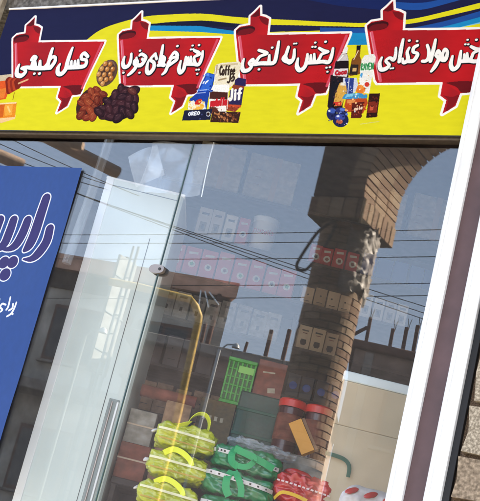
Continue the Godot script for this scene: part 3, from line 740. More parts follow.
	["e","6b4222",[546.7,250.2,10.6,4.9,-3.2,10.6]],
	["e","b9793c",[544.8,248.5,9.3,4.3,-2.9,9.6]],
	["e","dcb27c",[541.6,245.6,4.2,1.9,-1.3,4.3]],
	["e","6b4222",[570.1,252.7,10.6,4.9,-3.2,10.6]],
	["e","a8662c",[568.2,251,9.2,4.3,-2.9,9.5]],
	["e","dcb27c",[565,248.1,4.2,1.9,-1.3,4.2]],
	["e","6b4222",[537.7,270.6,10.7,4.9,-3.2,10.6]],
	["e","c58b4e",[535.8,268.9,9.3,4.3,-2.9,9.6]],
	["e","dcb27c",[532.5,266,4.2,1.9,-1.3,4.2]],
	["e","6b4222",[563.4,273.1,10.6,4.9,-3.2,10.6]],
	["e","b9793c",[561.5,271.4,9.2,4.2,-2.9,9.5]],
	["e","dcb27c",[558.2,268.5,4.2,1.9,-1.3,4.2]],
	["e","6b4222",[588.2,273.5,10.5,4.9,-3.2,10.5]],
	["e","a8662c",[586.4,271.8,9.2,4.2,-2.9,9.5]],
	["e","dcb27c",[583.1,268.9,4.1,1.9,-1.3,4.2]],
	["e","6b4222",[531.6,293,10.7,4.9,-3.2,10.6]],
	["e","c58b4e",[529.7,291.4,9.3,4.2,-2.9,9.5]],
	["e","dcb27c",[526.5,288.5,4.2,1.9,-1.3,4.2]],
	["e","6b4222",[557.3,295.4,10.6,4.8,-3.2,10.6]],
	["e","b9793c",[555.4,293.8,9.2,4.2,-2.9,9.5]],
	["e","dcb27c",[552.2,290.9,4.2,1.9,-1.3,4.2]],
	["e","6b4222",[583.7,293.8,10.5,4.8,-3.2,10.5]],
	["e","a8662c",[581.9,292.1,9.2,4.2,-2.9,9.5]],
	["e","dcb27c",[578.6,289.2,4.1,1.9,-1.3,4.2]],
	["e","6b4222",[547.6,313.7,10.6,4.8,-3.2,10.6]],
	["e","c58b4e",[545.7,312,9.2,4.2,-2.9,9.5]],
	["e","dcb27c",[542.5,309.1,4.2,1.9,-1.3,4.2]],
	["e","6b4222",[573.2,316,10.5,4.8,-3.2,10.5]],
	["e","b9793c",[571.3,314.4,9.2,4.2,-2.9,9.5]],
	["e","dcb27c",[568.1,311.5,4.1,1.9,-1.3,4.2]],
	["e","6b4222",[593.7,310.2,10.5,4.8,-3.2,10.5]],
	["e","a8662c",[591.8,308.5,9.1,4.2,-2.9,9.5]],
	["e","dcb27c",[588.6,305.6,4.1,1.9,-1.3,4.2]],
	["e","6b4222",[562.8,332.2,10.5,4.8,-3.2,10.5]],
	["e","c58b4e",[560.9,330.5,9.2,4.2,-2.9,9.5]],
	["e","dcb27c",[557.7,327.7,4.1,1.9,-1.3,4.2]],
	["e","3b211b",[527.9,413.4,53,21.7,-15.9,62.2]],
	["e","45180e",[546.5,358.2,22,14.3,-7,10.2]],
	["e","7e2c1a",[544.9,356.8,20.6,13.4,-6.4,9.2]],
	["e","93432a",[543.7,355.8,13.6,8.8,-3.4,5]],
	["s","581e12",[532.4,344,0.5,561.8,363.1,0.5]],
	["s","581e12",[528,350.4,0.5,557.4,369.5,0.5]],
	["s","ba6d46",[534.1,350.6,1,540,348,1.3]],
	["e","4e1f11",[522.1,366.2,14.5,20.2,-13.4,4.4]],
	["e","8f3a20",[520.5,364.7,13.6,19,-12.2,4]],
	["e","a04e2e",[519.2,363.7,8.9,12.5,-6.6,2.2]],
	["s","642816",[515.1,350,0.5,534.1,376.7,0.5]],
	["s","642816",[506.7,352.8,0.5,525.8,379.4,0.5]],
	["s","bf7248",[509.6,358.6,1,515.5,356,1.3]],
	["e","3a130c",[574.5,374.6,26.1,4.8,1.4,14.6]],
	["e","6a2416",[572.9,373.2,24.5,4.5,1.3,13.2]],
	["e","843d27",[571.7,372.1,16.1,3,0.7,7.1]],
	["s","4a190f",[556.4,365.9,0.5,588.6,371.9,0.5]],
	["s","4a190f",[557.2,374.4,0.5,589.4,380.4,0.5]],
	["s","b46b45",[562.2,367,1,568.1,364.4,1.3]],
	["e","45180e",[506.3,386.4,-25,6.3,-10.2,-16]],
	["e","7e2c1a",[504.6,385,-23.4,5.9,-9.3,-14.6]],
	["e","93432a",[503.4,384,-15.4,3.9,-5,-7.8]],
	["s","581e12",[521.2,385.7,0.5,493.4,392.7,0.5]],
	["s","581e12",[515.9,377.2,0.5,488,384.2,0.5]],
	["s","ba6d46",[493.7,378.8,1,499.7,376.2,1.3]],
	["e","4e1f11",[548.7,384.6,-12.9,14.5,-14.3,-10.7]],
	["e","8f3a20",[547,383.1,-12.2,13.6,-13,-9.7]],
	["e","a04e2e",[545.8,382.1,-8,8.9,-7,-5.2]],
	["s","642816",[559.7,377.1,0.5,543.1,395.7,0.5]],
	["s","642816",[551,370.6,0.5,534.3,389.2,0.5]],
	["s","bf7248",[536.2,377,1,542.2,374.4,1.3]],
	["e","3a130c",[575,402.8,4.5,21.6,-16.6,-1.7]],
	["e","6a2416",[573.4,401.4,4.2,20.3,-15,-1.5]],
	["e","843d27",[572.2,400.4,2.8,13.3,-8.1,-0.8]],
	["s","4a190f",[575.5,388.1,0.5,581.2,415.6,0.5]],
	["s","4a190f",[565.6,387.1,0.5,571.3,414.6,0.5]],
	["s","b46b45",[562.7,395.3,1,568.6,392.7,1.3]],
	["e","45180e",[494.1,410.7,23.9,10.8,-4,11.9]],
	["e","7e2c1a",[492.5,409.3,22.4,10.2,-3.6,10.8]],
	["e","93432a",[491.2,408.3,14.7,6.7,-1.9,5.8]],
	["s","581e12",[477.7,398.3,0.5,509.6,412.8,0.5]],
	["s","581e12",[475.2,405.8,0.5,507.1,420.2,0.5]],
	["s","ba6d46",[481.5,403.2,1,487.5,400.6,1.3]],
	["e","4e1f11",[528.2,410.8,27.7,15.9,-7.3,13.2]],
	["e","8f3a20",[526.6,409.3,26,14.9,-6.6,12]],
	["e","a04e2e",[525.3,408.3,17.1,9.8,-3.6,6.5]],
	["s","642816",[513.3,397.2,0.5,543.5,414.6,0.5]],
	["s","642816",[509.5,404,0.5,539.8,421.4,0.5]],
	["s","bf7248",[515.7,403.2,1,521.6,400.6,1.3]],
	["e","3a130c",[559.3,422.9,-19.5,12.7,-14.2,-14.1]],
	["e","6a2416",[557.7,421.5,-18.3,11.9,-12.8,-12.8]],
	["e","843d27",[556.5,420.5,-12,7.8,-6.9,-6.9]],
	["s","4a190f",[572.3,418.1,0.5,550.6,432.3,0.5]],
	["s","4a190f",[564.9,410.7,0.5,543.1,424.8,0.5]],
	["s","b46b45",[547,415.4,1,552.9,412.8,1.3]],
	["e","45180e",[513.8,435,-15.2,12.6,-13.3,-11.5]],
	["e","7e2c1a",[512.2,433.6,-14.3,11.8,-12.1,-10.4]],
	["e","93432a",[510.9,432.6,-9.4,7.7,-6.5,-5.6]],
	["s","581e12",[526.1,428.9,0.5,506.4,445.2,0.5]],
	["s","581e12",[518,421.9,0.5,498.2,438.2,0.5]],
	["s","ba6d46",[501.3,427.5,1,507.2,424.9,1.3]],
	["e","4e1f11",[545.9,443,21.5,19.5,-11.6,8.9]],
	["e","8f3a20",[544.3,441.6,20.2,18.3,-10.5,8]],
	["e","a04e2e",[543.1,440.6,13.3,12,-5.6,4.3]],
	["s","642816",[534.9,427.7,0.5,560,450.5,0.5]],
	["s","642816",[528.5,432.6,0.5,553.7,455.4,0.5]],
	["s","bf7248",[533.5,435.5,1,539.4,432.9,1.3]],
	["e","3a130c",[507.8,457.2,-12.4,18.7,-17.8,-11]],
	["e","6a2416",[506.2,455.7,-11.6,17.6,-16.1,-10]],
	["e","843d27",[504.9,454.7,-7.6,11.5,-8.7,-5.4]],
	["s","4a190f",[517.6,448.3,0.5,503.9,469,0.5]],
	["s","4a190f",[508.4,442.5,0.5,494.7,463.2,0.5]],
	["s","b46b45",[495.3,449.7,1,501.2,447.1,1.3]],
	["e","45180e",[539,469.1,-19,7.7,-10,-12.7]],
	["e","7e2c1a",[537.4,467.7,-17.8,7.2,-9.1,-11.5]],
	["e","93432a",[536.2,466.7,-11.7,4.7,-4.9,-6.2]],
	["s","581e12",[553.2,466.5,0.5,527.9,476.8,0.5]],
	["s","581e12",[546.9,458.5,0.5,521.6,468.8,0.5]],
	["s","ba6d46",[526.6,461.7,1,532.5,459.1,1.3]],
	["e","4e1f11",[563.9,462.9,-1.1,22.5,-18.5,-5.1]],
	["e","8f3a20",[562.3,461.6,-1,21.2,-16.8,-4.6]],
	["e","a04e2e",[561.1,460.6,-0.7,13.9,-9,-2.5]],
	["s","642816",[568,449.9,0.5,566.7,475.9,0.5]],
	["s","642816",[557.9,447.1,0.5,556.7,473.2,0.5]],
	["s","bf7248",[551.6,455.6,1,557.5,453,1.3]],
	["e","3a130c",[560.2,398.7,6.7,21.3,-15.8,-0.3]],
	["e","6a2416",[558.6,397.3,6.3,20,-14.4,-0.3]],
	["e","843d27",[557.3,396.3,4.1,13.1,-7.7,-0.2]],
	["s","4a190f",[559.1,383.5,0.5,567.8,411.3,0.5]],
	["s","4a190f",[549.3,383.3,0.5,558.1,411.1,0.5]],
	["s","b46b45",[547.8,391.2,1,553.7,388.6,1.3]],
	["p","24101a",[595.4,413.5,599.1,406.1,604.4,395.4,610.8,383.8,617.7,373.4,624.7,363.7,632.3,353.9,641,345.9,651.5,341.5,665.1,341.7,681,345.3,696.7,351.1,709.4,358,718.7,366.1,725.8,376,731.2,386.8,735.2,397.8,738.5,409.5,740.5,422,740.5,434.2,737.4,445.1,730.5,454.7,720.4,463.6,708.3,471.1,695.6,476.7,681.7,480.5,666.4,482.6,650.6,482.8,635.6,481.1,620.2,476.7,604.3,470.1,590.6,462,582,453.5,580.9,443.4,585.3,431.7,591.4,420.9,595.4,413.5]],
	["e","190b0e",[652.6,355,10,24,-17.1,1.2]],
	["e","2e151b",[651,353.5,9.4,22.5,-15.5,1.1]],
	["e","45282e",[649.8,352.5,6.2,14.8,-8.3,0.6]],
	["s","200e12",[649.7,337.1,0.5,663.1,369.2,0.5]],
	["s","200e12",[638.9,337.8,0.5,652.3,370,0.5]],
	["s","704c50",[638.7,346.4,1,645.5,343.5,1.3]],
	["e","1f0e11",[679.2,369.2,-29.4,5.8,-10.4,-18.9]],
	["e","3a1a20",[677.6,367.7,-27.6,5.4,-9.5,-17.1]],
	["e","4e2c32",[676.4,366.7,-18.1,3.5,-5.1,-9.2]],
	["s","281216",[696.4,369.5,0.5,664.2,375.8,0.5]],
	["s","281216",[691.1,359.7,0.5,658.7,366,0.5]],
	["s","744d52",[665.4,360.7,0.9,672.2,357.7,1.3]],
	["e","1c0d11",[633.9,378.9,4.1,25.1,-19.3,-2.6]],
	["e","34181f",[632.3,377.5,3.8,23.6,-17.5,-2.4]],
	["e","4a2b31",[631.1,376.5,2.5,15.5,-9.4,-1.3]],
	["s","241015",[635.5,362.4,0.5,640.6,394.1,0.5]],
	["s","241015",[624,360.8,0.5,629.2,392.6,0.5]],
	["s","724d52",[620,370.4,1,626.8,367.4,1.3]],
	["e","15090e",[667.4,387.1,-26.2,7.6,-11.2,-17.3]],
	["e","27121a",[665.9,385.7,-24.6,7.1,-10.2,-15.6]],
	["e","40262d",[664.7,384.6,-16.1,4.6,-5.5,-8.4]],
	["s","1b0c12",[684.4,386,0.5,653.6,394.9,0.5]],
	["s","1b0c12",[678.2,376.4,0.5,647.3,385.3,0.5]],
	["s","6e4b50",[653.7,378.6,0.9,660.4,375.6,1.3]],
	["e","190b0e",[707.3,361.4,-26.1,10.3,-13.3,-17.9]],
	["e","2e151b",[705.7,359.9,-24.5,9.6,-12.1,-16.2]],
	["e","45282e",[704.5,358.9,-16.1,6.3,-6.5,-8.7]],
	["s","200e12",[723.6,359,0.5,694.7,370.3,0.5]],
	["s","200e12",[716.7,349.6,0.5,687.8,360.9,0.5]],
	["s","704c50",[693.6,352.9,0.9,700.3,349.9,1.3]],
	["e","1f0e11",[724.6,395.2,7.5,25.8,-18.9,-0.5]],
	["e","3a1a20",[723.1,393.8,7.1,24.2,-17.2,-0.5]],
	["e","4e2c32",[721.9,392.8,4.6,15.9,-9.2,-0.3]],
	["s","281216",[724,378.1,0.5,733.2,409.8,0.5]],
	["s","281216",[713,377.8,0.5,722.3,409.5,0.5]],
	["s","744d52",[711.1,386.8,0.9,717.8,383.9,1.3]],
	["e","1c0d11",[700.7,395.1,-0.7,24.7,-19.8,-5.3]],
	["e","34181f",[699.2,393.7,-0.7,23.2,-17.9,-4.8]],
	["e","4a2b31",[698,392.7,-0.5,15.2,-9.6,-2.6]],
	["s","241015",[705.3,380.1,0.5,704.4,410.4,0.5]],
	["s","241015",[693.9,377,0.5,693,407.3,0.5]],
	["s","724d52",[687.1,386.7,0.9,693.8,383.8,1.3]],
	["e","15090e",[611.4,404.9,28.7,12.3,-4.2,14.7]],
	["e","27121a",[609.8,403.5,26.9,11.6,-3.8,13.3]],
	["e","40262d",[608.6,402.5,17.7,7.6,-2,7.2]],
	["s","1b0c12",[592.9,391.2,0.5,629.2,406.9,0.5]],
	["s","1b0c12",[590.4,400,0.5,626.7,415.6,0.5]],
	["s","6e4b50",[597.5,396.4,1,604.3,393.4,1.3]],
	["e","190b0e",[644.4,410.9,-17.4,13.1,-13.9,-13]],
	["e","2e151b",[642.9,409.5,-16.4,12.3,-12.6,-11.8]],
	["e","45282e",[641.7,408.5,-10.7,8.1,-6.8,-6.4]],
	["s","200e12",[659.1,404.8,0.5,635.5,422.5,0.5]],
	["s","200e12",[650.2,396.5,0.5,626.6,414.2,0.5]],
	["s","704c50",[630.6,402.5,1,637.4,399.5,1.3]],
	["e","1f0e11",[676.5,414.9,31,4,2.9,17.8]],
	["e","3a1a20",[675,413.6,29.1,3.7,2.7,16.2]],
	["e","4e2c32",[673.8,412.6,19.1,2.5,1.4,8.7]],
	["s","281216",[656,406.3,0.5,692.2,411,0.5]],
	["s","281216",[657.7,416.1,0.5,693.8,420.8,0.5]],
	["s","744d52",[662.8,406.6,0.9,669.5,403.6,1.3]],
	["e","1c0d11",[709.7,422.9,25.1,20.4,-11.3,11.2]],
	["e","34181f",[708.1,421.5,23.6,19.2,-10.3,10.1]],
	["e","4a2b31",[706.9,420.5,15.5,12.6,-5.5,5.5]],
	["s","241015",[696.3,406.1,0.5,726.3,430.5,0.5]],
	["s","241015",[689.9,412.4,0.5,719.9,436.8,0.5]],
	["s","724d52",[696.1,414.6,0.9,702.8,411.6,1.3]],
	["e","15090e",[732.6,426.8,10.5,25.1,-17.8,1.5]],
	["e","27121a",[731.1,425.4,9.9,23.5,-16.2,1.4]],
	["e","40262d",[729.9,424.5,6.5,15.5,-8.7,0.7]],
	["s","1b0c12",[729.7,409.3,0.5,742.9,440.7,0.5]],
	["s","1b0c12",[719.2,410.2,0.5,732.4,441.6,0.5]],
	["s","6e4b50",[719.1,418.5,0.9,725.8,415.6,1.3]],
	["e","190b0e",[596.3,432.9,-27.5,0.2,-5.6,-16.3]],
	["e","2e151b",[594.7,431.5,-25.8,0.2,-5.1,-14.8]],
	["e","45282e",[593.5,430.5,-16.9,0.1,-2.7,-8]],
	["s","200e12",[614.1,436.3,0.5,578.6,436.6,0.5]],
	["s","200e12",[610.7,426.3,0.5,575.1,426.6,0.5]],
	["s","704c50",[582.3,424.5,1,589.1,421.5,1.3]],
	["e","1f0e11",[625.8,434.8,15.2,23.6,-16,4.4]],
	["e","3a1a20",[624.2,433.4,14.3,22.2,-14.5,4]],
	["e","4e2c32",[623,432.5,9.4,14.6,-7.8,2.2]],
	["s","281216",[619.2,416.7,0.5,639,447.4,0.5]],
	["s","281216",[609.4,419.4,0.5,629.2,450.1,0.5]],
	["s","744d52",[611.9,426.5,1,618.7,423.5,1.3]],
	["e","1c0d11",[658,438.8,-3.7,22.8,-19,-6.7]],
	["e","34181f",[656.4,437.4,-3.5,21.4,-17.2,-6.1]],
	["e","4a2b31",[655.2,436.4,-2.3,14.1,-9.3,-3.3]],
	["s","241015",[664.5,424.9,0.5,659.8,453.9,0.5]],
	["s","241015",[653.1,420.8,0.5,648.4,449.9,0.5]],
	["s","724d52",[644.2,430.4,0.9,651,427.5,1.3]],
	["e","15090e",[690.6,444.6,21.6,24.9,-15.7,8.1]],
	["e","27121a",[689,443.3,20.2,23.4,-14.3,7.4]],
	["e","40262d",[687.8,442.3,13.3,15.4,-7.7,4]],
	["s","1b0c12",[681,426.9,0.5,705.5,455.2,0.5]],
	["s","1b0c12",[672.5,431.2,0.5,697.1,459.6,0.5]],
	["s","6e4b50",[676.9,436.4,0.9,683.6,433.4,1.3]],
	["e","190b0e",[718.6,450.5,22.8,22.3,-13.4,9.4]],
	["e","2e151b",[717,449.1,21.4,21,-12.1,8.6]],
	["e","45282e",[715.9,448.1,14.1,13.8,-6.5,4.6]],
	["s","200e12",[707.2,433.2,0.5,734.3,459.7,0.5]],
	["s","200e12",[699.7,438.4,0.5,726.8,465,0.5]],
	["s","704c50",[705,442.2,0.9,711.7,439.3,1.3]],
	["e","1f0e11",[612.3,460.7,-23.2,7.2,-10.3,-15.1]],
	["e","3a1a20",[610.7,459.4,-21.7,6.7,-9.3,-13.7]],
	["e","4e2c32",[609.5,458.4,-14.2,4.4,-5,-7.4]],
	["s","281216",[629.2,459.3,0.5,598.5,468.9,0.5]],
	["s","281216",[622.8,449.9,0.5,592,459.4,0.5]],
	["s","744d52",[598.4,452.4,1,605.1,449.4,1.3]],
	["e","1c0d11",[645.1,466.6,28.3,4.6,1.8,16]],
	["e","34181f",[643.6,465.2,26.6,4.3,1.6,14.5]],
	["e","4a2b31",[642.4,464.2,17.5,2.8,0.9,7.8]],
	["s","241015",[624.7,457.3,0.5,661.3,463.3,0.5]],
	["s","241015",[625.8,467.1,0.5,662.4,473,0.5]],
	["s","724d52",[631.4,458.3,0.9,638.1,455.3,1.3]],
	["e","15090e",[676.5,468.4,-16.2,18.3,-17.7,-13.2]],
	["e","27121a",[674.9,467,-15.2,17.1,-16,-12]],
	["e","40262d",[673.7,466,-10,11.2,-8.6,-6.4]],
	["s","1b0c12",[689.2,460,0.5,670.3,481.3,0.5]],
	["s","1b0c12",[679.5,452.7,0.5,660.6,474.1,0.5]],
	["s","6e4b50",[662.8,460.1,0.9,669.5,457.2,1.3]],
	["e","190b0e",[585.4,446.9,26.6,17.2,-8.6,12.4]],
	["e","2e151b",[583.8,445.5,25,16.1,-7.8,11.3]],
	["e","45282e",[582.5,444.5,16.4,10.6,-4.2,6.1]],
	["s","200e12",[569.5,431,0.5,603,452.6,0.5]],
	["s","200e12",[564.4,438.3,0.5,597.9,459.9,0.5]],
	["s","704c50",[571.4,438.5,1,578.2,435.5,1.3]],
	["e","321714",[703.5,363.3,23.1,11.2,-4.3,11.8]],
	["e","5c2a26",[702,361.9,21.7,10.6,-3.9,10.7]],
	["e","754238",[700.8,360.9,14.2,6.9,-2.1,5.8]],
	["s","401d1a",[689.1,351.7,0.5,717.2,365.4,0.5]],
	["s","401d1a",[686.7,358.4,0.5,714.8,372.1,0.5]],
	["s","a16d59",[692.3,356.3,0.9,697.7,353.9,1.3]],
	["p","e9dfc4",[1027,261.1,1047.6,255.4,1118.9,252,1128.1,263,1127.6,316.9,1116.5,343.7,1104.2,355.5,1042.8,349,1024.8,297.5,1027.8,279.3]],
	["p","b9a27e",[1022.4,267.1,1033.4,261.2,1037.7,291.6,1033.2,315.8]],
	["p","cdbb98",[1043,261.4,1113.9,256.7,1114.1,263.9,1045.4,269.9]],
	["c","33231a",[1053.9,274.6,2.5,1048.8,267.7,2.5,1046.9,278.2,2.5,1050.1,292.2,2.5,1056.8,302.6,2.5,1058.6,295.6,2.5]],
	["c","33231a",[1061.6,281.6,2.5,1059.8,288.6,2.5,1063.4,300.8,2.5,1067.2,302.5,2.5,1067.4,292,2.5,1061.6,281.6,2.5]],
	["c","33231a",[1072.8,269.2,2.5,1069.7,270.9,2.5,1076,302.4,2.5]],
	["s","33231a",[1069.1,283.2,2.5,1075.1,283.1,2.5]],
	["c","33231a",[1083.2,269,2.5,1080.2,270.8,2.5,1086.4,302.2,2.5]],
	["s","33231a",[1079.5,283.1,2.5,1085.5,283,2.5]],
	["c","33231a",[1091.9,291.7,2.5,1098.3,289.8,2.5,1093.8,281.2,2.5,1091.5,288.2,2.5,1095.9,302.1,2.5,1100.2,298.5,2.5]],
	["c","33231a",[1102.2,291.5,2.5,1108.7,289.7,2.5,1104.2,281,2.5,1101.9,288,2.5,1106.3,301.9,2.5,1110.6,298.4,2.5]],
	["c","33231a",[1095,299.9,3,1099.4,324.7,3,1096.6,332.5,3,1091.7,329.6,3]],
	["c","33231a",[1108,307.8,3,1104.7,315.9,3,1108,326.1,3,1112.9,325.8,3,1114.4,315.1,3,1108,307.8,3]],
	["s","a08a66",[1054,322,3.2,1080.7,316.3,3.2]],
	["p","1d3f9e",[997.8,292.2,1033.9,300.7,1036.7,361,1031.9,387.9,1037.1,438.6,959,432.7,957,393.6,979.7,372.6,988.8,327.3]],
	["p","2f62c8",[1003.3,296,1029.4,302.4,1032.2,351.9,1013.1,366.8,988.9,360.6,996.6,321.4]],
	["s","e8eef8",[984.5,334.6,2.9,986.2,327.3,2.9]],
	["s","e8eef8",[993.8,333.5,2.9,996.2,328.6,2.9]],
	["s","e8eef8",[1003.7,334.8,2.8,1005.5,327.5,2.8]],
	["s","e8eef8",[1008.4,328.8,2.8,1010.8,324,2.8]],
	["s","cfd8ee",[976.6,362.3,1.4,1017.2,359,1.4]],
	["s","cfd8ee",[973.4,373.2,1.2,1013.9,369.8,1.2]],
	["p","e9e4d6",[954.2,405.7,974.9,399.7,1001.1,423.7,985.9,436.9,961.2,435.7]],
	["p","dfe6ef",[994.1,399.7,1021.3,405.8,1035.4,436.8,985.9,436.9]],
	["e","f0b64a",[1002,426.7,20.6,-7.8,8.3,12.2]],
	["e","c92b22",[995.8,405.8,11.3,-9.2,7.5,7.2]],
	["e","f6e7c2",[978.8,423.7,14.4,2.3,0.9,8.3]],
	["p","f4f2ee",[1037,339.9,1100,340.5,1109,361.5,1105.3,370.4,1031.6,365.1]],
	["p","4a231c",[1028.4,365.1,1105.3,370.4,1109.8,397.1,1035.5,393.9]],
	["p","efe9e2",[1035.5,393.9,1109.8,397.1,1119.8,432.6,1116.3,453.1,1049.5,448.6]],
	["s","c3202a",[1047.5,405.9,3.6,1050.7,421.9,3.6]],
	["c","c3202a",[1048.6,411.2,3.6,1051.3,405.6,3.6,1054.2,410.7,3.6,1056.3,421.4,3.6]],
	["c","c3202a",[1056.7,405.1,3.6,1059,417.1,3.6,1062.8,420.9,3.6,1064.6,416.6,3.6]],
	["s","c3202a",[1062.3,404.7,3.6,1065.4,420.6,3.6]],
	["c","c3202a",[1067.2,396.1,3.6,1071.4,417.4,3.6,1074.9,419.8,3.6]],
	["s","c3202a",[1065.8,404.4,3.6,1071.7,403.9,3.6]],
	["c","c3202a",[1076.4,411.6,3.6,1082.1,409.8,3.6,1078.6,403.3,3.6,1076.3,408.9,3.6,1079.5,419.5,3.6,1083.4,416.4,3.6]],
	["s","c3202a",[1084.9,392,3.6,1090,418.6,3.6]],
	["s","c3202a",[1093.9,391.3,3.6,1099.1,417.8,3.6]],
	["c","c3202a",[1108.1,403.6,3.6,1104.3,401.2,3.6,1103.6,409.4,3.6,1107.4,417.1,3.6,1109.7,411.6,3.6]],
	["s","c3202a",[1107.6,401,3.6,1110.7,416.9,3.6]],
	["p","5d2b1e",[1046.7,423.7,1072.7,426.7,1100.8,453.2,1050.2,451]],
	["p","2b2152",[1119.9,322.8,1129.9,314,1162.5,320.3,1168.1,347.1,1122.7,343.7]],
	["p","8d3d26",[1116.9,340.7,1163.8,347.1,1169.6,423.7,1153.9,444.2,1118.3,438.4,1111.3,417.8]],
	["p","2c2450",[1110.3,361.5,1163.1,355.9,1171.1,417.8,1121,414.9]],
	["c","f3f0ea",[1118.9,358.9,5,1125.3,390.9,4.9,1122.3,399.5,4.9,1116.2,394,4.9]],
	["s","f3f0ea",[1134.9,373.5,4.9,1140.2,397.4,4.9]],
	["s","f3f0ea",[1132.5,362.3,4.9,1132.8,363.9,4.9]],
	["c","f3f0ea",[1153.8,357.1,4.9,1148.9,359.7,4.9,1155.3,395.6,4.9]],
	["s","f3f0ea",[1146.5,374.2,4.9,1156,373.2,4.9]],
	["p","c2482a",[1112.2,416.6,1171.4,419,1169.7,428.4,1116.1,426.1]],
	["p","1b1d38",[948,438.7,1060.6,432.6,1063.1,474,950,477.6]],
	["c","e8ecf6",[972.5,446.5,2,969.3,450.3,2,970.2,454.9,2,974.7,457.9,2,977.8,454.1,2,976.9,449.5,2,972.5,446.5,2]],
	["c","e8ecf6",[982.5,457.1,2,980.3,445.6,2,986.1,445.6,2,987.6,448.4,2,981.4,451.4,2,990.1,456.3,2]],
	["c","e8ecf6",[999.5,443.6,2,991.9,444.4,2,994.1,455.9,2,1001.6,455,2]],
	["s","e8ecf6",[993,450.1,2,998.7,449.5,2]],
	["c","e8ecf6",[1007.3,442.8,2,1004.1,446.6,2,1005,451.2,2,1009.4,454.2,2,1012.5,450.4,2,1011.7,445.8,2,1007.3,442.8,2]],
	["e","e3e6ee",[1048.7,452.2,8.8,-0,2.7,9.5]],
	["e","342015",[1048.7,452.2,6.4,-0,2,6.8]],
	["p","3a2018",[1063.5,442.7,1175.3,444.2,1177.5,485,1065.7,482.8]],
	["e","9c5a32",[1080,452.1,6.4,-0,1.2,4.1]],
	["e","6d3a22",[1106.8,465.5,6.3,3,-1.2,3.6]],
	["e","b4764a",[1126.5,454.3,4.6,5.2,-3.2,2.1]],
	["e","9c5a32",[1153.1,467.6,1.7,6,-4.3,0]],
	["e","6d3a22",[1092.5,456.8,-1.7,5.2,-4.4,-2.1]],
	["e","b4764a",[1119.3,470.2,-4.6,3,-3.2,-3.6]],
	["e","9c5a32",[1138.9,458.9,-6.3,0,-1.2,-4.1]],
	["e","6d3a22",[1165.4,472.2,-6.3,-3,1.2,-3.6]],
	["e","b4764a",[1105,461.4,-4.7,-5.2,3.2,-2.1]],
	["e","9c5a32",[1131.7,474.8,-1.7,-6,4.3,-0]],
	["e","6d3a22",[1151.3,463.6,1.7,-5.2,4.3,2]],
	["e","b4764a",[1090.7,452.6,4.7,-3,3.2,3.6]],
	["e","9c5a32",[1117.5,466.1,6.3,-0,1.2,4.1]],
	["e","6d3a22",[1137.2,454.8,6.3,3,-1.2,3.6]],
	["e","c7b48e",[1075.8,295.1,0.6,2.3,-1,-0]],
	["e","c7b48e",[1104.6,274.4,-1.5,2.4,-2.6,-1.8]],
	["e","f4ecd6",[1064.1,336.3,4,2.8,-1,1.5]],
	["e","c7b48e",[1050.2,304.4,-1.4,3.4,-1.8,-1]],
	["e","d8c9a6",[1112.3,332.6,-1.9,3,-3.2,-2.1]],
	["e","d8c9a6",[1066.6,274.3,1.9,2.3,-1.3,0.8]],
	["e","f4ecd6",[1049,319,1.3,1.8,-0.7,0.3]],
	["e","d8c9a6",[1070.9,269.7,3.1,0.1,0.8,2.9]],
	["e","f4ecd6",[1096.3,282.7,4.2,1.1,0,1.5]],
	["e","f4ecd6",[1074.6,269.3,2.2,1.3,-0.6,1.2]],
	["e","c7b48e",[1040.3,281.4,3.9,2,-0.8,2.4]],
	["e","c7b48e",[1099.4,337.5,-1.6,0.9,-1.2,-1.5]],
	["e","d8c9a6",[1105.7,321.7,-1.3,2.6,-1.5,-0.9]],
	["e","d8c9a6",[1111.9,285.8,-2.6,1.5,-2.1,-2.5]],
	["e","f4ecd6",[1084.4,309.1,-3.1,1.2,-1.1,-1.5]],
	["e","c7b48e",[1064.6,283.1,1.6,2.2,-1.8,0.7]],
	["e","e2a83c",[996.1,402.8,1.6,1.6,-1,0.7]],
	["e","f3d9a0",[965.7,423.5,-1.2,1.2,-0.7,-0.6]],
	["e","e2a83c",[1014.9,419.2,4.4,0.8,0.2,2.9]],
	["e","e9c46a",[999.9,405.9,-3.5,1.8,-1.9,-2.4]],
	["e","fdf6e6",[985.9,424.7,-2.1,0.4,-0.4,-0.9]],
	["e","f3d9a0",[1012.8,411.4,2.2,0.1,0.4,1.6]],
	["e","e9c46a",[959.6,409.6,-2,1.7,-1,-1]],
	["e","f3d9a0",[978.1,418.6,2.2,2,-1.4,1.3]],
	["e","e9c46a",[965.7,416.6,1.3,1.9,-1.6,0.6]],
	["e","e9c46a",[1017.3,408.4,1.2,4,-3.9,0.1]],
	["e","e2a83c",[960.8,404.3,-2.5,1.8,-2.4,-2.5]],
	["e","e2a83c",[972.5,428.8,2,4.5,-2.3,0.3]],
	["e","b5301f",[996.5,415.6,2,1.6,-0.9,1.1]],
	["e","e9c46a",[964.4,424.2,0.5,3.5,-3.6,-0.5]],
	["e","f3d9a0",[995.4,420.5,0.2,4.5,-4.8,-1]],
	["e","e2a83c",[1021.1,404.9,-0.9,1.9,-1.1,-0.6]],
	["e","f3d9a0",[990.1,418.9,4.1,0.3,0.6,3]],
	["e","dfe6ef",[975,417.9,0.9,2.8,-2.2,0]],
	["e","f3d9a0",[976.6,423.3,1.1,1.7,-1.4,0.4]],
	["e","e2a83c",[960,408.9,4,0.3,0.3,1.6]],
	["e","dfe6ef",[1002.6,420.8,2.5,2.7,-2.1,1.4]],
	["e","e9c46a",[1008.5,403.1,3.1,4.5,-2.1,0.8]],
	["e","a9653a",[1110.8,450.1,3.8,1.4,-0.4,2.2]],
	["e","6b3a20",[1165.8,448.9,-1.5,0.1,-0.5,-1.4]],
	["e","8a4c2a",[1105.3,472.8,-2.1,1,-0.9,-1.2]],
	["e","a9653a",[1064.1,445.3,3,2.3,-0.7,0.9]],
	["e","c58a58",[1134.5,480.9,2.4,1.8,-0.6,0.8]],
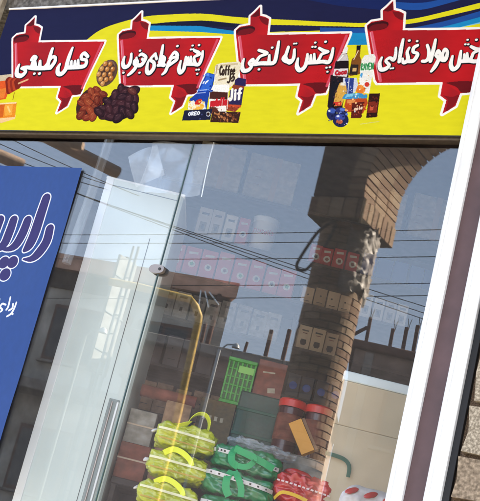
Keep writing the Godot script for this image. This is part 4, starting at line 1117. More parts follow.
	["e","6b3a20",[1157.8,467.5,2,0.7,-0.2,1.4]],
	["e","c58a58",[1061.3,452.1,-1.9,0.8,-1.4,-1.9]],
	["e","2c160f",[1169.2,480.9,0.8,1.5,-1,0.3]],
	["e","c58a58",[1097.6,466.2,3.8,0.8,0,2.2]],
	["e","c58a58",[1094.2,462.6,3.7,2,-0.8,2]],
	["e","8a4c2a",[1104.2,457.2,1.7,1.1,-0.3,0.6]],
	["e","6b3a20",[1106.1,478.7,1.6,3.6,-2.2,0.4]],
	["e","c58a58",[1131.9,473.4,0.5,3.4,-2,-0.2]],
	["e","c58a58",[1093.3,445.7,-1.3,2,-1.4,-0.9]],
	["e","c58a58",[1150,474.7,2.2,2,-1.3,1.3]],
	["e","2c160f",[1116.4,447.6,1.4,0.6,-0.1,0.5]],
	["e","c58a58",[1074.5,448.7,2.1,3.2,-2.4,0.9]],
	["e","2c160f",[1160.9,463.7,1.5,1.2,-0.6,0.7]],
	["e","8a4c2a",[1095.6,459.5,1.8,0.9,-0.5,1.3]],
	["e","2c160f",[1077.7,456.6,-3,1.4,-1.7,-2.2]],
	["e","2c160f",[1141.4,478.9,0.7,3.1,-1.9,-0.1]],
	["e","a9653a",[1120,482.2,1.3,1.5,-1.2,0.7]],
	["e","6b3a20",[1129,465.4,0.6,3.5,-2.9,-0.3]],
	["e","2c160f",[1170.5,473.2,0.3,2.4,-1.4,-0.2]],
	["e","8a4c2a",[1159.5,452.9,-1.4,0.8,-0.9,-1]],
	["e","c58a58",[1177.7,479.7,2,2.8,-1.6,0.7]],
	["e","a9653a",[1154.8,478,-2.2,0.6,-0.9,-1.7]],
	["e","a9653a",[1165,448,-2.2,0.2,-0.7,-1.9]],
	["e","8a4c2a",[1081.9,465.1,3.6,2.3,-1,1.7]],
	["e","8a4c2a",[1168.2,445.8,3.1,1.8,-0.9,1.8]],
	["e","2c160f",[1152.3,455.4,1.8,0.4,0,1]],
	["e","6b3a20",[1150.7,454,-1.9,1.2,-1.1,-1.3]],
	["e","8a4c2a",[1162.5,471.4,1.8,2.6,-2.4,1]],
	["e","c58a58",[1150.1,477.9,-2.7,0,-0.3,-1.1]],
	["e","8a4c2a",[1075.4,460.7,-3.2,0.4,-0.6,-1.4]],
	["e","2c160f",[1116.8,454.5,-3,0,-0.6,-2]],
	["e","6b3a20",[1145.6,469.1,2.6,0.1,0.3,1.3]],
	["e","a9653a",[1109.1,449.6,-0.6,1.8,-0.9,-0.4]],
	["e","2c160f",[1105,455.2,-3.4,1,-1.2,-2.1]],
	["e","a9653a",[1118.1,446,3.1,1.9,-0.6,1.1]],
	["e","2c160f",[1093.9,478.2,-1,1.9,-1.8,-1]],
	["e","a9653a",[1071.1,471.7,0.1,3,-1.5,-0.3]],
	["e","a9653a",[1121.8,476.7,1.6,1.9,-1.7,1]],
	["e","8a4c2a",[1123.1,478.4,0.6,1.4,-0.8,0.1]],
	["e","6b3a20",[1096.3,475,1.9,2.4,-0.9,0.5]],
	["e","2c160f",[1144.5,469.5,2.5,0.5,0.1,1.5]],
	["e","ffffff",[1110.7,418.1,3.6,1.2,-0.2,1.3]],
	["e","e8d9cc",[1093.2,413.7,1.4,2.1,-1.3,0.5]],
	["e","e8d9cc",[1118.3,447.1,3.5,0.3,0.3,1.6]],
	["e","7a4630",[1059.3,397.4,0.7,1.4,-0.6,0.1]],
	["e","ffffff",[1053.6,423.1,3,0.6,0.1,2.6]],
	["e","e8d9cc",[1079.8,412.9,3.2,1.8,-1.1,2.3]],
	["e","7a4630",[1081.3,430.7,1.8,1.8,-1.3,1]],
	["e","7a4630",[1097.4,436.9,-0.9,1.7,-1.6,-1]],
	["e","7a4630",[1096.8,401.3,-1.9,1.7,-1.5,-1.4]],
	["e","7a4630",[1064.4,446.1,1.4,2.4,-1.6,0.5]],
	["e","d07a4a",[1141.7,423.2,-1,2,-1.4,-0.8]],
	["e","d07a4a",[1126,440.6,3,0.1,0.4,1.4]],
	["e","d07a4a",[1162.4,431.3,-2.4,0,-0.6,-2.3]],
	["e","6f2c1b",[1133.5,424.4,2.3,2.4,-1.7,1.2]],
	["e","d07a4a",[1145.1,438.9,2.3,0.6,-0,1.2]],
	["e","6f2c1b",[1146,427,1.8,0.3,0.1,1.4]],
	["e","6f2c1b",[1139.5,430.1,-3.1,0.1,-0.7,-2.1]],
	["e","b4552f",[1128.6,434.9,-1.1,1.1,-0.7,-0.6]],
	["e","6f2c1b",[1160.8,426.7,1.1,2.4,-2.1,0.3]],
	["e","b4552f",[1129.8,438,-1.7,0.9,-0.7,-0.9]],
	["e","2a2d55",[975.2,461.2,-2.7,0.2,-0.8,-2.1]],
	["e","11132a",[1037.1,456.8,-0.9,2.9,-3.5,-1.6]],
	["e","11132a",[1006.4,454.1,-1,1.6,-2.1,-1.4]],
	["e","2a2d55",[972.3,442.4,3.9,1.3,-0.3,2.2]],
	["e","11132a",[969.3,460.8,2.3,2.6,-1.1,0.7]],
	["e","2a2d55",[1042.8,452.6,4.6,-0,0.6,2]],
	["e","4d5288",[1021.9,470.8,-3.3,1.2,-1.5,-2.3]],
	["e","4d5288",[1058.9,460.8,1.8,2.3,-1.3,0.6]],
	["e","11132a",[985.9,448.1,3.9,1.3,-0.4,2.9]],
	["e","4d5288",[979.2,446.4,-0.3,4,-3.9,-1.2]],
	["e","4d5288",[1023.7,454,-0,2.9,-2.7,-0.7]],
	["e","4d5288",[1007.9,454.5,2.9,1.1,-0.4,1.7]],
	["e","3b70d4",[997.3,300.7,-1.2,5.3,-4.8,-2]],
	["e","5d8be2",[1004.3,300.3,1.2,5.4,-4.9,-0.4]],
	["e","3b70d4",[1035.3,366.1,-0.9,2.9,-2.9,-1.4]],
	["e","16338a",[1027.2,359.5,-1.4,2.3,-2.5,-1.7]],
	["e","5d8be2",[983.6,359.9,5.2,2.8,-1.5,3.4]],
	["e","16338a",[1026.9,345.3,-3,2.5,-2.7,-2.6]],
	["e","3b70d4",[1016.1,336.1,2.9,0.3,0.2,1.4]],
	["e","16338a",[1019.1,313.3,5,1.4,-0.2,3.3]],
	["e","16338a",[1037.7,362.3,5.7,0.7,0.4,2.5]],
	["e","5d8be2",[1024.3,359.7,4.9,3.9,-1.3,1.4]],
	["e","3b70d4",[1017.7,317,-1,1.9,-1.6,-1]],
	["e","3b70d4",[987.5,305.1,0.2,3,-2.7,-0.5]],
	["c","f3f0ea",[1118.9,358.9,4.4,1125.3,390.9,4.3,1122.3,399.5,4.3,1116.2,394,4.4]],
	["s","f3f0ea",[1134.9,373.5,4.3,1140.2,397.4,4.3]],
	["s","f3f0ea",[1132.5,362.3,4.4,1132.8,363.9,4.4]],
	["c","f3f0ea",[1153.8,357.1,4.3,1148.9,359.7,4.3,1155.3,395.6,4.3]],
	["s","f3f0ea",[1146.5,374.2,4.3,1156,373.2,4.3]],
	["s","c3202a",[1047.5,405.9,3,1050.7,421.9,3]],
	["c","c3202a",[1048.6,411.2,3,1051.3,405.6,3,1054.2,410.7,3,1056.3,421.4,3]],
	["c","c3202a",[1056.7,405.1,3,1059,417.1,3,1062.8,420.9,3,1064.6,416.6,3]],
	["s","c3202a",[1062.3,404.7,3,1065.4,420.6,3]],
	["c","c3202a",[1067.2,396.1,3,1071.4,417.4,3,1074.9,419.8,3]],
	["s","c3202a",[1065.8,404.4,3,1071.7,403.9,3]],
	["c","c3202a",[1076.4,411.6,3,1082.1,409.8,3,1078.6,403.3,3,1076.3,408.9,3,1079.5,419.5,3,1083.4,416.4,3]],
	["s","c3202a",[1084.9,392,3,1090,418.6,3]],
	["s","c3202a",[1093.9,391.3,3,1099.1,417.8,3]],
	["c","c3202a",[1108.1,403.6,3,1104.3,401.2,3,1103.6,409.4,3,1107.4,417.1,3,1109.7,411.6,3]],
	["s","c3202a",[1107.6,401,3,1110.7,416.9,3]],
	["c","e8ecf6",[972.5,446.5,2,969.3,450.3,2,970.2,454.9,2,974.7,457.9,2,977.8,454.1,2,976.9,449.5,2,972.5,446.5,2]],
	["c","e8ecf6",[982.5,457.1,2,980.3,445.6,2,986.1,445.6,2,987.6,448.4,2,981.4,451.4,2,990.1,456.3,2]],
	["c","e8ecf6",[999.5,443.6,2,991.9,444.4,2,994.1,455.9,2,1001.6,455,2]],
	["s","e8ecf6",[993,450.1,2,998.7,449.5,2]],
	["c","e8ecf6",[1007.3,442.8,2,1004.1,446.6,2,1005,451.2,2,1009.4,454.2,2,1012.5,450.4,2,1011.7,445.8,2,1007.3,442.8,2]],
	["c","33231a",[1053.9,274.6,2.5,1048.8,267.7,2.5,1046.9,278.2,2.5,1050.1,292.2,2.5,1056.8,302.6,2.5,1058.6,295.6,2.5]],
	["c","33231a",[1061.6,281.6,2.5,1059.8,288.6,2.5,1063.4,300.8,2.5,1067.2,302.5,2.5,1067.4,292,2.5,1061.6,281.6,2.5]],
	["c","33231a",[1072.8,269.2,2.5,1069.7,270.9,2.5,1076,302.4,2.5]],
	["s","33231a",[1069.1,283.2,2.5,1075.1,283.1,2.5]],
	["c","33231a",[1083.2,269,2.5,1080.2,270.8,2.5,1086.4,302.2,2.5]],
	["s","33231a",[1079.5,283.1,2.5,1085.5,283,2.5]],
	["c","33231a",[1091.9,291.7,2.5,1098.3,289.8,2.5,1093.8,281.2,2.5,1091.5,288.2,2.5,1095.9,302.1,2.5,1100.2,298.5,2.5]],
	["c","33231a",[1102.2,291.5,2.5,1108.7,289.7,2.5,1104.2,281,2.5,1101.9,288,2.5,1106.3,301.9,2.5,1110.6,298.4,2.5]],
	["s","ffffff",[1026.9,267.2,1.2,1040.6,346,1]],
	["s","ffffff",[1031.1,369.9,1.2,1035.5,393.9,1]],
	["s","ffffff",[1105.3,370.4,1.2,1119.8,432.6,1]],
	["p","2a1616",[1498.9,226.2,1519.9,226.7,1532.8,253.5,1538.8,306.2,1480.8,308.7,1497,423.2,1509.4,439.3,1551.3,439.2,1545.3,306.3,1533.6,256.8]],
	["p","e8e6e6",[1505.6,207.7,1520.4,206.8,1520.8,216.8,1520.7,230.1,1503.1,233]],
	["p","c8c2c2",[1500.5,232.9,1522.5,232.1,1533.6,256.8,1489.8,259.2]],
	["p","1d1416",[1486.8,257.8,1533.6,256.8,1539.3,286.5,1488.3,285.7]],
	["p","d9d4d6",[1488.3,285.7,1539,285.2,1541.2,316.1,1489.5,312.1]],
	["c","b01f2c",[1504.2,296,2.6,1500.3,293.4,2.6,1497,298.6,2.6,1498.1,304.8,2.6,1503,308.8,2.6,1505.8,305.3,2.6]],
	["c","b01f2c",[1510.7,298.2,2.6,1507.9,301.8,2.6,1509.6,307.1,2.6,1513.1,307.3,2.6,1514.7,302.3,2.6,1510.7,298.2,2.6]],
	["c","b01f2c",[1524.3,297.8,2.6,1519.9,296.8,2.6,1518.2,301.8,2.6,1521.5,306.1,2.6,1525.3,303.9,2.6]],
	["c","b01f2c",[1533.9,296.3,2.6,1529.9,295.3,2.6,1528.2,300.3,2.6,1531.5,304.6,2.6,1534.7,301,2.6]],
	["s","b01f2c",[1533.6,294.8,2.6,1535.2,304,2.6]],
	["p","1a1720",[1487.7,315.4,1521.7,315.8,1523.6,377.8,1525.6,439.3,1499,423.2]],
	["p","141318",[1549.9,202.3,1564.5,201.3,1566.5,217.9,1553,218.2]],
	["p","7a4a1e",[1552.3,218.2,1567.1,217.9,1569.9,241.1,1580.3,257.8,1585.3,306.9,1553.4,313,1546.1,309.6,1543.7,250.4,1553.2,244]],
	["p","2c2320",[1544.5,270.2,1572.8,272.7,1577.1,310,1546.9,307.6]],
	["p","caa56a",[1554.1,283.5,1569.2,284.4,1570.1,296.9,1555.9,296.6]],
	["p","e9e7e2",[1587.3,238.2,1618.3,234.3,1628.5,245.7,1628.9,275,1635.6,378.4,1594.1,371.8,1579.5,254.5]],
	["e","c7342a",[1619.6,344.9,8.5,0.1,2,8.6]],
	["e","e07b28",[1600.1,362.1,18.2,3.2,0.9,15.6]],
	["e","e9913a",[1602.6,353.8,9.5,1.7,0.5,7.8]],
	["s","4a9ad0",[1591.7,307,4,1591.5,316.7,4]],
	["p","c9cfe0",[1527.7,319.2,1577.5,319.8,1588.1,345.9,1584,374.9,1539.8,377.9]],
	["p","2b3c86",[1535.8,320.6,1548.7,320.7,1556.9,376.7,1544,376.6]],
	["p","2b3c86",[1552,320.8,1568.1,321,1576.2,376.8,1560.1,376.7]],
	["p","d6a54a",[1519.4,338.7,1544.2,342.2,1554.4,371.5,1546.7,420,1516.5,423.2,1513.9,377.8]],
	["p","e8e2d4",[1523.2,335.5,1543.1,337.6,1544.4,348.7,1523.9,346.6]],
	["p","d03a2c",[1514.5,407,1543.6,407.1,1545.4,420,1515.7,419.9]],
	["p","3d8ec2",[1549.5,378,1596.8,375,1630,381.6,1631.1,394.4,1567.7,400.7,1541.8,394.1]],
	["p","7fc0de",[1555.9,378,1581.3,376.9,1577.5,387.8,1552.3,389.6]],
	["p","b3471f",[1557.3,397.4,1629.8,394.4,1638.5,410.4,1629.8,448.6,1577.6,442.4,1557.1,423.2]],
	["p","d98a4a",[1561.3,400.6,1592.8,398.8,1589.5,411.6,1563.9,411.6]],
	["p","5a1c14",[1582.8,410.3,1626.5,407.2,1625.9,464.5,1590.6,464.7]],
	["c","e9c9b0",[1600.2,431,1.8,1597,430.4,1.8,1595.7,433.9,1.8,1597.9,436.8,1.8,1600.8,435.2,1.8]],
	["c","e9c9b0",[1604.9,429,1.8,1602.8,431.6,1.8,1603.9,435.2,1.8,1606.4,435.3,1.8,1607.8,431.8,1.8,1604.9,429,1.8]],
	["s","e9c9b0",[1611.7,423.5,1.8,1613.1,434.1,1.8]],
	["c","e9c9b0",[1621.8,427.2,1.8,1618.9,426.6,1.8,1617.6,430.1,1.8,1619.8,433,1.8,1622.2,430.4,1.8]],
	["s","e9c9b0",[1621.6,426.1,1.8,1622.5,432.5,1.8]],
	["p","2f1410",[1635.6,378.4,1673,377.4,1681.4,461.1,1644.7,464.4]],
	["p","7d2b1c",[1640.3,407.2,1673.1,405.4,1676.6,445.3,1644.5,447.3]],
	["p","c0553a",[1649,423.2,1661.2,421.9,1662.2,437.1,1650,438.4]],
	["e","22285c",[1518.2,449,18,-0.1,5.7,23.2]],
	["e","3c56a8",[1519.1,439.3,12.2,-0,2.3,9.3]],
	["e","d7dcec",[1507.5,439.3,4.3,-0,1.1,4.3]],
	["e","2a2f6a",[1551.3,439.2,21.9,3.7,0.8,12.7]],
	["e","5a74c4",[1553.4,434.7,11,1.8,0.4,5.6]],
	["e","1f2450",[1555.8,471.3,28.4,-0.2,6.3,26.2]],
	["e","3a4698",[1551.6,461.7,18.5,-0.1,2.7,11.4]],
	["e","b05a3c",[1552.9,477.7,12.1,-0.1,2.2,9.2]],
	["e","dfe2ee",[1541.8,458.5,4.3,-0,0.9,3.6]],
	["s","cfc9c0",[1629.2,486.6,0.7,1692.4,476.7,0.7]],
	["e","5a3a3e",[1515.3,368.6,1.1,4.3,-2.9,0]],
	["e","100c10",[1522.4,429.3,2.7,1.2,-0.4,1.8]],
	["e","3a2226",[1496.8,328.5,-0.4,2.4,-1.6,-0.6]],
	["e","3a2226",[1512.5,331.2,0.8,3.9,-3.8,-0.2]],
	["e","3a2226",[1510.5,372.9,-2.7,0.3,-0.9,-2.6]],
	["e","5a3a3e",[1513.2,388.9,2.6,3.5,-2.8,1.6]],
	["e","100c10",[1519.2,415.8,-0.2,3.8,-3.4,-0.9]],
	["e","100c10",[1517,422.5,-1.8,3.4,-3.1,-2.1]],
	["e","5a3a3e",[1507.3,317.7,2.1,1.8,-1.3,1.6]],
	["e","3a2226",[1538.6,404.4,-2.5,0.8,-0.8,-1.5]],
	["e","3a2226",[1506.5,339.5,1.8,0.6,-0.2,1.3]],
	["e","3a2226",[1532.2,421,0.7,2.3,-0.9,0.1]],
	["e","100c10",[1498.7,336.2,2.9,2.9,-1.5,1.4]],
	["e","5a3a3e",[1506,318.7,-0.9,3.1,-2.3,-1.1]],
	["e","b07a2c",[1527.9,390.1,-0.9,1.6,-1.9,-1.3]],
	["e","e8a83c",[1528,380.3,-2.3,0.6,-0.9,-2]],
	["e","e8a83c",[1539.1,392.2,-2,0.9,-1.3,-2]],
	["e","b07a2c",[1519.2,389.1,0.1,2.5,-1.5,-0.3]],
	["e","b07a2c",[1520.1,385.8,0.3,3.1,-2.4,-0.4]],
	["e","b07a2c",[1518.6,380.1,3.2,2,-0.8,1.6]],
	["e","b07a2c",[1522.1,402.1,0,2.8,-2.4,-0.5]],
	["e","f0c878",[1535.9,413.2,0.9,3.8,-2.2,-0]],
	["e","e89a50",[1618.4,379.6,-2.5,3.1,-2.7,-2.3]],
	["e","c2481c",[1610.2,420.4,2.7,0.8,-0.1,1.5]],
	["e","a5371a",[1565.7,428.8,3.6,2.6,-1.6,2.6]],
	["e","c2481c",[1581.8,396.2,4.3,1.1,-0.1,2.4]],
	["e","c2481c",[1625.1,416.8,4.1,2.9,-1,1.7]],
	["e","d9e8ef",[1589.3,380.2,-0.9,3.7,-3.5,-1.5]],
	["e","d9e8ef",[1599.4,440.8,0.8,4.1,-2.3,-0.1]],
	["e","f0c090",[1602.9,421.4,-0.5,2.9,-2.4,-0.9]],
	["e","f0c090",[1612.7,378.7,1.1,1.4,-0.7,0.5]],
	["e","f0c090",[1572.9,438.3,1.9,3.3,-2.2,0.8]],
	["e","f0c090",[1615.1,415.9,-2.2,0.1,-0.6,-2.2]],
	["e","e89a50",[1608.4,393.7,-1.1,1.3,-1.1,-1]],
	["e","7fc0de",[1554.7,391.3,3.2,0.3,0.3,2.1]],
	["e","7fc0de",[1571,438.6,-0.8,1.3,-0.9,-0.6]],
	["e","c2481c",[1579.8,425.7,4.3,1.5,-0.5,3.1]],
	["e","a5371a",[1580.9,388.4,-0.5,1.5,-0.9,-0.4]],
	["e","7fc0de",[1600.4,391.1,1.3,4.1,-1.7,0.2]],
	["e","7fc0de",[1594.9,378.7,0.8,3.1,-1.8,0]],
	["e","c2481c",[1634.3,434.2,4.5,1.5,-0.3,2.6]],
	["e","f0c090",[1614.8,432.5,0.9,2.4,-1.7,0.2]],
	["e","e89a50",[1595.4,411.2,3.4,0.8,-0,3]],
	["e","d9e8ef",[1589.5,388.3,1.4,3.1,-2.5,0.6]],
	["e","c2481c",[1600,393.8,-1.2,1.4,-1.5,-1.4]],
	["e","7fc0de",[1585.3,380.4,-0.6,3.6,-2.3,-0.9]],
	["e","c2481c",[1575.6,439.9,-0.7,3.4,-2.6,-1]],
	["e","f0c090",[1595.8,412.9,0.4,2.6,-2.2,-0.2]],
	["e","f0c090",[1581.5,397.7,-2.3,2.5,-2.7,-2.5]],
	["e","f0c090",[1595,408.1,-1.9,0.4,-0.6,-1.5]],
	["e","e89a50",[1566.7,437.9,4.3,2,-0.8,3]],
	["e","e89a50",[1628.3,425,-3.9,0.3,-0.6,-1.9]],
	["e","f0c090",[1598,411.2,-1.8,1.7,-1.1,-1.1]],
	["e","e89a50",[1576.5,415.1,3.5,0.1,0.5,2.5]],
	["e","e89a50",[1601,433.1,1.4,3.7,-2.1,0.3]],
	["e","e89a50",[1565.6,435,-3.1,2,-2.7,-3.4]],
	["e","f4f2ee",[1603,345,2.3,3.3,-2.3,1.2]],
	["e","e39a4a",[1625.3,348.8,2,3.2,-1.5,0.7]],
	["e","8fc28a",[1629,345,-1.3,0.9,-0.8,-0.9]],
	["e","cf4a2e",[1615.4,359.3,1.4,2.7,-2.1,0.7]],
	["e","cf4a2e",[1624.7,347.7,-1.8,0.4,-0.5,-1.1]],
	["e","e39a4a",[1614,368.5,2.3,2.2,-1.6,1.8]],
	["e","cf4a2e",[1590.1,340,2.9,0.2,0.5,2.7]],
	["e","f4f2ee",[1607.4,310.9,-2.4,1.4,-1.4,-1.8]],
	["e","dfe0dc",[1610.8,352,-3.2,0.2,-0.7,-2.3]],
	["e","dfe0dc",[1589.2,317.3,-3,0.3,-0.9,-2.8]],
	["e","e39a4a",[1612.6,331.5,-3.1,1.7,-1.1,-1.6]],
	["e","8fc28a",[1619.5,359,-0.3,2.3,-1.9,-0.7]],
	["e","dfe0dc",[1625,327.8,-2.5,1.3,-0.9,-1.3]],
	["e","8fc28a",[1617.2,330.8,-1.3,0.5,-0.7,-1.1]],
	["e","dfe0dc",[1609.6,346.6,0.3,3.2,-2.8,-0.4]],
	["e","dfe0dc",[1585.7,322.9,-1,1.2,-0.8,-0.7]],
	["e","f4f2ee",[1598.5,362.4,-0.9,2.7,-2,-1]],
	["e","dfe0dc",[1610.8,332.2,-2,1.9,-1.9,-2]],
	["e","dfe0dc",[1599.4,319.4,1.5,0.5,-0.1,0.9]],
	["e","e39a4a",[1617.3,313.2,-1.9,0.5,-0.6,-1.3]],
	["e","b4553a",[1612.5,444,1.5,3.5,-1.8,0.4]],
	["e","3c100c",[1584.9,424.9,1.1,1.3,-0.8,0.5]],
	["e","8a2c1c",[1609.2,412.4,-1.9,1,-0.6,-0.9]],
	["e","b4553a",[1615.9,449,1.7,0.2,0.2,1.2]],
	["e","3c100c",[1595,430.5,0.6,2.8,-2.6,-0.1]],
	["e","8a2c1c",[1601.3,452.9,-0.6,3,-2.6,-1]],
	["e","b4553a",[1603.9,439,-0.9,1.8,-1.4,-0.9]],
	["e","b4553a",[1608.5,452.3,2.2,2.2,-0.9,0.9]],
	["e","8a2c1c",[1603.3,428.8,-1.6,2.6,-1.5,-1.1]],
	["e","3c100c",[1588.6,428.9,3,0.3,0.3,2.2]],
	["e","3c100c",[1605.9,409.5,0.3,1.8,-1.3,-0.1]],
	["e","3c100c",[1588.5,431.4,-1.5,2.6,-1.7,-1.1]],
	["e","3c100c",[1626.7,457.3,0.1,3.4,-1.9,-0.4]],
	["e","b4553a",[1591.8,437.5,3,0.4,0.2,1.7]],
	["e","5a1e16",[1668,397,-2.5,0.5,-0.9,-2.2]],
	["e","5a1e16",[1643.3,402,3.2,1.2,-0.4,2.4]],
	["e","5a1e16",[1652.2,391.3,-0.3,3.2,-3,-1]],
	["e","a04a34",[1656.1,455.1,2,3.1,-1.3,0.6]],
	["e","1e0c0a",[1655.1,423.3,3.5,1.3,-0.2,1.4]],
	["e","1e0c0a",[1667.6,408,3,0.8,-0.1,2.2]],
	["e","5a1e16",[1673.7,408.4,2.8,0.7,-0,1.5]],
	["e","a04a34",[1670.7,422.7,-0,3,-1.7,-0.4]],
	["e","5a1e16",[1649.8,399.2,-0.2,1.6,-1.2,-0.4]],
	["e","1e0c0a",[1656.8,448.9,-1.8,1.9,-2.3,-2.2]],
	["e","1e0c0a",[1659,421.4,-0.1,1.7,-1,-0.3]],
	["e","5a1e16",[1664,393,1.1,3.4,-2.9,0.3]],
	["e","5a1e16",[1659,396.4,-1.9,2.5,-2.4,-2]],
	["e","a04a34",[1681.5,457.4,-2.2,1,-0.6,-1]],
	["e","c9d0e8",[1545.9,447,-1.7,1.9,-1.2,-1.1]],
	["e","c9d0e8",[1573.5,488.2,1.2,1.9,-1.1,0.5]],
	["e","151a48",[1530.5,451.5,2.3,4,-3,1.1]],
	["e","151a48",[1561.7,458.9,-1.9,3,-2.6,-1.9]],
	["e","151a48",[1523.2,472.8,-1.5,1.8,-1.1,-0.9]],
	["e","5f78c8",[1517.6,473.6,0.5,2.4,-2.1,-0.1]],
	["e","c9d0e8",[1555.5,488.3,-1.2,2,-1.9,-1.3]],
	["e","0e1130",[1570.1,447.9,3.1,1,-0.1,1.5]],
	["e","5f78c8",[1523.5,458.6,3.2,3,-1.8,1.9]],
	["e","34479a",[1560.5,455.1,-2.3,2.4,-2.2,-2.1]],
	["e","c9d0e8",[1558.2,473.3,-0.2,1.7,-1.1,-0.4]],
	["e","34479a",[1550.8,471,-3.4,2.5,-1.7,-1.9]],
	["e","0e1130",[1563.3,441.2,3.5,1.6,-0.5,1.9]],
	["e","5f78c8",[1572.4,451.2,5.1,1.3,-0.1,4.2]],
	["e","151a48",[1514,474.7,2.3,1.6,-0.5,0.8]],
	["e","0e1130",[1530.5,445,1.6,4.8,-1.9,0.2]],
	["e","5f78c8",[1549.2,444.1,-3,1.6,-2,-2.9]],
	["e","151a48",[1569,459.5,-1.6,1.6,-2,-1.9]],
	["e","151a48",[1548.3,484.2,-2.5,0.5,-1,-2.4]],
	["e","c9d0e8",[1580.8,484.6,3.8,2.6,-0.8,1.4]],
	["e","0e1130",[1555.8,487.9,-1.2,2.3,-2.6,-1.7]],
	["e","151a48",[1522.7,457.5,0.7,4.8,-4.4,-0.4]],
	["e","5f78c8",[1548.2,459,2.1,3.8,-1.6,0.5]],
	["e","c9d0e8",[1544,458,-1.1,4,-3.7,-1.7]],
	["e","34479a",[1506.8,444.5,-2,1,-0.7,-1]],
	["e","151a48",[1532.1,468.7,-0.8,3,-1.8,-0.8]],
	["e","8a98c4",[1564.3,365.1,3.1,1.9,-0.8,1.8]],
	["e","8a98c4",[1540.7,341.8,2.5,1.2,-0.6,1.8]],
	["e","2b3c86",[1551.4,372.3,-1.2,0.6,-0.8,-1.2]],
	["e","8a98c4",[1548.2,368.4,-1.8,1.3,-1.2,-1.3]],
	["e","e6eaf4",[1538.3,335.1,-2.6,1.1,-1.5,-2.5]],
	["e","e6eaf4",[1569.2,362.3,2,0.4,0.1,1.6]],
	["e","8a98c4",[1536.1,351,2.2,1.4,-0.5,0.9]],
	["e","8a98c4",[1562.6,352.4,2.8,2.6,-1.3,1.3]],
	["e","e6eaf4",[1548.7,336,1.8,2.3,-1.2,0.8]],
	["e","8a98c4",[1571.3,370,1.8,1.1,-0.7,1.6]],
	["e","e6eaf4",[1540.7,367.9,-0.6,2.9,-1.7,-0.7]],
	["e","8a98c4",[1562.4,347.5,-1,0.9,-0.5,-0.5]],
	["s","fff3dc",[1560.1,221.1,1.3,1551,253.9,1.1]],
	["s","ffffff",[1509.2,236.4,1.5,1494.7,258,1.1]],
	["c","e9c9b0",[1600.2,431,1.6,1597,430.4,1.6,1595.7,433.9,1.6,1597.9,436.8,1.6,1600.8,435.2,1.6]],
	["c","e9c9b0",[1604.9,429,1.6,1602.8,431.6,1.6,1603.9,435.2,1.6,1606.4,435.3,1.6,1607.8,431.8,1.6,1604.9,429,1.6]],
	["s","e9c9b0",[1611.7,423.5,1.6,1613.1,434.1,1.6]],
	["c","e9c9b0",[1621.8,427.2,1.6,1618.9,426.6,1.6,1617.6,430.1,1.6,1619.8,433,1.6,1622.2,430.4,1.6]],
	["s","e9c9b0",[1621.6,426.1,1.6,1622.5,432.5,1.6]],
	["p","f2f1ec",[1580,267.6,1627.8,264.6,1631.1,295.9,1583.2,297.7]],
	["c","2f8a4e",[1587.2,292.5,1.8,1583.1,270.6,1.8,1587.8,271.4,1.8,1589.5,276.8,1.8,1585.2,281.5,1.8,1593,292.1,1.8]],
	["c","2f8a4e",[1595.4,291.9,1.8,1595,269.8,1.8,1602.7,291.4,1.8]],
	["s","2f8a4e",[1595.8,284.1,1.8,1599.5,283.9,1.8]],
	["c","2f8a4e",[1600.3,269.4,1.8,1606,280.1,1.8,1607.6,268.9,1.8]],
	["s","2f8a4e",[1606,280.1,1.8,1607.9,291,1.8]],
	["c","2f8a4e",[1615.8,268.3,1.8,1609.9,268.7,1.8,1613.9,290.6,1.8,1619.7,290.2,1.8]],
	["s","2f8a4e",[1611.9,279.7,1.8,1616.3,279.4,1.8]],
	["c","2f8a4e",[1622.8,289.9,1.8,1618.8,268.1,1.8,1628.6,289.5,1.8,1624.7,267.7,1.8]]
]
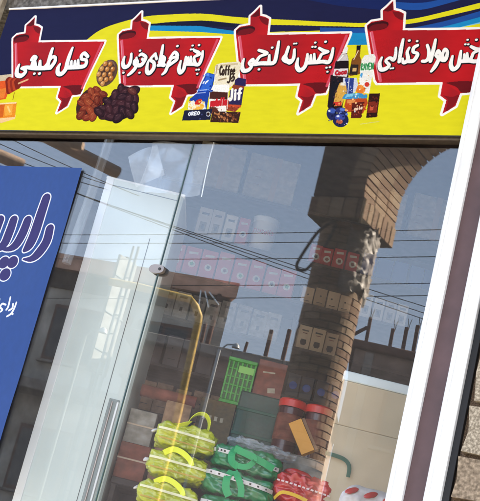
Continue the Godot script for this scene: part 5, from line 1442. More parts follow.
const POSTER_PRINT := [
	["c","e9ecf4",[396.2,98.2,18.7,393.9,149.4,20,392.1,208,20.6,386,243.8,19.1,375.2,260.5,10.6]],
	["c","e9ecf4",[441.8,191.2,17.6,443.9,230.8,18.9,428.9,266.9,18.9,408.9,285.3,13.3,380.9,288.4,6.2]],
	["c","e9ecf4",[352.5,169.7,18,348.9,210.3,19.3,336.7,246.7,17.9,311.1,261.8,10.7,286.1,258.1,9.3]],
	["c","e9ecf4",[299.7,170.9,18.2,298.2,213,19.6,290.7,249.4,18,258,267.6,12.3,230.7,269.3,12.4]],
	["c","e9ecf4",[249.7,173.3,18.4,244.6,222.5,19.8,238.5,268.8,16.7]],
	["s","e9ecf4",[344.9,299.7,21.7,345.7,299.7,21.7]],
	["s","e9ecf4",[313.4,303.1,21.8,314.2,303,21.8]],
	["s","e9ecf4",[331.8,339,22.3,332.5,339,22.3]],
	["c","322b62",[396.2,98.2,15,393.9,149.4,16.4,392.1,208,17,386,243.8,15.5,375.2,260.5,7]],
	["c","322b62",[441.8,191.2,14,443.9,230.8,15.3,428.9,266.9,15.3,408.9,285.3,9.7,380.9,288.4,2.7]],
	["c","322b62",[352.5,169.7,14.3,348.9,210.3,15.7,336.7,246.7,14.2,311.1,261.8,7.1,286.1,258.1,5.6]],
	["c","322b62",[299.7,170.9,14.5,298.2,213,15.9,290.7,249.4,14.4,258,267.6,8.6,230.7,269.3,8.7]],
	["c","322b62",[249.7,173.3,14.7,244.6,222.5,16.1,238.5,268.8,13]],
	["s","322b62",[344.9,299.7,18.4,345.7,299.7,18.4]],
	["s","322b62",[313.4,303.1,18.5,314.2,303,18.5]],
	["s","322b62",[331.8,339,19.1,332.5,339,19.1]],
	["c","e9ecf4",[404.9,418.6,2.6,404,435.7,3,398.4,453.1,3,387.1,462,2.6]],
	["c","e9ecf4",[394.5,423.5,2.6,396.9,436.3,2.8,387.6,444,2.8]],
	["c","e9ecf4",[377.7,404.8,2.6,380.8,432.6,3,377.4,442.9,2.8]],
	["c","e9ecf4",[369.5,428.5,2.8,356.4,426.6,2.8,352.9,436.9,2.8,363.1,444.1,2.8,358.1,450.5,2.6,347.1,447.5,2.6]],
	["s","e9ecf4",[341.6,413.7,2.6,342,427.8,2.6]],
	["s","e9ecf4",[330.3,416.6,2.6,334.8,441.5,2.6]],
	["s","e9ecf4",[403.1,452.7,3.2,404.6,453.5,3.2]]
]


func make_materials() -> void:
	var fine := noise_tex(0.02, 5, Color(0.72, 0.72, 0.72), Color(1, 1, 1), 512, 3)
	var blotch := noise_tex(0.008, 5, Color(0.62, 0.6, 0.57), Color(1, 1, 1), 512, 8)
	var grit := noise_tex(0.06, 4, Color(0.45, 0.43, 0.4), Color(1, 1, 1), 512, 21)
	M.fine = fine
	M.dust = noise_tex(0.02, 6, Color(0.945, 0.945, 0.94), Color(1, 1, 1), 1024, 71)
	M.grit = grit
	M.white_alu = grained(srgb(232, 233, 234), 0.38, noise_tex(0.01, 4, Color(0.93, 0.93, 0.93), Color(1, 1, 1), 256, 5), 2.0)
	M.maroon = grained(srgb(94, 70, 71), 0.5, noise_tex(0.012, 5, Color(0.84, 0.84, 0.84), Color(1, 1, 1), 512, 61), 1.6)
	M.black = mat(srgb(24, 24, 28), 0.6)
	M.dark_alu = grained(srgb(50, 46, 42), 0.5, fine, 4.0)
	M.rail_brown = grained(srgb(86, 74, 62), 0.55, fine, 4.0)
	M.cream = grained(srgb(196, 184, 166), 0.7, blotch, 4.0)
	M.concrete = grained(srgb(140, 134, 126), 0.92, grit, 1.2, 0.35)
	M.cement = grained(srgb(138, 116, 96), 0.95, grit, 6.0, 0.5)
	M.stone = [grained(srgb(204, 184, 158), 0.8, grit, 2.5, 0.06), grained(srgb(184, 164, 140), 0.8, grit, 2.0, 0.06), grained(srgb(208, 194, 172), 0.8, grit, 3.0, 0.06)]
	M.plaster = grained(srgb(168, 158, 150), 0.9, blotch, 0.8)
	M.room = grained(srgb(150, 132, 132), 0.9, blotch, 0.6)
	M.floor = grained(srgb(120, 114, 108), 0.6, blotch, 0.7)
	M.pave = grained(srgb(140, 135, 127), 0.9, grit, 0.5)
	M.asphalt = grained(srgb(122, 117, 110), 0.95, grit, 0.8)
	M.mortar = grained(srgb(104, 92, 84), 0.95, grit, 6.0)
	M.bricks = []
	for c in [[206, 170, 136], [212, 178, 146], [192, 154, 122], [220, 190, 158], [180, 142, 114]]:
		M.bricks.append(grained(srgb(c[0], c[1], c[2]), 0.9, grit, 7.0, 0.12))
	M.brickwall_shaded = grained(srgb(112, 88, 76), 0.92, grit, 3.0, 0.2)  # brick colour darkened to put the shade of the arcade into it
	M.log = grained(srgb(216, 186, 162), 0.85, blotch, 9.0)
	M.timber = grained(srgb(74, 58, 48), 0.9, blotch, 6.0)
	M.glass = mat(Color(0.86, 0.85, 0.83, 0.017), 0.0)
	M.glass.transparency = BaseMaterial3D.TRANSPARENCY_ALPHA
	M.film = mat(Color(0.92, 0.95, 0.97, 0.16), 0.12)
	M.film.transparency = BaseMaterial3D.TRANSPARENCY_ALPHA
	M.tube_clear = mat(Color(0.93, 0.95, 0.95, 0.26), 0.15)
	M.tube_clear.transparency = BaseMaterial3D.TRANSPARENCY_ALPHA
	M.film_edge = mat(srgb(226, 230, 232), 0.4)
	M.steel = mat(srgb(150, 138, 130), 0.32, 0.75)
	M.white_paint = grained(srgb(214, 225, 222), 0.35, noise_tex(0.01, 4, Color(0.93, 0.94, 0.94), Color(1, 1, 1), 256, 15), 1.5)
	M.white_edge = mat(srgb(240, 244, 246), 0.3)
	M.grey_panel = grained(srgb(212, 196, 166), 0.8, noise_tex(0.01, 3, Color(0.9, 0.9, 0.9), Color(1, 1, 1), 256, 18), 2.0)
	M.pale_rail = mat(srgb(222, 236, 240), 0.4)
	M.channel = mat(srgb(138, 148, 148), 0.5)
	M.gasket = mat(srgb(92, 100, 100), 0.6)
	M.carton = grained(srgb(176, 140, 108), 0.85, blotch, 5.0)
	M.carton_pale = grained(srgb(204, 192, 168), 0.85, blotch, 4.0)
	M.carton_red = grained(srgb(150, 84, 66), 0.8, blotch, 5.0)
	M.carton_grey = grained(srgb(176, 170, 160), 0.8, blotch, 5.0)
	M.tape = mat(srgb(176, 150, 120), 0.35)
	M.ink = mat(srgb(52, 44, 40), 0.7)
	M.tan_box = mat(srgb(198, 172, 138), 0.6)
	M.red_box = mat(srgb(196, 40, 44), 0.45)
	M.pink_box = mat(srgb(206, 96, 104), 0.5)
	M.white_box = mat(srgb(228, 226, 220), 0.5)
	M.dark_box = mat(srgb(52, 40, 40), 0.5)
	M.blue_box = mat(srgb(40, 70, 150), 0.45)
	M.shelf = grained(srgb(70, 58, 56), 0.7, blotch, 3.0)
	M.yellow_pipe = grained(srgb(246, 204, 78), 0.6, blotch, 3.0)
	M.cable = mat(srgb(34, 34, 38), 0.7)
	M.cloth_wrap = grained(srgb(206, 196, 188), 0.55, grit, 7.0)
	M.grey_wall = grained(srgb(212, 206, 196), 0.9, blotch, 0.25)
	M.salmon = grained(srgb(240, 190, 164), 0.85, blotch, 0.5)
	M.rust = grained(srgb(122, 88, 76), 0.9, blotch, 2.0)
	M.block_wall = grained(srgb(172, 146, 132), 0.92, blotch, 0.6)
	M.pane_dark = mat(srgb(34, 38, 44), 0.08)
	M.sign_dull = grained(srgb(150, 150, 146), 0.7, blotch, 0.8)
	M.lamp_grey = mat(srgb(164, 168, 170), 0.5)
	M.sign_white = mat(srgb(238, 238, 234), 0.6)
	var pleats := noise_tex(0.016, 4, Color(0.8, 0.81, 0.76), Color(1, 1, 1), 512, 44)
	var pack := func(c: Color, rough: float) -> StandardMaterial3D:
		var m := mat(c, rough)
		m.uv1_triplanar = true
		m.uv1_scale = Vector3(3.0, 2.0, 3.0)
		m.albedo_texture = pleats
		m.clearcoat_enabled = true
		m.clearcoat = 0.8
		m.clearcoat_roughness = 0.08
		return m
	M.yellow_pack = pack.call(srgb(196, 204, 16), 0.36)
	M.green_pack = pack.call(srgb(8, 132, 76), 0.34)
	M.red_pack = pack.call(srgb(214, 34, 30), 0.42)
	M.white_pack = pack.call(srgb(232, 228, 236), 0.42)
	M.yellow_strap = mat(srgb(226, 236, 48), 0.6)
	M.green_strap = mat(srgb(16, 158, 92), 0.6)
	M.red_strap = mat(srgb(226, 60, 44), 0.6)
	M.dark_green = mat(srgb(18, 78, 58), 0.6)
	M.green_box = grained(srgb(66, 176, 44), 0.5, fine, 5.0)
	M.green_dull = grained(srgb(40, 104, 34), 0.6, fine, 5.0)
	M.green_label = mat(srgb(132, 196, 84), 0.5)
	M.green_crate = grained(srgb(24, 72, 54), 0.55, fine, 5.0)
	M.orange_box = mat(srgb(222, 154, 52), 0.5)
	M.orange_edge = mat(srgb(128, 92, 62), 0.6)
	M.red_lid = mat(srgb(214, 48, 40), 0.35)
	M.jar_dark = mat(srgb(74, 36, 40), 0.2)
	M.teal_box = mat(srgb(52, 120, 138), 0.5)


# ---------------------------------------------------------------- the shop front
func build_front() -> void:
	var b := thing("shop_building", "plastered shop building with stone-clad pier beside the window and an added unseen roof that shades the front", "building")
	part(b, "upper_wall", box(9.0, 2.2, 0.3, 0.004), M.concrete, Vector3(0.0, 4.985, -0.16))
	part(b, "lower_wall", box(2.9, 1.2, 0.3, 0.004), M.concrete, Vector3(-0.55, 0.6, -0.16))
	part(b, "side_wall", box(3.0, 3.876, 0.3, 0.004), M.concrete, Vector3(-3.5, 1.94, -0.16))
	part(b, "side_wall", box(3.4, 3.876, 0.3, 0.004), M.cement, Vector3(0.925 + 1.7, 1.94, -0.12))
	part(b, "added_shade_roof", box(11.8, 0.2, 4.4, 0.01), M.concrete, Vector3(4.4, 5.83, 2.2))  # roof added out of view to keep the sun off the front
	# broken stone cladding beside the frame
	var r := RandomNumberGenerator.new()
	r.seed = 12
	var y := 1.25
	while y < 3.9:
		var hh := r.randf_range(0.11, 0.19)
		var x := 0.936 + r.randf_range(0.0, 0.022)
		for k in 3:
			var w := r.randf_range(0.16, 0.3)
			var poly := PackedVector2Array()
			for c in [[0, 0], [0.5, 0], [1, 0], [1, 0.5], [1, 1], [0.5, 1], [0, 1], [0, 0.5]]:
				poly.append(Vector2(x + c[0] * w + r.randf_range(-0.008, 0.008), y + c[1] * (hh - 0.012) + r.randf_range(-0.006, 0.006)))
			part(b, "cladding_stone", extrude(poly, 0.028 + r.randf_range(0, 0.012)), M.stone[r.randi() % 3], Vector3(0, 0, 0.026))
			x += w + r.randf_range(0.006, 0.016)
		y += hh
	# rough mortar clods in the strip next to the frame
	for k in 26:
		var yy := 1.3 + k * 0.098 + r.randf_range(-0.03, 0.03)
		part(b, "mortar_lump", pillow(Vector3(r.randf_range(0.006, 0.012), r.randf_range(0.03, 0.07), 0.006), 2.4, 0.004, 0.9, k, 14, 8), M.cement, Vector3(0.937 + r.randf_range(0, 0.01), yy, 0.03))

	var f := thing("window_frame", "white aluminium window frame with a maroon strip between its two stiles", "window frame", Vector3(0, 1.2, 0))
	for x in [0.763, 0.8785]:
		part(f, "stile", box(0.0505, 3.0, 0.075, 0.004), M.white_alu, Vector3(x, 1.5, 0.0225))
		part(f, "stile_rib", box(0.006, 2.99, 0.004, 0.001), M.white_alu, Vector3(x - 0.012, 1.5, 0.062))
	part(f, "maroon_strip", box(0.066, 3.0, 0.05, 0.002), M.maroon, Vector3(0.8205, 1.5, 0.018))
	part(f, "glazing_gasket", box(0.004, 2.05, 0.012, 0.001), M.black, Vector3(0.7362, 1.03, 0.004))
	part(f, "dark_gap_strip", box(0.021, 3.0, 0.06, 0.001), M.black, Vector3(0.9148, 1.5, 0.012))  # black colour paints the dark gap between frame and wall
	part(f, "head_rail", box(2.45, 0.042, 0.04, 0.003), M.rail_brown, Vector3(-0.49, 2.113, 0.0))
	part(f, "sill_rail", box(2.45, 0.05, 0.06, 0.003), M.white_alu, Vector3(-0.49, 0.026, 0.0))
	part(f, "stile", box(0.05, 2.1, 0.06, 0.003), M.white_alu, Vector3(-1.74, 1.1, 0.0))

	var g := thing("shop_window_pane", "large clear window pane beside the white frame, mirroring the brick pillar", "glass pane", Vector3(0.2165, 2.26, 0))
	part(g, "glass", box(1.035, 2.02, 0.006, 0.0), M.glass)
	var g2 := thing("shop_window_pane", "clear window pane on which the blue poster is stuck", "glass pane", Vector3(-1.013, 2.26, 0))
	part(g2, "glass", box(1.404, 2.02, 0.006, 0.0), M.glass)
	solo("glass_joint", box(0.003, 2.02, 0.008, 0.0005), mat(srgb(70, 92, 96), 0.4), Vector3(-0.306, 2.26, 0.0), Vector3.ZERO, "thin dark vertical joint strip between the two window panes", "joint strip")
	var cl := thing("glass_clamp", "small oval metal clamp on the joint between the window panes", "clamp", Vector3(-0.306, 2.778, 0.0))
	var oval := PackedVector2Array()
	for k in 28:
		var a := TAU * k / 28
		oval.append(Vector2(signf(cos(a)) * pow(absf(cos(a)), 0.7) * 0.031, signf(sin(a)) * pow(absf(sin(a)), 0.8) * 0.016))
	part(cl, "plate", extrude(oval, 0.014), M.steel, Vector3(0, 0, 0.005))
	part(cl, "back_plate", extrude(oval, 0.010), M.black, Vector3(0.002, -0.001, -0.016))
	part(cl, "screw", lathe([Vector2(0.0, 0.003), Vector2(0.005, 0.003), Vector2(0.006, 0.0)], 12), M.dark_alu, Vector3(0.014, 0, 0.0185), Vector3(PI / 2, 0, 0))

	# the printed sign over the window
	var s := thing("shop_sign", "long yellow and navy printed shop sign with red ribbons and white lettering", "sign", Vector3(-1.374, 3.302, 0))
	part(s, "board", box(2.108, 0.556, 0.024, 0.002), M.dark_alu, Vector3(1.054, 0.278, 0.013))
	var pm := mat(srgb(240, 238, 234), 0.62, 0.0, 0.16)
	pm.albedo_texture = print_texture(1982, 523, Color("dcd41e"), SIGN_PRINT, SIGN_PICTURES)
	for pq in [pm]:
		pq.detail_enabled = true
		pq.detail_blend_mode = BaseMaterial3D.BLEND_MODE_MUL
		pq.detail_albedo = M.dust
	part(s, "printed_face", sheet(2.108, 0.556, 0.0022, 4), pm, Vector3(0, 0, 0.030))
	part(s, "edge_trim", box(2.112, 0.007, 0.012, 0.001), mat(srgb(236, 234, 230), 0.5), Vector3(1.054, 0.5565, 0.030))
	part(s, "edge_trim", box(2.112, 0.004, 0.008, 0.001), mat(srgb(40, 38, 36), 0.6), Vector3(1.054, -0.0005, 0.027))
	var dp := thing("down_pipe", "cream square pipe running down the wall beside the sign", "pipe", Vector3(-1.445, 0, 0))
	part(dp, "pipe", box(0.036, 6.0, 0.036, 0.006), M.cream, Vector3(0, 3.02, 0.022))
	part(dp, "bracket", box(0.06, 0.02, 0.044, 0.003), M.dark_alu, Vector3(0, 4.1, 0.024))

	# poster inside the glass
	var p := thing("blue_poster", "blue poster with large purple outlined lettering stuck on the window glass", "poster", Vector3(-1.42, 1.948, 0.009))
	var ppm := mat(Color.WHITE, 0.45, 0.0, 0.3)
	ppm.albedo_texture = print_texture(494, 920, Color("2b4782"), POSTER_PRINT)
	ppm.detail_enabled = true
	ppm.detail_blend_mode = BaseMaterial3D.BLEND_MODE_MUL
	ppm.detail_albedo = M.dust
	part(p, "printed_sheet", sheet(0.65, 1.21, 0.004, 9), ppm)
	var film := thing("plastic_sheet", "crumpled clear plastic sheet taped up behind the window joint", "plastic sheet", Vector3(-0.53, 3.085, -0.05))
	part(film, "film", sheet(0.285, 0.215, 0.06, 77), M.film)
	part(film, "hem", strap([Vector3(0.275, 0.215, 0.004), Vector3(0.279, 0.12, 0.008), Vector3(0.285, 0.0, 0.004)], Vector3.RIGHT, 0.004), M.film_edge)
	part(film, "fold", sheet(0.12, 0.13, 0.05, 78), M.film, Vector3(0.0, 0.02, 0.02), Vector3(0, 0.2, 0.5))

# ---------------------------------------------------------------- inside the shop
func build_room() -> void:
	struct("floor", box(6.6, 0.2, 5.2, 0.0), M.floor, Vector3(-0.6, 0.8, -2.9))
	struct("ceiling", box(6.6, 0.2, 5.2, 0.0), M.room, Vector3(-0.6, 4.55, -2.92))
	struct("wall_back", box(6.6, 3.55, 0.2, 0.0), M.room, Vector3(-0.6, 2.675, -5.4))
	struct("wall_left", box(0.2, 3.55, 4.98, 0.0), M.room, Vector3(-3.8, 2.675, -2.805))
	struct("wall_right", box(0.2, 3.55, 4.98, 0.0), M.room, Vector3(2.6, 2.675, -2.805))

	# tall white cooler
	var c := thing("upright_cooler", "tall white upright cooler cabinet standing inside behind the glass joint", "cooler", inside(-0.455, 0.9, -0.87), TURN)
	var w := 0.32
	var h := 2.338
	var prof := PackedVector2Array([Vector2(-w / 2, 0.22), Vector2(-w / 2 + 0.032, 0.232), Vector2(w / 2 - 0.028, 0.232), Vector2(w / 2 - 0.012, 0.226), Vector2(w / 2 - 0.003, 0.214), Vector2(w / 2, 0.195), Vector2(w / 2, -0.22), Vector2(-w / 2, -0.22)])
	part(c, "cabinet", extrude(prof, h - 0.004), M.white_paint, Vector3(0, h - 0.004, 0), Vector3(PI / 2, 0, 0))
	part(c, "lit_corner_strip", box(0.034, h - 0.01, 0.006, 0.002), M.white_edge, Vector3(-w / 2 + 0.0165, h / 2, 0.2285), Vector3(0, -0.36, 0))  # whiter colour paints the light on the corner facing the window
	part(c, "top_cap", box(w + 0.004, 0.012, 0.45, 0.003), M.white_edge, Vector3(0, h, 0.003))
	part(c, "door_seam", box(0.003, 2.1, 0.002, 0.0), M.gasket, Vector3(w / 2 - 0.088, 1.08, 0.2325))
	part(c, "door_seam", box(w - 0.04, 0.003, 0.002, 0.0), M.gasket, Vector3(0.004, h - 0.03, 0.2325))
	var hd := part(c, "handle_channel", box(0.040, 1.46, 0.006, 0.002), M.channel, Vector3(w / 2 - 0.052, 0.75, 0.2345))
	part(hd, "grip", box(0.008, 1.44, 0.016, 0.003), M.white_edge, Vector3(0.016, 0, 0.007))
	part(hd, "grip", box(0.006, 1.44, 0.010, 0.002), M.steel, Vector3(-0.006, 0, 0.005))

	# white pole left of the cooler
	solo("plastic_tube", tube([Vector3(-1.222, 2.98, -0.6), Vector3(-1.20, 3.3, -0.6), Vector3(-1.15, 4.449, -0.6)], 0.021, 12), M.tube_clear, Vector3.ZERO, Vector3.ZERO, "slim clear plastic tube hanging from the ceiling beside the cooler", "tube")

	# display counter with the packs, and the panel beside it
	var dc := thing("display_counter", "low dark display counter under the stacked packs", "counter", inside(0.45, 0.9, -0.47), TURN)
	part(dc, "top", box(1.36, 0.03, 0.5, 0.004), M.shelf, Vector3(0, 0.965, 0))
	for k in [-1, 1]:
		part(dc, "side", box(0.03, 0.95, 0.48, 0.003), M.shelf, Vector3(0.65 * k, 0.475, 0))
	part(dc, "back", box(1.27, 0.95, 0.02, 0.003), M.shelf, Vector3(0, 0.475, -0.23))
	var fp := thing("partition_board", "grey-beige partition board with a pale top rail beside the white window frame", "board", inside(0.99, 0.9, -0.273), TURN)
	part(fp, "lower_panel", box(1.07, 1.52, 0.03, 0.002), M.grey_panel, Vector3(0, 0.76, 0.0))
	part(fp, "upper_panel", box(1.07, 0.158, 0.03, 0.002), M.grey_panel, Vector3(0, 1.6, 0.0))
	part(fp, "top_rail", box(1.076, 0.034, 0.036, 0.003), M.pale_rail, Vector3(0, 1.697, 0.0))

	build_packs()
	build_stock()
	build_shelves()


func add_band(parent: Node3D, hw: float, hd: float, y: float, material: Material, squares: int, a := -0.95, b := 0.95) -> void:
	var path := []
	for k in 13:
		var t := lerpf(a, b, k / 12.0)
		path.append(Vector3(t * hw, y - 0.010 * t, hd * pow(1.0 - pow(absf(t), 4.0), 0.25) + 0.004))
	var bd := part(parent, "band", strap(path, Vector3(0, 1, 0.1), 0.014), material)
	for k in squares:
		var t := lerpf(a + 0.08, b - 0.08, (k + 0.5) / squares)
		part(bd, "print_mark", box(0.007, 0.006, 0.0014, 0.0), M.ink, Vector3(t * hw, y - 0.010 * t, hd * pow(1.0 - pow(absf(t), 4.0), 0.25) + 0.0052))


func add_handle(parent: Node3D, x: float, y: float, z: float, w: float, h: float, material: Material, lean := 0.0) -> void:
	var path := []
	for k in 6:
		var a := PI * k / 5.0
		path.append(Vector3(x - cos(a) * w * 0.5 + lean * sin(a), y + sin(a) * h, z + 0.012 * sin(a)))
	part(parent, "handle", strap(path, Vector3(0.25, 0.35, 1.0), 0.026), material)


func build_packs() -> void:
	var yellow := [Vector3(-0.034, 2.196, -0.34), Vector3(-0.034, 2.092, -0.335), Vector3(-0.046, 1.986, -0.33), Vector3(-0.045, 1.881, -0.335)]
	var ylab := ["topmost yellow-green pack of its stack, beside the green packs, its handle standing up", "second yellow-green pack from the top of its stack, with pale strap handle", "third yellow-green pack from the top, white tie on its end", "bottom yellow-green pack of the stack on the counter"]
	for k in 4:
		var t := thing("yellow_pack", ylab[k], "pack", inside(yellow[k].x, yellow[k].y, yellow[k].z), TURN + [0.03, -0.04, 0.05, 0.0][k], "yellow packs stacked in the window")
		part(t, "wrapper", pillow(Vector3(0.106, 0.047, 0.083), 9.0, 0.013, 0.62, 40 + k), M.yellow_pack, Vector3(0, 0.053, 0))
		part(t, "tie", pillow(Vector3(0.014, 0.008, 0.010), 2.2, 0.005, 1.2, 60 + k, 14, 8), M.white_pack, Vector3(-0.112, 0.058, 0.03), Vector3(0, 0, 0.5))
		var line := []
		for j in 9:
			var x := lerpf(-0.1, 0.1, j / 8.0)
			line.append(Vector3(x, 0.062 - 0.10 * x * 0.3, 0.0925 * pow(1.0 - pow(absf(x / 0.114), 5.0), 0.2)))
		part(t, "pale_seam", strap(line, Vector3(0, 1, 0.2), 0.008), mat(srgb(228, 228, 190), 0.5))
		var line2 := []
		for j in 9:
			var x := lerpf(-0.09, 0.1, j / 8.0)
			line2.append(Vector3(x, 0.030 - 0.02 * x, 0.0925 * pow(1.0 - pow(absf(x / 0.114), 5.0), 0.2)))
		part(t, "ochre_seam", strap(line2, Vector3(0, 1, 0.2), 0.005), mat(srgb(184, 150, 48), 0.6))
		if k == 0:
			add_handle(t, 0.028, 0.092, 0.045, 0.08, 0.058, M.yellow_strap, 0.008)
			part(t, "handle", strap([Vector3(-0.035, 0.085, 0.088), Vector3(-0.012, 0.098, 0.085), Vector3(0.0, 0.104, 0.07)], Vector3(0.3, 0.5, 0.8), 0.024), M.yellow_strap)
		else:
			part(t, "handle", strap([Vector3(-0.055, 0.086, 0.082), Vector3(-0.025, 0.104, 0.09), Vector3(0.01, 0.098, 0.094), Vector3(0.04, 0.08, 0.096), Vector3(0.05, 0.064, 0.094)], Vector3(0.2, 0.9, 0.4), 0.02), M.yellow_strap)

	var green := [Vector3(0.192, 2.179, -0.35), Vector3(0.182, 2.088, -0.335), Vector3(0.19, 1.986, -0.34), Vector3(0.186, 1.881, -0.34)]
	var glab := ["topmost green pack of its stack, crossed straps on its front", "second green pack from the top, white printed band across it", "third green pack from the top of its stack", "bottom green pack of the stack on the counter"]
	for k in 4:
		var hy: float = [0.046, 0.045, 0.052, 0.052][k]
		var t := thing("green_pack", glab[k], "pack", inside(green[k].x, green[k].y, green[k].z), TURN + [0.05, -0.02, 0.03, 0.0][k], "green packs stacked in the window")
		part(t, "wrapper", pillow(Vector3(0.126, hy, 0.086), 8.0, 0.013, 0.6, 80 + k), M.green_pack, Vector3(0, hy - 0.002, 0))
		if k == 0:
			add_band(t, 0.128, 0.094, 0.048, M.white_pack, 3, -0.98, -0.55)
			add_band(t, 0.128, 0.094, 0.046, M.white_pack, 1, 0.68, 0.86)
			part(t, "handle", strap([Vector3(-0.04, 0.086, 0.075), Vector3(-0.06, 0.055, 0.098), Vector3(-0.055, 0.025, 0.101), Vector3(-0.03, 0.012, 0.102)], Vector3(1, 0, 0.1), 0.024), M.green_strap)
			part(t, "handle", strap([Vector3(-0.055, 0.070, 0.096), Vector3(-0.01, 0.062, 0.103), Vector3(0.04, 0.050, 0.104), Vector3(0.09, 0.036, 0.1)], Vector3(0, 1, 0.1), 0.024), M.green_strap)
			part(t, "handle", strap([Vector3(-0.03, 0.014, 0.104), Vector3(0.0, 0.020, 0.107), Vector3(0.02, 0.045, 0.108), Vector3(0.01, 0.062, 0.108)], Vector3(0.3, 1, 0.1), 0.02), M.green_strap)
		else:
			add_band(t, 0.128, 0.094, 0.058, M.white_pack, 8)
			part(t, "handle", strap([Vector3(-0.03, 0.085, 0.085), Vector3(-0.04, 0.055, 0.102), Vector3(-0.035, 0.02, 0.102), Vector3(-0.02, -0.002, 0.1)], Vector3(1, 0.2, 0.1), 0.026), M.green_strap)
			part(t, "handle", strap([Vector3(-0.02, 0.085, 0.09), Vector3(0.0, 0.06, 0.104), Vector3(0.016, 0.03, 0.105), Vector3(0.02, 0.005, 0.102)], Vector3(1, 0.2, 0.1), 0.022), M.green_strap)

	var red := [Vector3(0.405, 2.114, -0.335), Vector3(0.41, 1.995, -0.34), Vector3(0.402, 1.881, -0.34)]
	var rlab := ["topmost red pack with a white dotted line and yellow strap beside the green packs", "second red pack from the top of its stack", "bottom red pack of the stack on the counter"]
	for k in 3:
		var t := thing("red_pack", rlab[k], "pack", inside(red[k].x, red[k].y, red[k].z), TURN + [-0.03, 0.02, 0.0][k], "red packs stacked in the window")
		part(t, "wrapper", pillow(Vector3(0.106, 0.054, 0.083), 7.0, 0.014, 0.6, 120 + k), M.red_pack, Vector3(0, 0.057, 0))
		for j in 13:
			var x := lerpf(-0.09, 0.09, j / 12.0)
			part(t, "stitch", box(0.010, 0.006, 0.002, 0.0005), mat(srgb(232, 206, 206), 0.6) if j == 0 else t.get_child(1).material_override, Vector3(x, 0.062 - 0.08 * x, 0.094 * pow(1.0 - pow(absf(x / 0.115), 4.0), 0.25)), Vector3(0, x * 2.0, -0.1))
		part(t, "handle", strap([Vector3(-0.09, 0.006, 0.07), Vector3(-0.07, 0.028, 0.094), Vector3(-0.03, 0.03, 0.097), Vector3(0.02, 0.02, 0.098)], Vector3(0, 1, 0.2), 0.012), mat(srgb(226, 184, 40), 0.6))
		part(t, "flap", pillow(Vector3(0.055, 0.02, 0.03), 2.6, 0.006, 0.8, 140 + k, 20, 12), M.red_pack, Vector3(-0.025, 0.112, 0.0), Vector3(0, 0, -0.12))
	var white := [Vector3(0.64, 2.12, -0.315), Vector3(0.645, 2.0, -0.32), Vector3(0.64, 1.881, -0.32)]
	for k in 3:
		var t := thing("white_pack", ["topmost white pack with crimson swirls beside the red pack", "second white pack from the top of its stack", "bottom white pack of the stack on the counter"][k], "pack", inside(white[k].x, white[k].y, white[k].z), TURN, "white packs stacked in the window")
		part(t, "wrapper", pillow(Vector3(0.12, 0.060, 0.075), 4.0, 0.006, 0.4, 160 + k), M.white_pack, Vector3(0, 0.058, 0))
		for j in 3:
			part(t, "printed_swirl", pillow(Vector3(0.026, 0.011, 0.004), 2.2, 0.001, 0.8, 170 + j, 18, 8), M.red_pack, Vector3(-0.075 + 0.066 * j, 0.086, 0.0745), Vector3(-0.35, 0, 0.5))


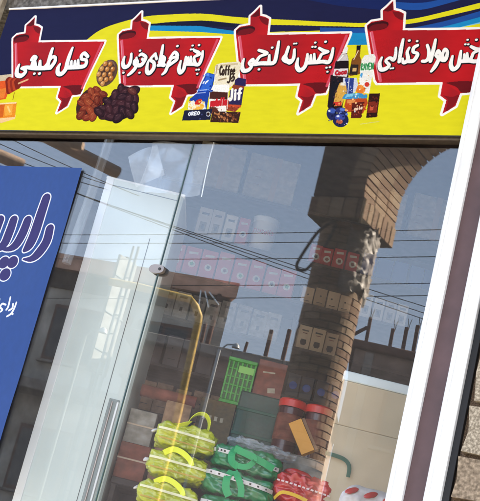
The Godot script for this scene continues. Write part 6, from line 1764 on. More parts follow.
func build_stock() -> void:
	# orange box leaning behind the packs, tubs with red lids, cartons
	var bench := thing("stock_bench", "dark bench behind the counter carrying cartons and tubs", "bench", inside(0.1, 0.9, -1.0), TURN)
	part(bench, "top", box(1.3, 0.03, 0.5, 0.003), M.shelf, Vector3(0, 1.29, 0))
	for k in [-1, 1]:
		part(bench, "leg", box(0.05, 1.275, 0.46, 0.003), M.shelf, Vector3(0.6 * k, 0.6375, 0))
	var gc := thing("grey_carton", "grey-beige carton standing behind the red packs", "carton", inside(0.40, 1.881, -0.52), TURN)
	part(gc, "box", box(0.15, 0.43, 0.14, 0.003), M.carton_grey, Vector3(0, 0.215, 0))
	part(gc, "flap", box(0.148, 0.003, 0.075, 0.0005), M.carton_grey, Vector3(0, 0.434, 0.036), Vector3(0.12, 0, 0))
	var ob := thing("orange_box", "flat orange box leaning on the grey carton", "box", inside(0.372, 2.318, -0.49), TURN)
	part(ob, "box", box(0.050, 0.135, 0.022, 0.001), M.orange_box, Vector3(-0.006, 0.066, 0.004), Vector3(-0.2, -0.25, 0.62))
	part(ob, "edge", box(0.012, 0.135, 0.020, 0.001), M.orange_edge, Vector3(0.021, 0.084, 0.0), Vector3(-0.2, -0.25, 0.62))
	part(ob, "printed_label", box(0.006, 0.03, 0.001, 0.0), M.ink, Vector3(0.0, 0.062, 0.0165), Vector3(-0.2, -0.25, 0.62))
	for k in 2:
		var j := thing("plastic_tub", ["dark filled tub with red lid behind the orange box", "dark filled tub with red lid next to the chest rail"][k], "tub", inside(0.315 + 0.105 * k, 2.2052, -0.80), TURN + 0.2 * k, "red lidded tubs")
		part(j, "tub", lathe([Vector2(0.0, 0.0), Vector2(0.042, 0.0), Vector2(0.047, 0.01), Vector2(0.05, 0.33), Vector2(0.046, 0.338), Vector2(0.0, 0.338)]), M.jar_dark)
		part(j, "lid", lathe([Vector2(0.0, 0.334), Vector2(0.054, 0.334), Vector2(0.055, 0.36), Vector2(0.05, 0.366), Vector2(0.0, 0.366)]), M.red_lid)
		part(j, "label", lathe([Vector2(0.0495, 0.2), Vector2(0.0506, 0.21), Vector2(0.0512, 0.30), Vector2(0.0502, 0.305)]), M.carton_red)
	var gb := thing("green_crate", "bright green lattice crate with a paler label on the bench", "crate", inside(0.085, 2.515, -0.95), TURN)
	part(gb, "dark_back", box(0.107, 0.182, 0.122, 0.002), M.green_dull, Vector3(0, 0.094, 0))  # darker green back fills the gaps between the slats
	for k in 2:
		part(gb, "rim", box(0.119, 0.016, 0.134, 0.003), M.green_box, Vector3(0, 0.008 + 0.174 * k, 0))
	for k in 7:
		part(gb, "slat", box(0.008, 0.158, 0.006, 0.001), M.green_box, Vector3(-0.0535 + 0.0178 * k, 0.095, 0.0635))
	for k in 4:
		part(gb, "cross_slat", box(0.115, 0.006, 0.005, 0.001), M.green_box, Vector3(0, 0.045 + 0.033 * k, 0.0628))
	part(gb, "label", box(0.062, 0.028, 0.002, 0.0), M.green_label, Vector3(0.02, 0.146, 0.0685))
	var bc := thing("brown_carton", "reddish brown carton with faded print beside the bright green crate", "carton", inside(0.205, 2.578, -0.96), TURN)
	part(bc, "box", box(0.115, 0.148, 0.13, 0.002), M.carton_red, Vector3(0, 0.074, 0))
	part(bc, "print", box(0.03, 0.02, 0.002, 0.0), M.carton_pale, Vector3(0.015, 0.03, 0.0655), Vector3(0, 0, 0.2))
	part(bc, "print", box(0.05, 0.006, 0.002, 0.0), M.carton_pale, Vector3(-0.01, 0.10, 0.0655), Vector3(0, 0, 0.1))
	var dg := thing("dark_green_crate", "dark green crate under the brown carton", "crate", inside(0.21, 2.2052, -0.96), TURN)
	part(dg, "crate", box(0.21, 0.372, 0.2, 0.006), M.green_crate, Vector3(0, 0.186, 0))
	for k in 3:
		part(dg, "rib", box(0.212, 0.012, 0.006, 0.002), M.dark_green, Vector3(0, 0.1 + 0.1 * k, 0.101))
	var oc := thing("olive_carton", "olive brown lettered carton under the bright green crate", "carton", inside(0.03, 2.2052, -0.955), TURN)
	part(oc, "box", box(0.14, 0.309, 0.17, 0.002), grained(srgb(112, 92, 58), 0.8, M.fine, 5.0), Vector3(0, 0.1545, 0))
	for k in 4:
		part(oc, "print_mark", box(0.012, 0.018, 0.002, 0.0), M.carton_pale, Vector3(-0.045 + 0.024 * k, 0.235, 0.0855))
	solo("teal_bundle", pillow(Vector3(0.05, 0.045, 0.05), 2.6, 0.008, 0.5, 210), M.teal_box, inside(-0.1, 2.252, -1.02), Vector3(0, TURN, 0), "teal wrapped bundle beside the olive carton", "bundle")
	# cartons near the cooler
	var sb := thing("side_bench", "small dark bench beside the cooler carrying brown cartons", "bench", inside(-0.165, 0.9, -0.86), TURN)
	part(sb, "top", box(0.25, 0.025, 0.3, 0.003), M.shelf, Vector3(0, 1.1975, 0))
	for k in [-1, 1]:
		part(sb, "leg", box(0.02, 1.185, 0.28, 0.002), M.shelf, Vector3(0.11 * k, 0.5925, 0))
	var lc := [[-0.231, 0.115, 0.138, 2.1102, -0.80, "carton_red"], [-0.235, 0.105, 0.132, 2.2484, -0.81, "carton_grey"], [-0.112, 0.10, 0.335, 2.1102, -0.82, "carton"]]
	for k in 3:
		var q: Array = lc[k]
		var t := thing(["red_brown_carton", "pale_carton", "tall_carton"][k], ["reddish brown carton with a tape line beside the cooler", "pale grey carton resting on the reddish carton beside the cooler", "tall brown carton between the cooler and the yellow packs"][k], "carton", inside(q[0], q[3], q[4]), TURN)
		part(t, "box", box(q[1], q[2], 0.16, 0.002), M[q[5]], Vector3(0, q[2] / 2, 0))
		part(t, "tape", box(q[1] + 0.002, 0.006, 0.002, 0.0), M.tape, Vector3(0, q[2] * 0.55, 0.0805))
	solo("paper_roll", tube([Vector3(-0.11, 0, 0), Vector3(0.11, 0, 0)], 0.024, 16), M.carton_red, inside(-0.165, 2.4694, -0.80), Vector3(0, TURN, 0), "brown paper roll lying across the tall carton", "roll")
	var cp := solo("clear_wrap", pillow(Vector3(0.13, 0.022, 0.07), 3.0, 0.016, 0.7, 300), M.film, inside(0.235, 2.292, -0.40), Vector3(0, TURN, -0.06), "crumpled clear plastic wrap lying on the topmost green pack", "plastic wrap")
	cp.material_override = mat(Color(0.82, 0.86, 0.88, 0.3), 0.1)
	cp.material_override.transparency = BaseMaterial3D.TRANSPARENCY_ALPHA
	solo("green_strap", strap([Vector3(-0.05, 0.042, 0), Vector3(-0.02, 0.04, 0.01), Vector3(0.01, 0.036, 0.012), Vector3(0.03, 0.026, 0.012), Vector3(0.04, 0.008, 0.01), Vector3(0.042, -0.02, 0.006)], Vector3(0.1, 1, 0.2), 0.014), M.dark_green, inside(0.50, 2.268, -0.245), Vector3(0, TURN, 0), "dark green strap curling up beside the chest", "strap")


func goods(called: String, label: String, group: String, category: String, s0: float, s1: float, count: int, y: float, h: float, material: Material, face: int) -> void:
	var w := (s1 - s0) / count
	var tints := [material]
	for k in 2:
		var m: StandardMaterial3D = material.duplicate()
		m.albedo_color = material.albedo_color.lerp([srgb(236, 226, 214), srgb(60, 44, 44)][k], 0.16)
		tints.append(m)
	for k in count:
		var wide := w * rng.randf_range(0.86, 0.97)
		var t := thing(called, label, category, inside(s0 + w * (k + 0.5), y + 0.0002, -2.13 + rng.randf_range(-0.012, 0.008)), TURN + rng.randf_range(-0.06, 0.06), group)
		var hh := h * rng.randf_range(0.9, 1.0)
		part(t, "box", box(wide, hh, 0.13, 0.002), tints[rng.randi() % 3], Vector3(0, hh / 2, 0))
		var z := 0.0653
		if face == 1:        # a printed cup
			part(t, "printed_cup", extrude(PackedVector2Array([Vector2(-0.013, 0.014), Vector2(-0.016, -0.004), Vector2(-0.009, -0.016), Vector2(0.009, -0.016), Vector2(0.016, -0.004), Vector2(0.013, 0.014)]), 0.001), M.ink, Vector3(0, hh * 0.32, z))
			part(t, "printed_title", box(wide * 0.55, 0.007, 0.001, 0.0), M.ink, Vector3(0, hh * 0.8, z))
			part(t, "printed_title", box(wide * 0.36, 0.004, 0.001, 0.0), M.carton_red, Vector3(0, hh * 0.69, z))
		elif face == 2:      # a round emblem and a title
			part(t, "round_emblem", lathe([Vector2(0.0, 0.001), Vector2(0.017, 0.001), Vector2(0.018, 0.0)], 16), M.white_box, Vector3(0.004, hh * 0.42, 0.065), Vector3(PI / 2, 0, 0))
			part(t, "emblem_centre", extrude(PackedVector2Array([Vector2(-0.010, -0.004), Vector2(0.002, -0.011), Vector2(0.011, 0.0), Vector2(0.003, 0.009), Vector2(-0.006, 0.007)]), 0.001), [M.carton_red, M.ink, M.green_box][rng.randi() % 3], Vector3(0.004, hh * 0.42, 0.0662), Vector3(0, 0, rng.randf() * 3.0))
			part(t, "printed_title", box(wide * 0.6, 0.012, 0.001, 0.0), M.white_box, Vector3(0, hh * 0.8, z), Vector3(0, 0, 0.12))
		elif face == 3:      # two lines and a square picture
			part(t, "printed_title", box(wide * 0.55, 0.012, 0.001, 0.0), M.ink, Vector3(0, hh * 0.8, z))
			part(t, "printed_picture", box(wide * 0.5, hh * 0.32, 0.001, 0.0), M.carton_grey, Vector3(0, hh * 0.36, z))
			part(t, "printed_mark", box(wide * 0.2, hh * 0.16, 0.001, 0.0), M.ink, Vector3(0, hh * 0.36, 0.0661))
		elif face == 4:      # a blue oval
			part(t, "blue_oval", lathe([Vector2(0.0, 0.001), Vector2(0.019, 0.001), Vector2(0.02, 0.0)], 16), M.blue_box, Vector3(0, hh * 0.5, 0.065), Vector3(PI / 2, 0, 0))
		elif face == 5:      # a small mark and fine print
			part(t, "printed_mark", box(0.008, 0.008, 0.001, 0.0), M.ink, Vector3(rng.randf_range(-0.01, 0.01), hh * 0.6, z), Vector3(0, 0, 0.8))
			part(t, "fine_print", box(wide * 0.5, 0.003, 0.001, 0.0), M.ink, Vector3(0, hh * 0.25, z))


func build_shelves() -> void:
	var u := thing("shelf_rack", "dark shelf rack full of boxed goods at the back of the shop", "shelf", inside(0.26, 0.9, -2.2), TURN)
	for y in [0.6, 1.0, 1.45, 1.70, 1.94, 2.185, 2.415, 2.63, 2.89]:
		part(u, "shelf_board", box(1.66, 0.016, 0.34, 0.002), M.shelf, Vector3(0, y - 0.008, 0))
	for k in [-1, 0, 1]:
		part(u, "upright", box(0.02, 2.93, 0.3, 0.002), M.shelf, Vector3(0.835 * k if k != 0 else 0.0, 1.465, 0.0 if k != 0 else -0.19))
	part(u, "back_panel", box(1.66, 2.9, 0.01, 0.0), M.shelf, Vector3(0, 1.45, -0.18))
	goods("tea_box", "tan tea box with a printed cup on the middle shelf", "tan boxes with cups", "box", 0.285, 0.495, 3, 3.085, 0.128, M.tan_box, 1)
	goods("brown_box", "plain tan box with a small dark mark on the shelf over the tea boxes", "plain tan boxes", "box", 0.26, 0.52, 4, 3.315, 0.105, M.tan_box, 5)
	goods("white_box", "white carton with printed picture on the shelf over the tea boxes", "white boxes on the shelf", "box", 0.56, 0.80, 4, 3.315, 0.135, M.white_box, 3)
	goods("rose_box", "rose box with round emblem on the shelf under the white tub", "rose boxes", "box", -0.52, 0.22, 9, 3.315, 0.165, M.pink_box, 2)
	goods("white_picture_box", "white box with dark printed picture left of the white tub", "white picture boxes", "box", -0.345, -0.135, 3, 3.53, 0.165, M.white_box, 3)
	goods("red_pouch_box", "red box with round emblem right of the white tub", "red boxes on the upper shelf", "box", 0.25, 0.50, 4, 3.53, 0.115, M.red_box, 2)
	goods("pink_pouch_box", "rose box between the picture boxes and the white tub", "rose boxes on the upper shelf", "box", -0.13, -0.07, 1, 3.53, 0.16, M.pink_box, 2)
	goods("blue_box", "blue box on the upper shelf right of the red boxes", "blue boxes", "box", 0.52, 0.92, 5, 3.53, 0.13, M.blue_box, 0)
	goods("black_box", "black box with a blue oval on the lower shelf", "black boxes with ovals", "box", 0.29, 0.92, 9, 2.84, 0.13, M.dark_box, 4)
	goods("rust_box", "rust coloured box on the lower shelf behind the cartons", "rust coloured boxes", "box", 0.02, 0.26, 2, 2.84, 0.13, M.carton_red, 3)
	goods("grey_pouch_box", "grey box with a dark picture on the left end of the middle shelf", "grey boxes on the middle shelf", "box", -0.50, 0.20, 9, 3.085, 0.15, M.carton_grey, 3)
	goods("umber_box", "umber box with fine print on the left end of the lower shelf", "umber boxes on the lower shelf", "box", -0.50, 0.0, 6, 2.84, 0.17, M.dark_box, 5)
	goods("ochre_box", "ochre box with fine print on the shelf behind the green crate", "ochre boxes", "box", -0.50, 0.3, 9, 2.60, 0.16, M.carton, 5)
	# jars crowded on the bench behind the yellow packs
	for k in 6:
		var j := thing("glass_jar", "small jar with a gold lid crowded beside the tall carton", "jar", inside(-0.03 - 0.052 * (k % 3), 2.2052, -0.83 - 0.06 * (k / 3)), 0.0, "small jars with gold lids")
		var jh: float = [0.12, 0.16, 0.1, 0.2, 0.17, 0.22][k]
		part(j, "jar", lathe([Vector2(0.0, 0.0), Vector2(0.02, 0.0), Vector2(0.023, 0.006), Vector2(0.023, jh * 0.8), Vector2(0.016, jh * 0.88), Vector2(0.0, jh * 0.88)], 16), [M.jar_dark, M.teal_box, M.carton_red, M.blue_box, M.carton, M.jar_dark][k])
		part(j, "lid", lathe([Vector2(0.0, jh * 0.87), Vector2(0.019, jh * 0.87), Vector2(0.019, jh), Vector2(0.0, jh)], 16), M.orange_box)
		part(j, "label", lathe([Vector2(0.0234, jh * 0.2), Vector2(0.0237, jh * 0.22), Vector2(0.0237, jh * 0.6), Vector2(0.0234, jh * 0.62)], 16), M.white_box)
	# white tub
	var tub := thing("white_tub", "white tub with red lettering on the upper shelf", "tub", inside(0.0, 3.5302, -2.13), TURN)
	part(tub, "tub", lathe([Vector2(0.0, 0.0), Vector2(0.05, 0.0), Vector2(0.058, 0.01), Vector2(0.064, 0.165), Vector2(0.0, 0.167)]), M.white_box)
	part(tub, "lid", lathe([Vector2(0.0, 0.163), Vector2(0.067, 0.163), Vector2(0.068, 0.188), Vector2(0.063, 0.194), Vector2(0.0, 0.194)]), M.white_edge)
	var t := TextMesh.new()
	t.text = "nutella"
	t.font = SystemFont.new()
	t.font.font_names = PackedStringArray(["Droid Sans"])
	t.font_size = 32
	t.pixel_size = 0.0011
	t.depth = 0.002
	part(tub, "lettering", t, M.red_box, Vector3(0, 0.105, 0.0635))
	# cartons on top of the rack
	for q in [[-0.30, 0.24, 0.25, "carton_pale"], [-0.03, 0.26, 0.245, "carton_pale"], [0.57, 0.21, 0.215, "carton_pale"], [0.82, 0.22, 0.24, "carton_pale"]]:
		var c := thing("top_carton", "pale beige carton stored on top of the shelf rack", "carton", inside(q[0], 3.7902, -2.17), TURN + rng.randf_range(-0.04, 0.04), "cartons on top of the rack")
		part(c, "box", box(q[1], q[2], 0.24, 0.003), M[q[3]], Vector3(0, q[2] / 2, 0))
		part(c, "tape", box(0.03, q[2] + 0.002, 0.242, 0.0), M.tape, Vector3(0.02, q[2] / 2, 0.0))
		for k in 3:
			part(c, "print_mark", box(0.03, 0.006, 0.001, 0.0), M.carton, Vector3(-0.07, 0.08 + 0.04 * k, 0.1205))


# ---------------------------------------------------------------- the arcade over the pavement, seen in the glass
const RADIUS := 0.197
const PITCH := 1.526


func build_arcade() -> void:
	var x0 := -1.79
	var zc := 4.115
	# one pillar: mortar core and bricks laid in a ring of four per course
	var first: Node3D
	for k in 6:
		if k < 2:
			var p: Node3D
			if k == 0:
				p = thing("brick_pillar", "round brick end pillar of the arcade, wrapped in pale plastic near its top", "pillar", Vector3(x0, 0, zc))
				first = p
				part(p, "core", tube([Vector3.ZERO, Vector3(0, 4.57, 0)], RADIUS - 0.009, 28), M.mortar)
				part(p, "base", box(0.56, 0.3, 0.56, 0.02), M.concrete, Vector3(0, 0.15, 0))
				var meshes := []
				for v in 3:
					var arc := PackedVector2Array()
					var half := PI / 9 - 0.024 - 0.004 * v
					for e in 5:
						var a := lerpf(-half, half, e / 4.0)
						arc.append(Vector2(cos(a), sin(a)) * (RADIUS + 0.0015 * (v - 1)))
					for e in 3:
						var a := lerpf(half, -half, e / 2.0)
						arc.append(Vector2(cos(a), sin(a)) * (RADIUS - 0.085))
					meshes.append(extrude(arc, 0.0435))
				for c in 33:
					for q in 9:
						var turn := TAU * (q + 0.5 * (c % 2)) / 9 + rng.randf_range(-0.012, 0.012)
						part(p, "brick", meshes[rng.randi() % 3], M.bricks[rng.randi() % 5], Vector3(rng.randf_range(-0.002, 0.002), 4.566 - 0.0515 * c, rng.randf_range(-0.002, 0.002)), Vector3(PI / 2, turn, 0))
			else:
				p = first.duplicate()
				p.name = numbered("brick_pillar")
				add_child(p)
				p.position = Vector3(x0 + PITCH, 0, zc)
				p.set_meta("label", "round brick pillar carrying the second and third arch")
		else:
			var p := thing("brick_pillar", "unseen round brick pillar added further along the arcade for its shadow", "pillar", Vector3(x0 + PITCH * k, 0, zc), 0.0, "added far arcade pillars")  # unseen pillars, added only for the shadow they cast
			part(p, "shaft", tube([Vector3.ZERO, Vector3(0, 4.57, 0)], RADIUS, 28), M.brickwall_shaded)
			part(p, "base", box(0.56, 0.3, 0.56, 0.02), M.concrete, Vector3(0, 0.15, 0))

	var w := thing("arcade_wall", "brick arcade wall of round arches carrying the added shade roof", "arcade", Vector3(0, 0, 3.85))
	var depth := 0.57
	var r := 0.572
	var sy := 4.87
	var left := -1.985
	for k in 5:  # arches past the first are unseen, added for their shade
		var cx := -1.027 + PITCH * k
		var xl := left if k == 0 else x0 + PITCH * k
		var xr := x0 + PITCH * (k + 1) + (0.0 if k < 4 else 0.195)
		var rc := r + (0.016 if k == 0 else 0.0)
		var poly := PackedVector2Array([Vector2(xl, 5.725), Vector2(xl, 4.722), Vector2(cx - rc, 4.722), Vector2(cx - rc, sy)])
		for j in range(1, 36):
			var a := PI - PI * j / 36
			poly.append(Vector2(cx + cos(a) * rc, sy + sin(a) * rc))
		poly.append_array(PackedVector2Array([Vector2(cx + rc, sy), Vector2(cx + rc, 4.722), Vector2(xr, 4.722), Vector2(xr, 5.725)]))
		part(w, "wall", extrude(poly, depth), M.brickwall_shaded)
		if k > 0:
			continue
		# voussoirs and jamb bricks stand a little proud of the mortar
		var n := 34
		var half := PI / n * 0.5 - 0.0042 / r
		var wedge := PackedVector2Array()
		for q in [[0.0, -half], [0.12, -half * 1.02], [0.12, half * 1.02], [0.0, half]]:
			wedge.append(Vector2((r + q[0]) * cos(q[1]), (r + q[0]) * sin(q[1])))
		var vous := extrude(wedge, 0.188)
		for j in n:
			var a := PI * (j + 0.5) / n
			for i in 3:
				part(w, "arch_brick", vous, M.bricks[rng.randi() % 5], Vector3(cx + cos(a) * rng.randf_range(-0.002, 0.003), sy + sin(a) * rng.randf_range(-0.002, 0.003), -0.004 + 0.195 * i), Vector3(0, 0, a))
		for side in [-1, 1]:
			for j in 3:
				for i in 3:
					part(w, "jamb_brick", box(0.12, 0.0425, 0.188, 0.003), M.bricks[rng.randi() % 5], Vector3(cx + side * (r + 0.06 + rng.randf_range(-0.002, 0.003)), sy - 0.026 - 0.049 * j, 0.09 + 0.195 * i))
	for k in 6:
		# capital: a course of bricks on end
		var px := x0 + PITCH * k
		if k < 2:
			part(w, "capital_core", box(0.41, 0.146, 0.55, 0.002), M.mortar, Vector3(px, 4.645, depth / 2))
			for i in 7:
				for side in [-1, 1]:
					part(w, "capital_brick", box(0.05, 0.145, 0.07, 0.004), M.bricks[rng.randi() % 5], Vector3(px + side * 0.187, 4.645, 0.042 + 0.0808 * i))
			for i in 3:
				for side in [0.026, depth - 0.026]:
					part(w, "capital_brick", box(0.098, 0.145, 0.05, 0.004), M.bricks[rng.randi() % 5], Vector3(px - 0.105 + 0.105 * i, 4.645, side))
		else:
			part(w, "capital", box(0.42, 0.15, depth, 0.003), M.brickwall_shaded, Vector3(px, 4.645, depth / 2))

	# pale plastic wrapped round the street side of the first pillar
	var st := begin()
	var f := FastNoiseLite.new()
	f.seed = 5
	f.frequency = 6.0
	f.fractal_octaves = 3
	var grid := []
	for j in 25:
		var row := []
		for i in 31:
			var a := lerpf(-1.9, 1.05, i / 30.0)
			var y := lerpf(4.10, 4.55, j / 24.0) + 0.05 * f.get_noise_2d(i * 0.06, 9.0) + 0.03 * sin(i * 0.4)
			var d := Vector3(cos(a), 0, -sin(a))
			var rr := RADIUS + 0.012 + 0.045 * absf(f.get_noise_2d(i * 0.035 + j * 0.012, j * 0.045))
			row.append(d * rr + Vector3(0, y, 0))
		grid.append(row)
	for j in 24:
		for i in 30:
			for v in [[i, j], [i, j + 1], [i + 1, j + 1], [i, j], [i + 1, j + 1], [i + 1, j]]:
				st.set_smooth_group(0)
				st.add_vertex(grid[v[1]][v[0]])
	st.index()
	st.generate_normals()
	solo("plastic_wrap", st.commit(), M.cloth_wrap, Vector3(x0, 0, zc), Vector3.ZERO, "crumpled pale plastic wrapped round the top of the end pillar", "wrap")
	var coil := []
	var pts := [Vector3(-1.80, 4.55, 3.90), Vector3(-1.83, 4.51, 3.86), Vector3(-1.88, 4.44, 3.84), Vector3(-1.93, 4.32, 3.83), Vector3(-1.97, 4.21, 3.83), Vector3(-1.96, 4.165, 3.83), Vector3(-1.90, 4.16, 3.83), Vector3(-1.855, 4.22, 3.835), Vector3(-1.82, 4.3, 3.85), Vector3(-1.80, 4.42, 3.88), Vector3(-1.79, 4.54, 3.91)]
	for k in pts.size() - 1:
		for j in 4:
			coil.append((pts[k] as Vector3).cubic_interpolate(pts[k + 1], pts[maxi(k - 1, 0)], pts[mini(k + 2, pts.size() - 1)], j / 4.0))
	coil.append(pts[pts.size() - 1])
	solo("cable_loop", tube(coil, 0.011, 8), M.cable, Vector3.ZERO, Vector3.ZERO, "black cable loop hanging from the capital of the end pillar", "cable")

	# log awning of the next shop
	var aw := thing("log_awning", "rough log awning of the neighbouring shop with log ends poking out", "awning", Vector3(-3.2, 4.3, 0))
	for q in [[Vector3(-4.0, 4.39, 0.02), Vector3(-2.88, 4.39, 2.82), 0.042], [Vector3(-4.6, 4.42, 1.75), Vector3(-2.905, 4.40, 2.44), 0.028], [Vector3(-5.2, 4.39, 0.02), Vector3(-3.64, 4.39, 2.745), 0.045], [Vector3(-6.4, 4.39, 0.02), Vector3(-4.6, 4.39, 2.7), 0.045]]:
		part(aw, "log", tube([q[0] - aw.position, q[1] - aw.position], q[2], 12), M.log)
	part(aw, "edge_beam", box(4.2, 0.07, 0.09, 0.006), M.timber, Vector3(-1.95, 0.15, 2.30), Vector3(0, 0.12, 0))
	part(aw, "roof_sheet", box(4.4, 0.03, 2.4, 0.004), M.timber, Vector3(-2.1, 0.20, 1.16))


# ---------------------------------------------------------------- across the street, seen in the glass
func window_on(parent: Node3D, at: Vector3, w: float, h: float) -> void:
	var f := part(parent, "window", box(w, h, 0.12, 0.01), M.rust, at)
	part(f, "pane", box(w * 0.42, h * 0.88, 0.02, 0.0), M.pane_dark, Vector3(-w * 0.235, 0, -0.062))
	part(f, "pane", box(w * 0.42, h * 0.88, 0.02, 0.0), M.pane_dark, Vector3(w * 0.235, 0, -0.062))
	part(f, "sill", box(w + 0.16, 0.06, 0.2, 0.01), M.plaster, Vector3(0, -h / 2 - 0.03, -0.06))


func build_street() -> void:
	struct("pavement", box(60, 0.3, 5.6, 0.0), M.pave, Vector3(0, -0.15, 2.8))
	struct("road", box(140, 0.1, 13.0, 0.0), M.asphalt, Vector3(0, -0.2, 12.1))
	struct("ground", box(400, 0.2, 400, 0.0), M.pave, Vector3(0, -0.38, 0))
	# grey block opposite: its local x runs along its front
	var turn := -0.265
	var b := thing("grey_block", "grey three-storey block with a salmon parapet across the street", "building", Vector3(-13.17, 0, 20.76), turn)
	part(b, "wall", extrude(PackedVector2Array([Vector2(0, 0.05), Vector2(-9, 0.05), Vector2(-11, 8), Vector2(-4.6, 8)]), 9.25), M.grey_wall, Vector3(0, 9.25, 0), Vector3(PI / 2, 0, 0))
	part(b, "parapet", extrude(PackedVector2Array([Vector2(0.15, -0.12), Vector2(-9.1, -0.12), Vector2(-11.1, 8.1), Vector2(-4.5, 8.1)]), 0.36), M.salmon, Vector3(0, 9.63, 0), Vector3(PI / 2, 0, 0))
	for y in [3.2, 6.35]:
		part(b, "floor_slab", box(9.1, 0.25, 1.0, 0.02), M.plaster, Vector3(-4.5, y, -0.3))
	for k in 4:
		window_on(b, Vector3(-1.35 - 2.1 * k, 7.75, 0.02), 1.3, 1.35)
		window_on(b, Vector3(-1.35 - 2.1 * k, 4.8, 0.02), 1.3, 1.5)
	part(b, "recess_shade_band", box(8.9, 0.42, 0.1, 0.01), M.timber, Vector3(-4.5, 9.03, 0.03))  # dark colour paints the shade of a recess; the strip sits on the wall
	part(b, "round_plate", tube([Vector3(0, 0, -0.1), Vector3(0, 0, 0.1)], 0.28, 20), M.block_wall, Vector3(-2.45, 8.35, -0.02))
	part(b, "drain_pipe", tube([Vector3(-0.25, 0.0, -0.09), Vector3(-0.25, 9.3, -0.09)], 0.06, 8), M.rust)
	for k in 3:
		part(b, "roof_rod", tube([Vector3(-0.5 - 0.1 * k, 9.3, -0.14), Vector3(-0.15 - 0.22 * k, 9.0 - 0.1 * k, -0.3)], 0.02, 6), M.sign_white)
	# low unfinished houses with stub columns on their roofs
	var l := thing("unfinished_house", "low unfinished house with stub columns on its roof between the block and the pillar", "building", Vector3(-8.6, 0, 17.2), -0.38)
	part(l, "wall", box(3.6, 6.8, 6.0, 0.02), M.block_wall, Vector3(-1.85, 3.4, 3.2))
	part(l, "roof_slab", box(3.9, 0.18, 6.4, 0.02), M.plaster, Vector3(-1.85, 6.86, 3.1))
	for q in [[-1.15, 0.62, 0.06], [-0.82, 0.7, 0.06], [-0.60, 1.0, 0.05], [-1.55, 0.3, 0.04], [-2.4, 0.5, 0.05]]:
		part(l, "stub_column", box(q[2] * 1.25, q[1], q[2] * 1.25, 0.01), M.rust, Vector3(q[0], 6.95 + q[1] / 2, 0.35), Vector3(0, 0, rng.randf_range(-0.05, 0.05)))
	for k in 3:
		part(l, "roof_rod", tube([Vector3(-0.62, 7.0 + 0.25 * k, 0.35), Vector3(-0.35 + 0.1 * k, 7.2 + 0.28 * k, 0.3)], 0.018, 5), M.cable)
	window_on(l, Vector3(-1.8, 5.4, 0.2), 1.2, 1.2)
	var w := thing("rough_wall_house", "rough block house with a row of stub columns right of the pillar", "building", Vector3(-8.05, 0, 17.1), -0.43)
	part(w, "wall", box(5.4, 7.45, 5.0, 0.02), M.block_wall, Vector3(2.72, 3.725, 2.7))
	part(w, "roof_slab", box(5.6, 0.14, 5.2, 0.02), M.rust, Vector3(2.72, 7.52, 2.68))
	for q in [[0.18, 0.52, 0.055], [0.62, 0.4, 0.055], [0.86, 0.48, 0.06], [1.05, 0.56, 0.06], [1.9, 0.5, 0.06], [3.0, 0.45, 0.06]]:
		part(w, "stub_column", box(q[2] * 1.2, q[1], q[2] * 1.2, 0.01), M.rust, Vector3(q[0], 7.58 + q[1] / 2, 0.3), Vector3(0, 0, 0.03))
	for q in [[0.17, 8.1], [0.63, 7.98], [0.87, 8.06], [1.06, 8.14], [1.91, 8.08]]:
		for e in 2:
			part(w, "rebar", tube([Vector3(q[0] + 0.02 * e, q[1] - 0.05, 0.3), Vector3(q[0] + 0.03 * e, q[1] + 0.08, 0.3), Vector3(q[0] + 0.07 * e - 0.02, q[1] + 0.17, 0.32)], 0.007, 5), M.cable)
	part(w, "brace", tube([Vector3(0.15, 7.9, 0.3), Vector3(-0.25, 7.55, 0.3)], 0.035, 6), M.rust)
	for k in 5:
		part(w, "pier", box(0.16, 7.4, 0.1, 0.01), M.plaster, Vector3(0.3 + 1.0 * k, 3.7, 0.17))
	window_on(w, Vector3(1.3, 6.3, 0.2), 1.2, 1.1)
	window_on(w, Vector3(3.4, 6.3, 0.2), 1.2, 1.1)

	# projecting sign and lattice mast
	var s := thing("projecting_sign", "tall blank white sign board on a post in front of the grey block", "sign", Vector3(-13.0, 0, 16.4))
	part(s, "board", box(0.06, 2.35, 0.62, 0.01), M.sign_dull, Vector3(0, 7.35, 0.05))
	part(s, "post", tube([Vector3(0, 0, 0.1), Vector3(0, 8.6, 0.1)], 0.04, 8), M.cable, Vector3(-0.08, 0, 0))
	for y in [6.6, 7.35, 8.1]:
		part(s, "board_rail", box(0.02, 0.03, 0.64, 0.004), M.gasket, Vector3(0.04, y, 0.05))
	var m := thing("lattice_mast", "slim grey lattice mast standing beside the blank white sign", "mast", Vector3(-12.55, 0, 16.0))
	for k in [-1, 1]:
		part(m, "rail", tube([Vector3(0.075 * k, 0, 0), Vector3(0.06 * k, 8.65, 0)], 0.028, 6), M.gasket)
	for k in 22:
		part(m, "rung", tube([Vector3(-0.07, 0.4 + 0.38 * k, 0), Vector3(0.07, 0.4 + 0.38 * k, 0)], 0.016, 5), M.gasket)
	for q in [[Vector3(-9.8, 0, 11.75), 5.75, "street lamp with a small white hood in front of the grey block", M.gasket], [Vector3(-9.2, 0, 14.55), 6.5, "white street lamp post beside the corner of the grey block", M.lamp_grey]]:
		var lp := thing("street_lamp", q[2], "street lamp", q[0])
		part(lp, "post", tube([Vector3(0, 0, 0), Vector3(0, q[1] - 0.1, 0)], 0.028, 8), q[3])
		part(lp, "arm", tube([Vector3(0, q[1] - 0.12, 0), Vector3(0.12, q[1], 0), Vector3(0.3, q[1] + 0.02, 0)], 0.014, 6), q[3])
		part(lp, "hood", lathe([Vector2(0.07, -0.04), Vector2(0.05, 0.015), Vector2(0.015, 0.045), Vector2(0.0, 0.045)], 12), M.lamp_grey, Vector3(0.3, q[1], 0))
	# yellow bent pipe
	var y := thing("yellow_pipe_frame", "bent yellow steel pipe post standing at the kerb", "pipe post", Vector3(-3.66, 0, 5.43))
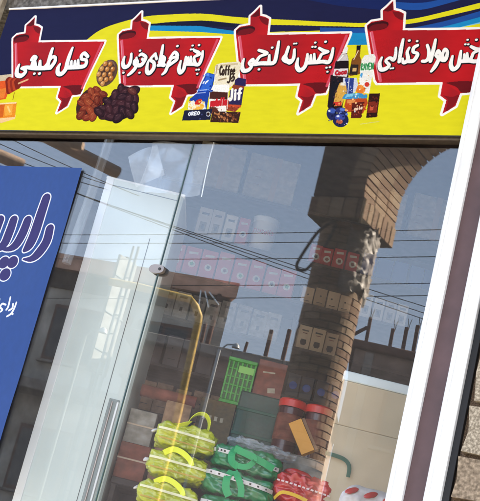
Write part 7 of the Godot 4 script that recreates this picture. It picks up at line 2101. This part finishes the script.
	part(y, "pipe", tube([Vector3(0, 0, 0), Vector3(0.0, 3.4, 0), Vector3(0.05, 4.14, -0.13), Vector3(0.055, 4.19, -0.15), Vector3(0.03, 4.26, -0.2), Vector3(-0.01, 4.305, -0.24), Vector3(-0.4, 4.30, -0.47), Vector3(-0.62, 4.29, -0.58)], 0.033, 10), M.yellow_pipe)
	part(y, "foot_plate", box(0.18, 0.012, 0.18, 0.002), M.rust, Vector3(0, 0.006, 0))
	# overhead wires
	var wires := [[Vector3(-12.7, 7.73, 14.05), Vector3(-4.77, 7.73, 12.68)], [Vector3(-12.67, 7.29, 14.22), Vector3(-4.63, 7.29, 12.55)], [Vector3(-12.65, 7.07, 14.31), Vector3(-4.54, 7.07, 12.42)], [Vector3(-12.72, 8.13, 13.89), Vector3(-4.84, 8.13, 12.66)], [Vector3(-12.71, 7.99, 13.94), Vector3(-4.83, 7.99, 12.71)],
		[Vector3(-6.48, 6.36, 8.85), Vector3(-4.19, 6.36, 11.04)], [Vector3(-6.47, 6.34, 8.86), Vector3(-4.27, 6.34, 11.25)], [Vector3(-6.47, 6.31, 8.87), Vector3(-4.67, 6.31, 11.03)], [Vector3(-8.28, 6.7, 7.21), Vector3(-7.86, 6.7, 7.88)], [Vector3(-8.27, 6.59, 7.26), Vector3(-7.79, 6.59, 7.85)], [Vector3(-8.28, 6.81, 7.15), Vector3(-7.81, 6.81, 8.19)]]
	for k in wires.size():
		var a: Vector3 = wires[k][0]
		var c: Vector3 = wires[k][1]
		var dir := (c - a)
		a -= dir * 0.8
		c += dir * 0.8
		var path := []
		for j in 17:
			var t := j / 16.0
			path.append(a.lerp(c, t) - Vector3(0, (0.14 if k < 5 else 0.05) * (1.0 - pow(2.0 * t - 1.0, 2.0)), 0))
		solo("overhead_wire", tube(path, 0.0065 if k < 5 else 0.0055, 5), M.cable, Vector3.ZERO, Vector3.ZERO, "thin black overhead wire strung along the street" if k < 5 else "thin black overhead wire crossing towards the arcade", "wire", "wires along the street" if k < 5 else "wires crossing to the arcade")


func _ready() -> void:
	rng.seed = 7
	# camera
	var cam := Camera3D.new()
	cam.name = "camera"
	cam.fov = 21.53
	cam.near = 0.05
	cam.far = 600.0
	add_child(cam)
	cam.transform = Transform3D(Basis(Vector3(0.855635, 0.237592, -0.459824), Vector3(-0.056235, 0.925829, 0.373736), Vector3(0.514515, -0.293923, 0.805533)).orthonormalized(), Vector3(2.3153, 1.55, 3.6249))
	cam.current = true
	# sky, exposure
	var sky := ProceduralSkyMaterial.new()
	sky.sky_top_color = Color(0.36, 0.445, 0.56)
	sky.sky_horizon_color = Color(0.73, 0.76, 0.78)
	sky.sky_curve = 0.14
	sky.ground_bottom_color = Color(0.35, 0.33, 0.3)
	sky.ground_horizon_color = Color(0.6, 0.62, 0.62)
	sky.sun_angle_max = 20.0
	var env := Environment.new()
	env.background_mode = Environment.BG_SKY
	env.sky = Sky.new()
	env.sky.sky_material = sky
	env.background_energy_multiplier = 1.0
	env.tonemap_mode = Environment.TONE_MAPPER_LINEAR
	env.tonemap_exposure = 12.6
	env.sdfgi_enabled = true
	env.ssao_enabled = true
	env.ssil_enabled = true
	var we := WorldEnvironment.new()
	we.name = "environment"
	we.environment = env
	add_child(we)
	# sun: along the street from the right, fairly high
	var sun := DirectionalLight3D.new()
	sun.name = "sun"
	sun.light_energy = 1.6
	sun.light_color = Color(1.0, 0.95, 0.87)
	sun.light_angular_distance = 0.5
	sun.shadow_enabled = true
	add_child(sun)
	sun.look_at_from_position(Vector3(0.50, 0.60, 0.62) * 50.0, Vector3.ZERO)

	make_materials()
	build_front()
	build_room()
	build_arcade()
	build_street()
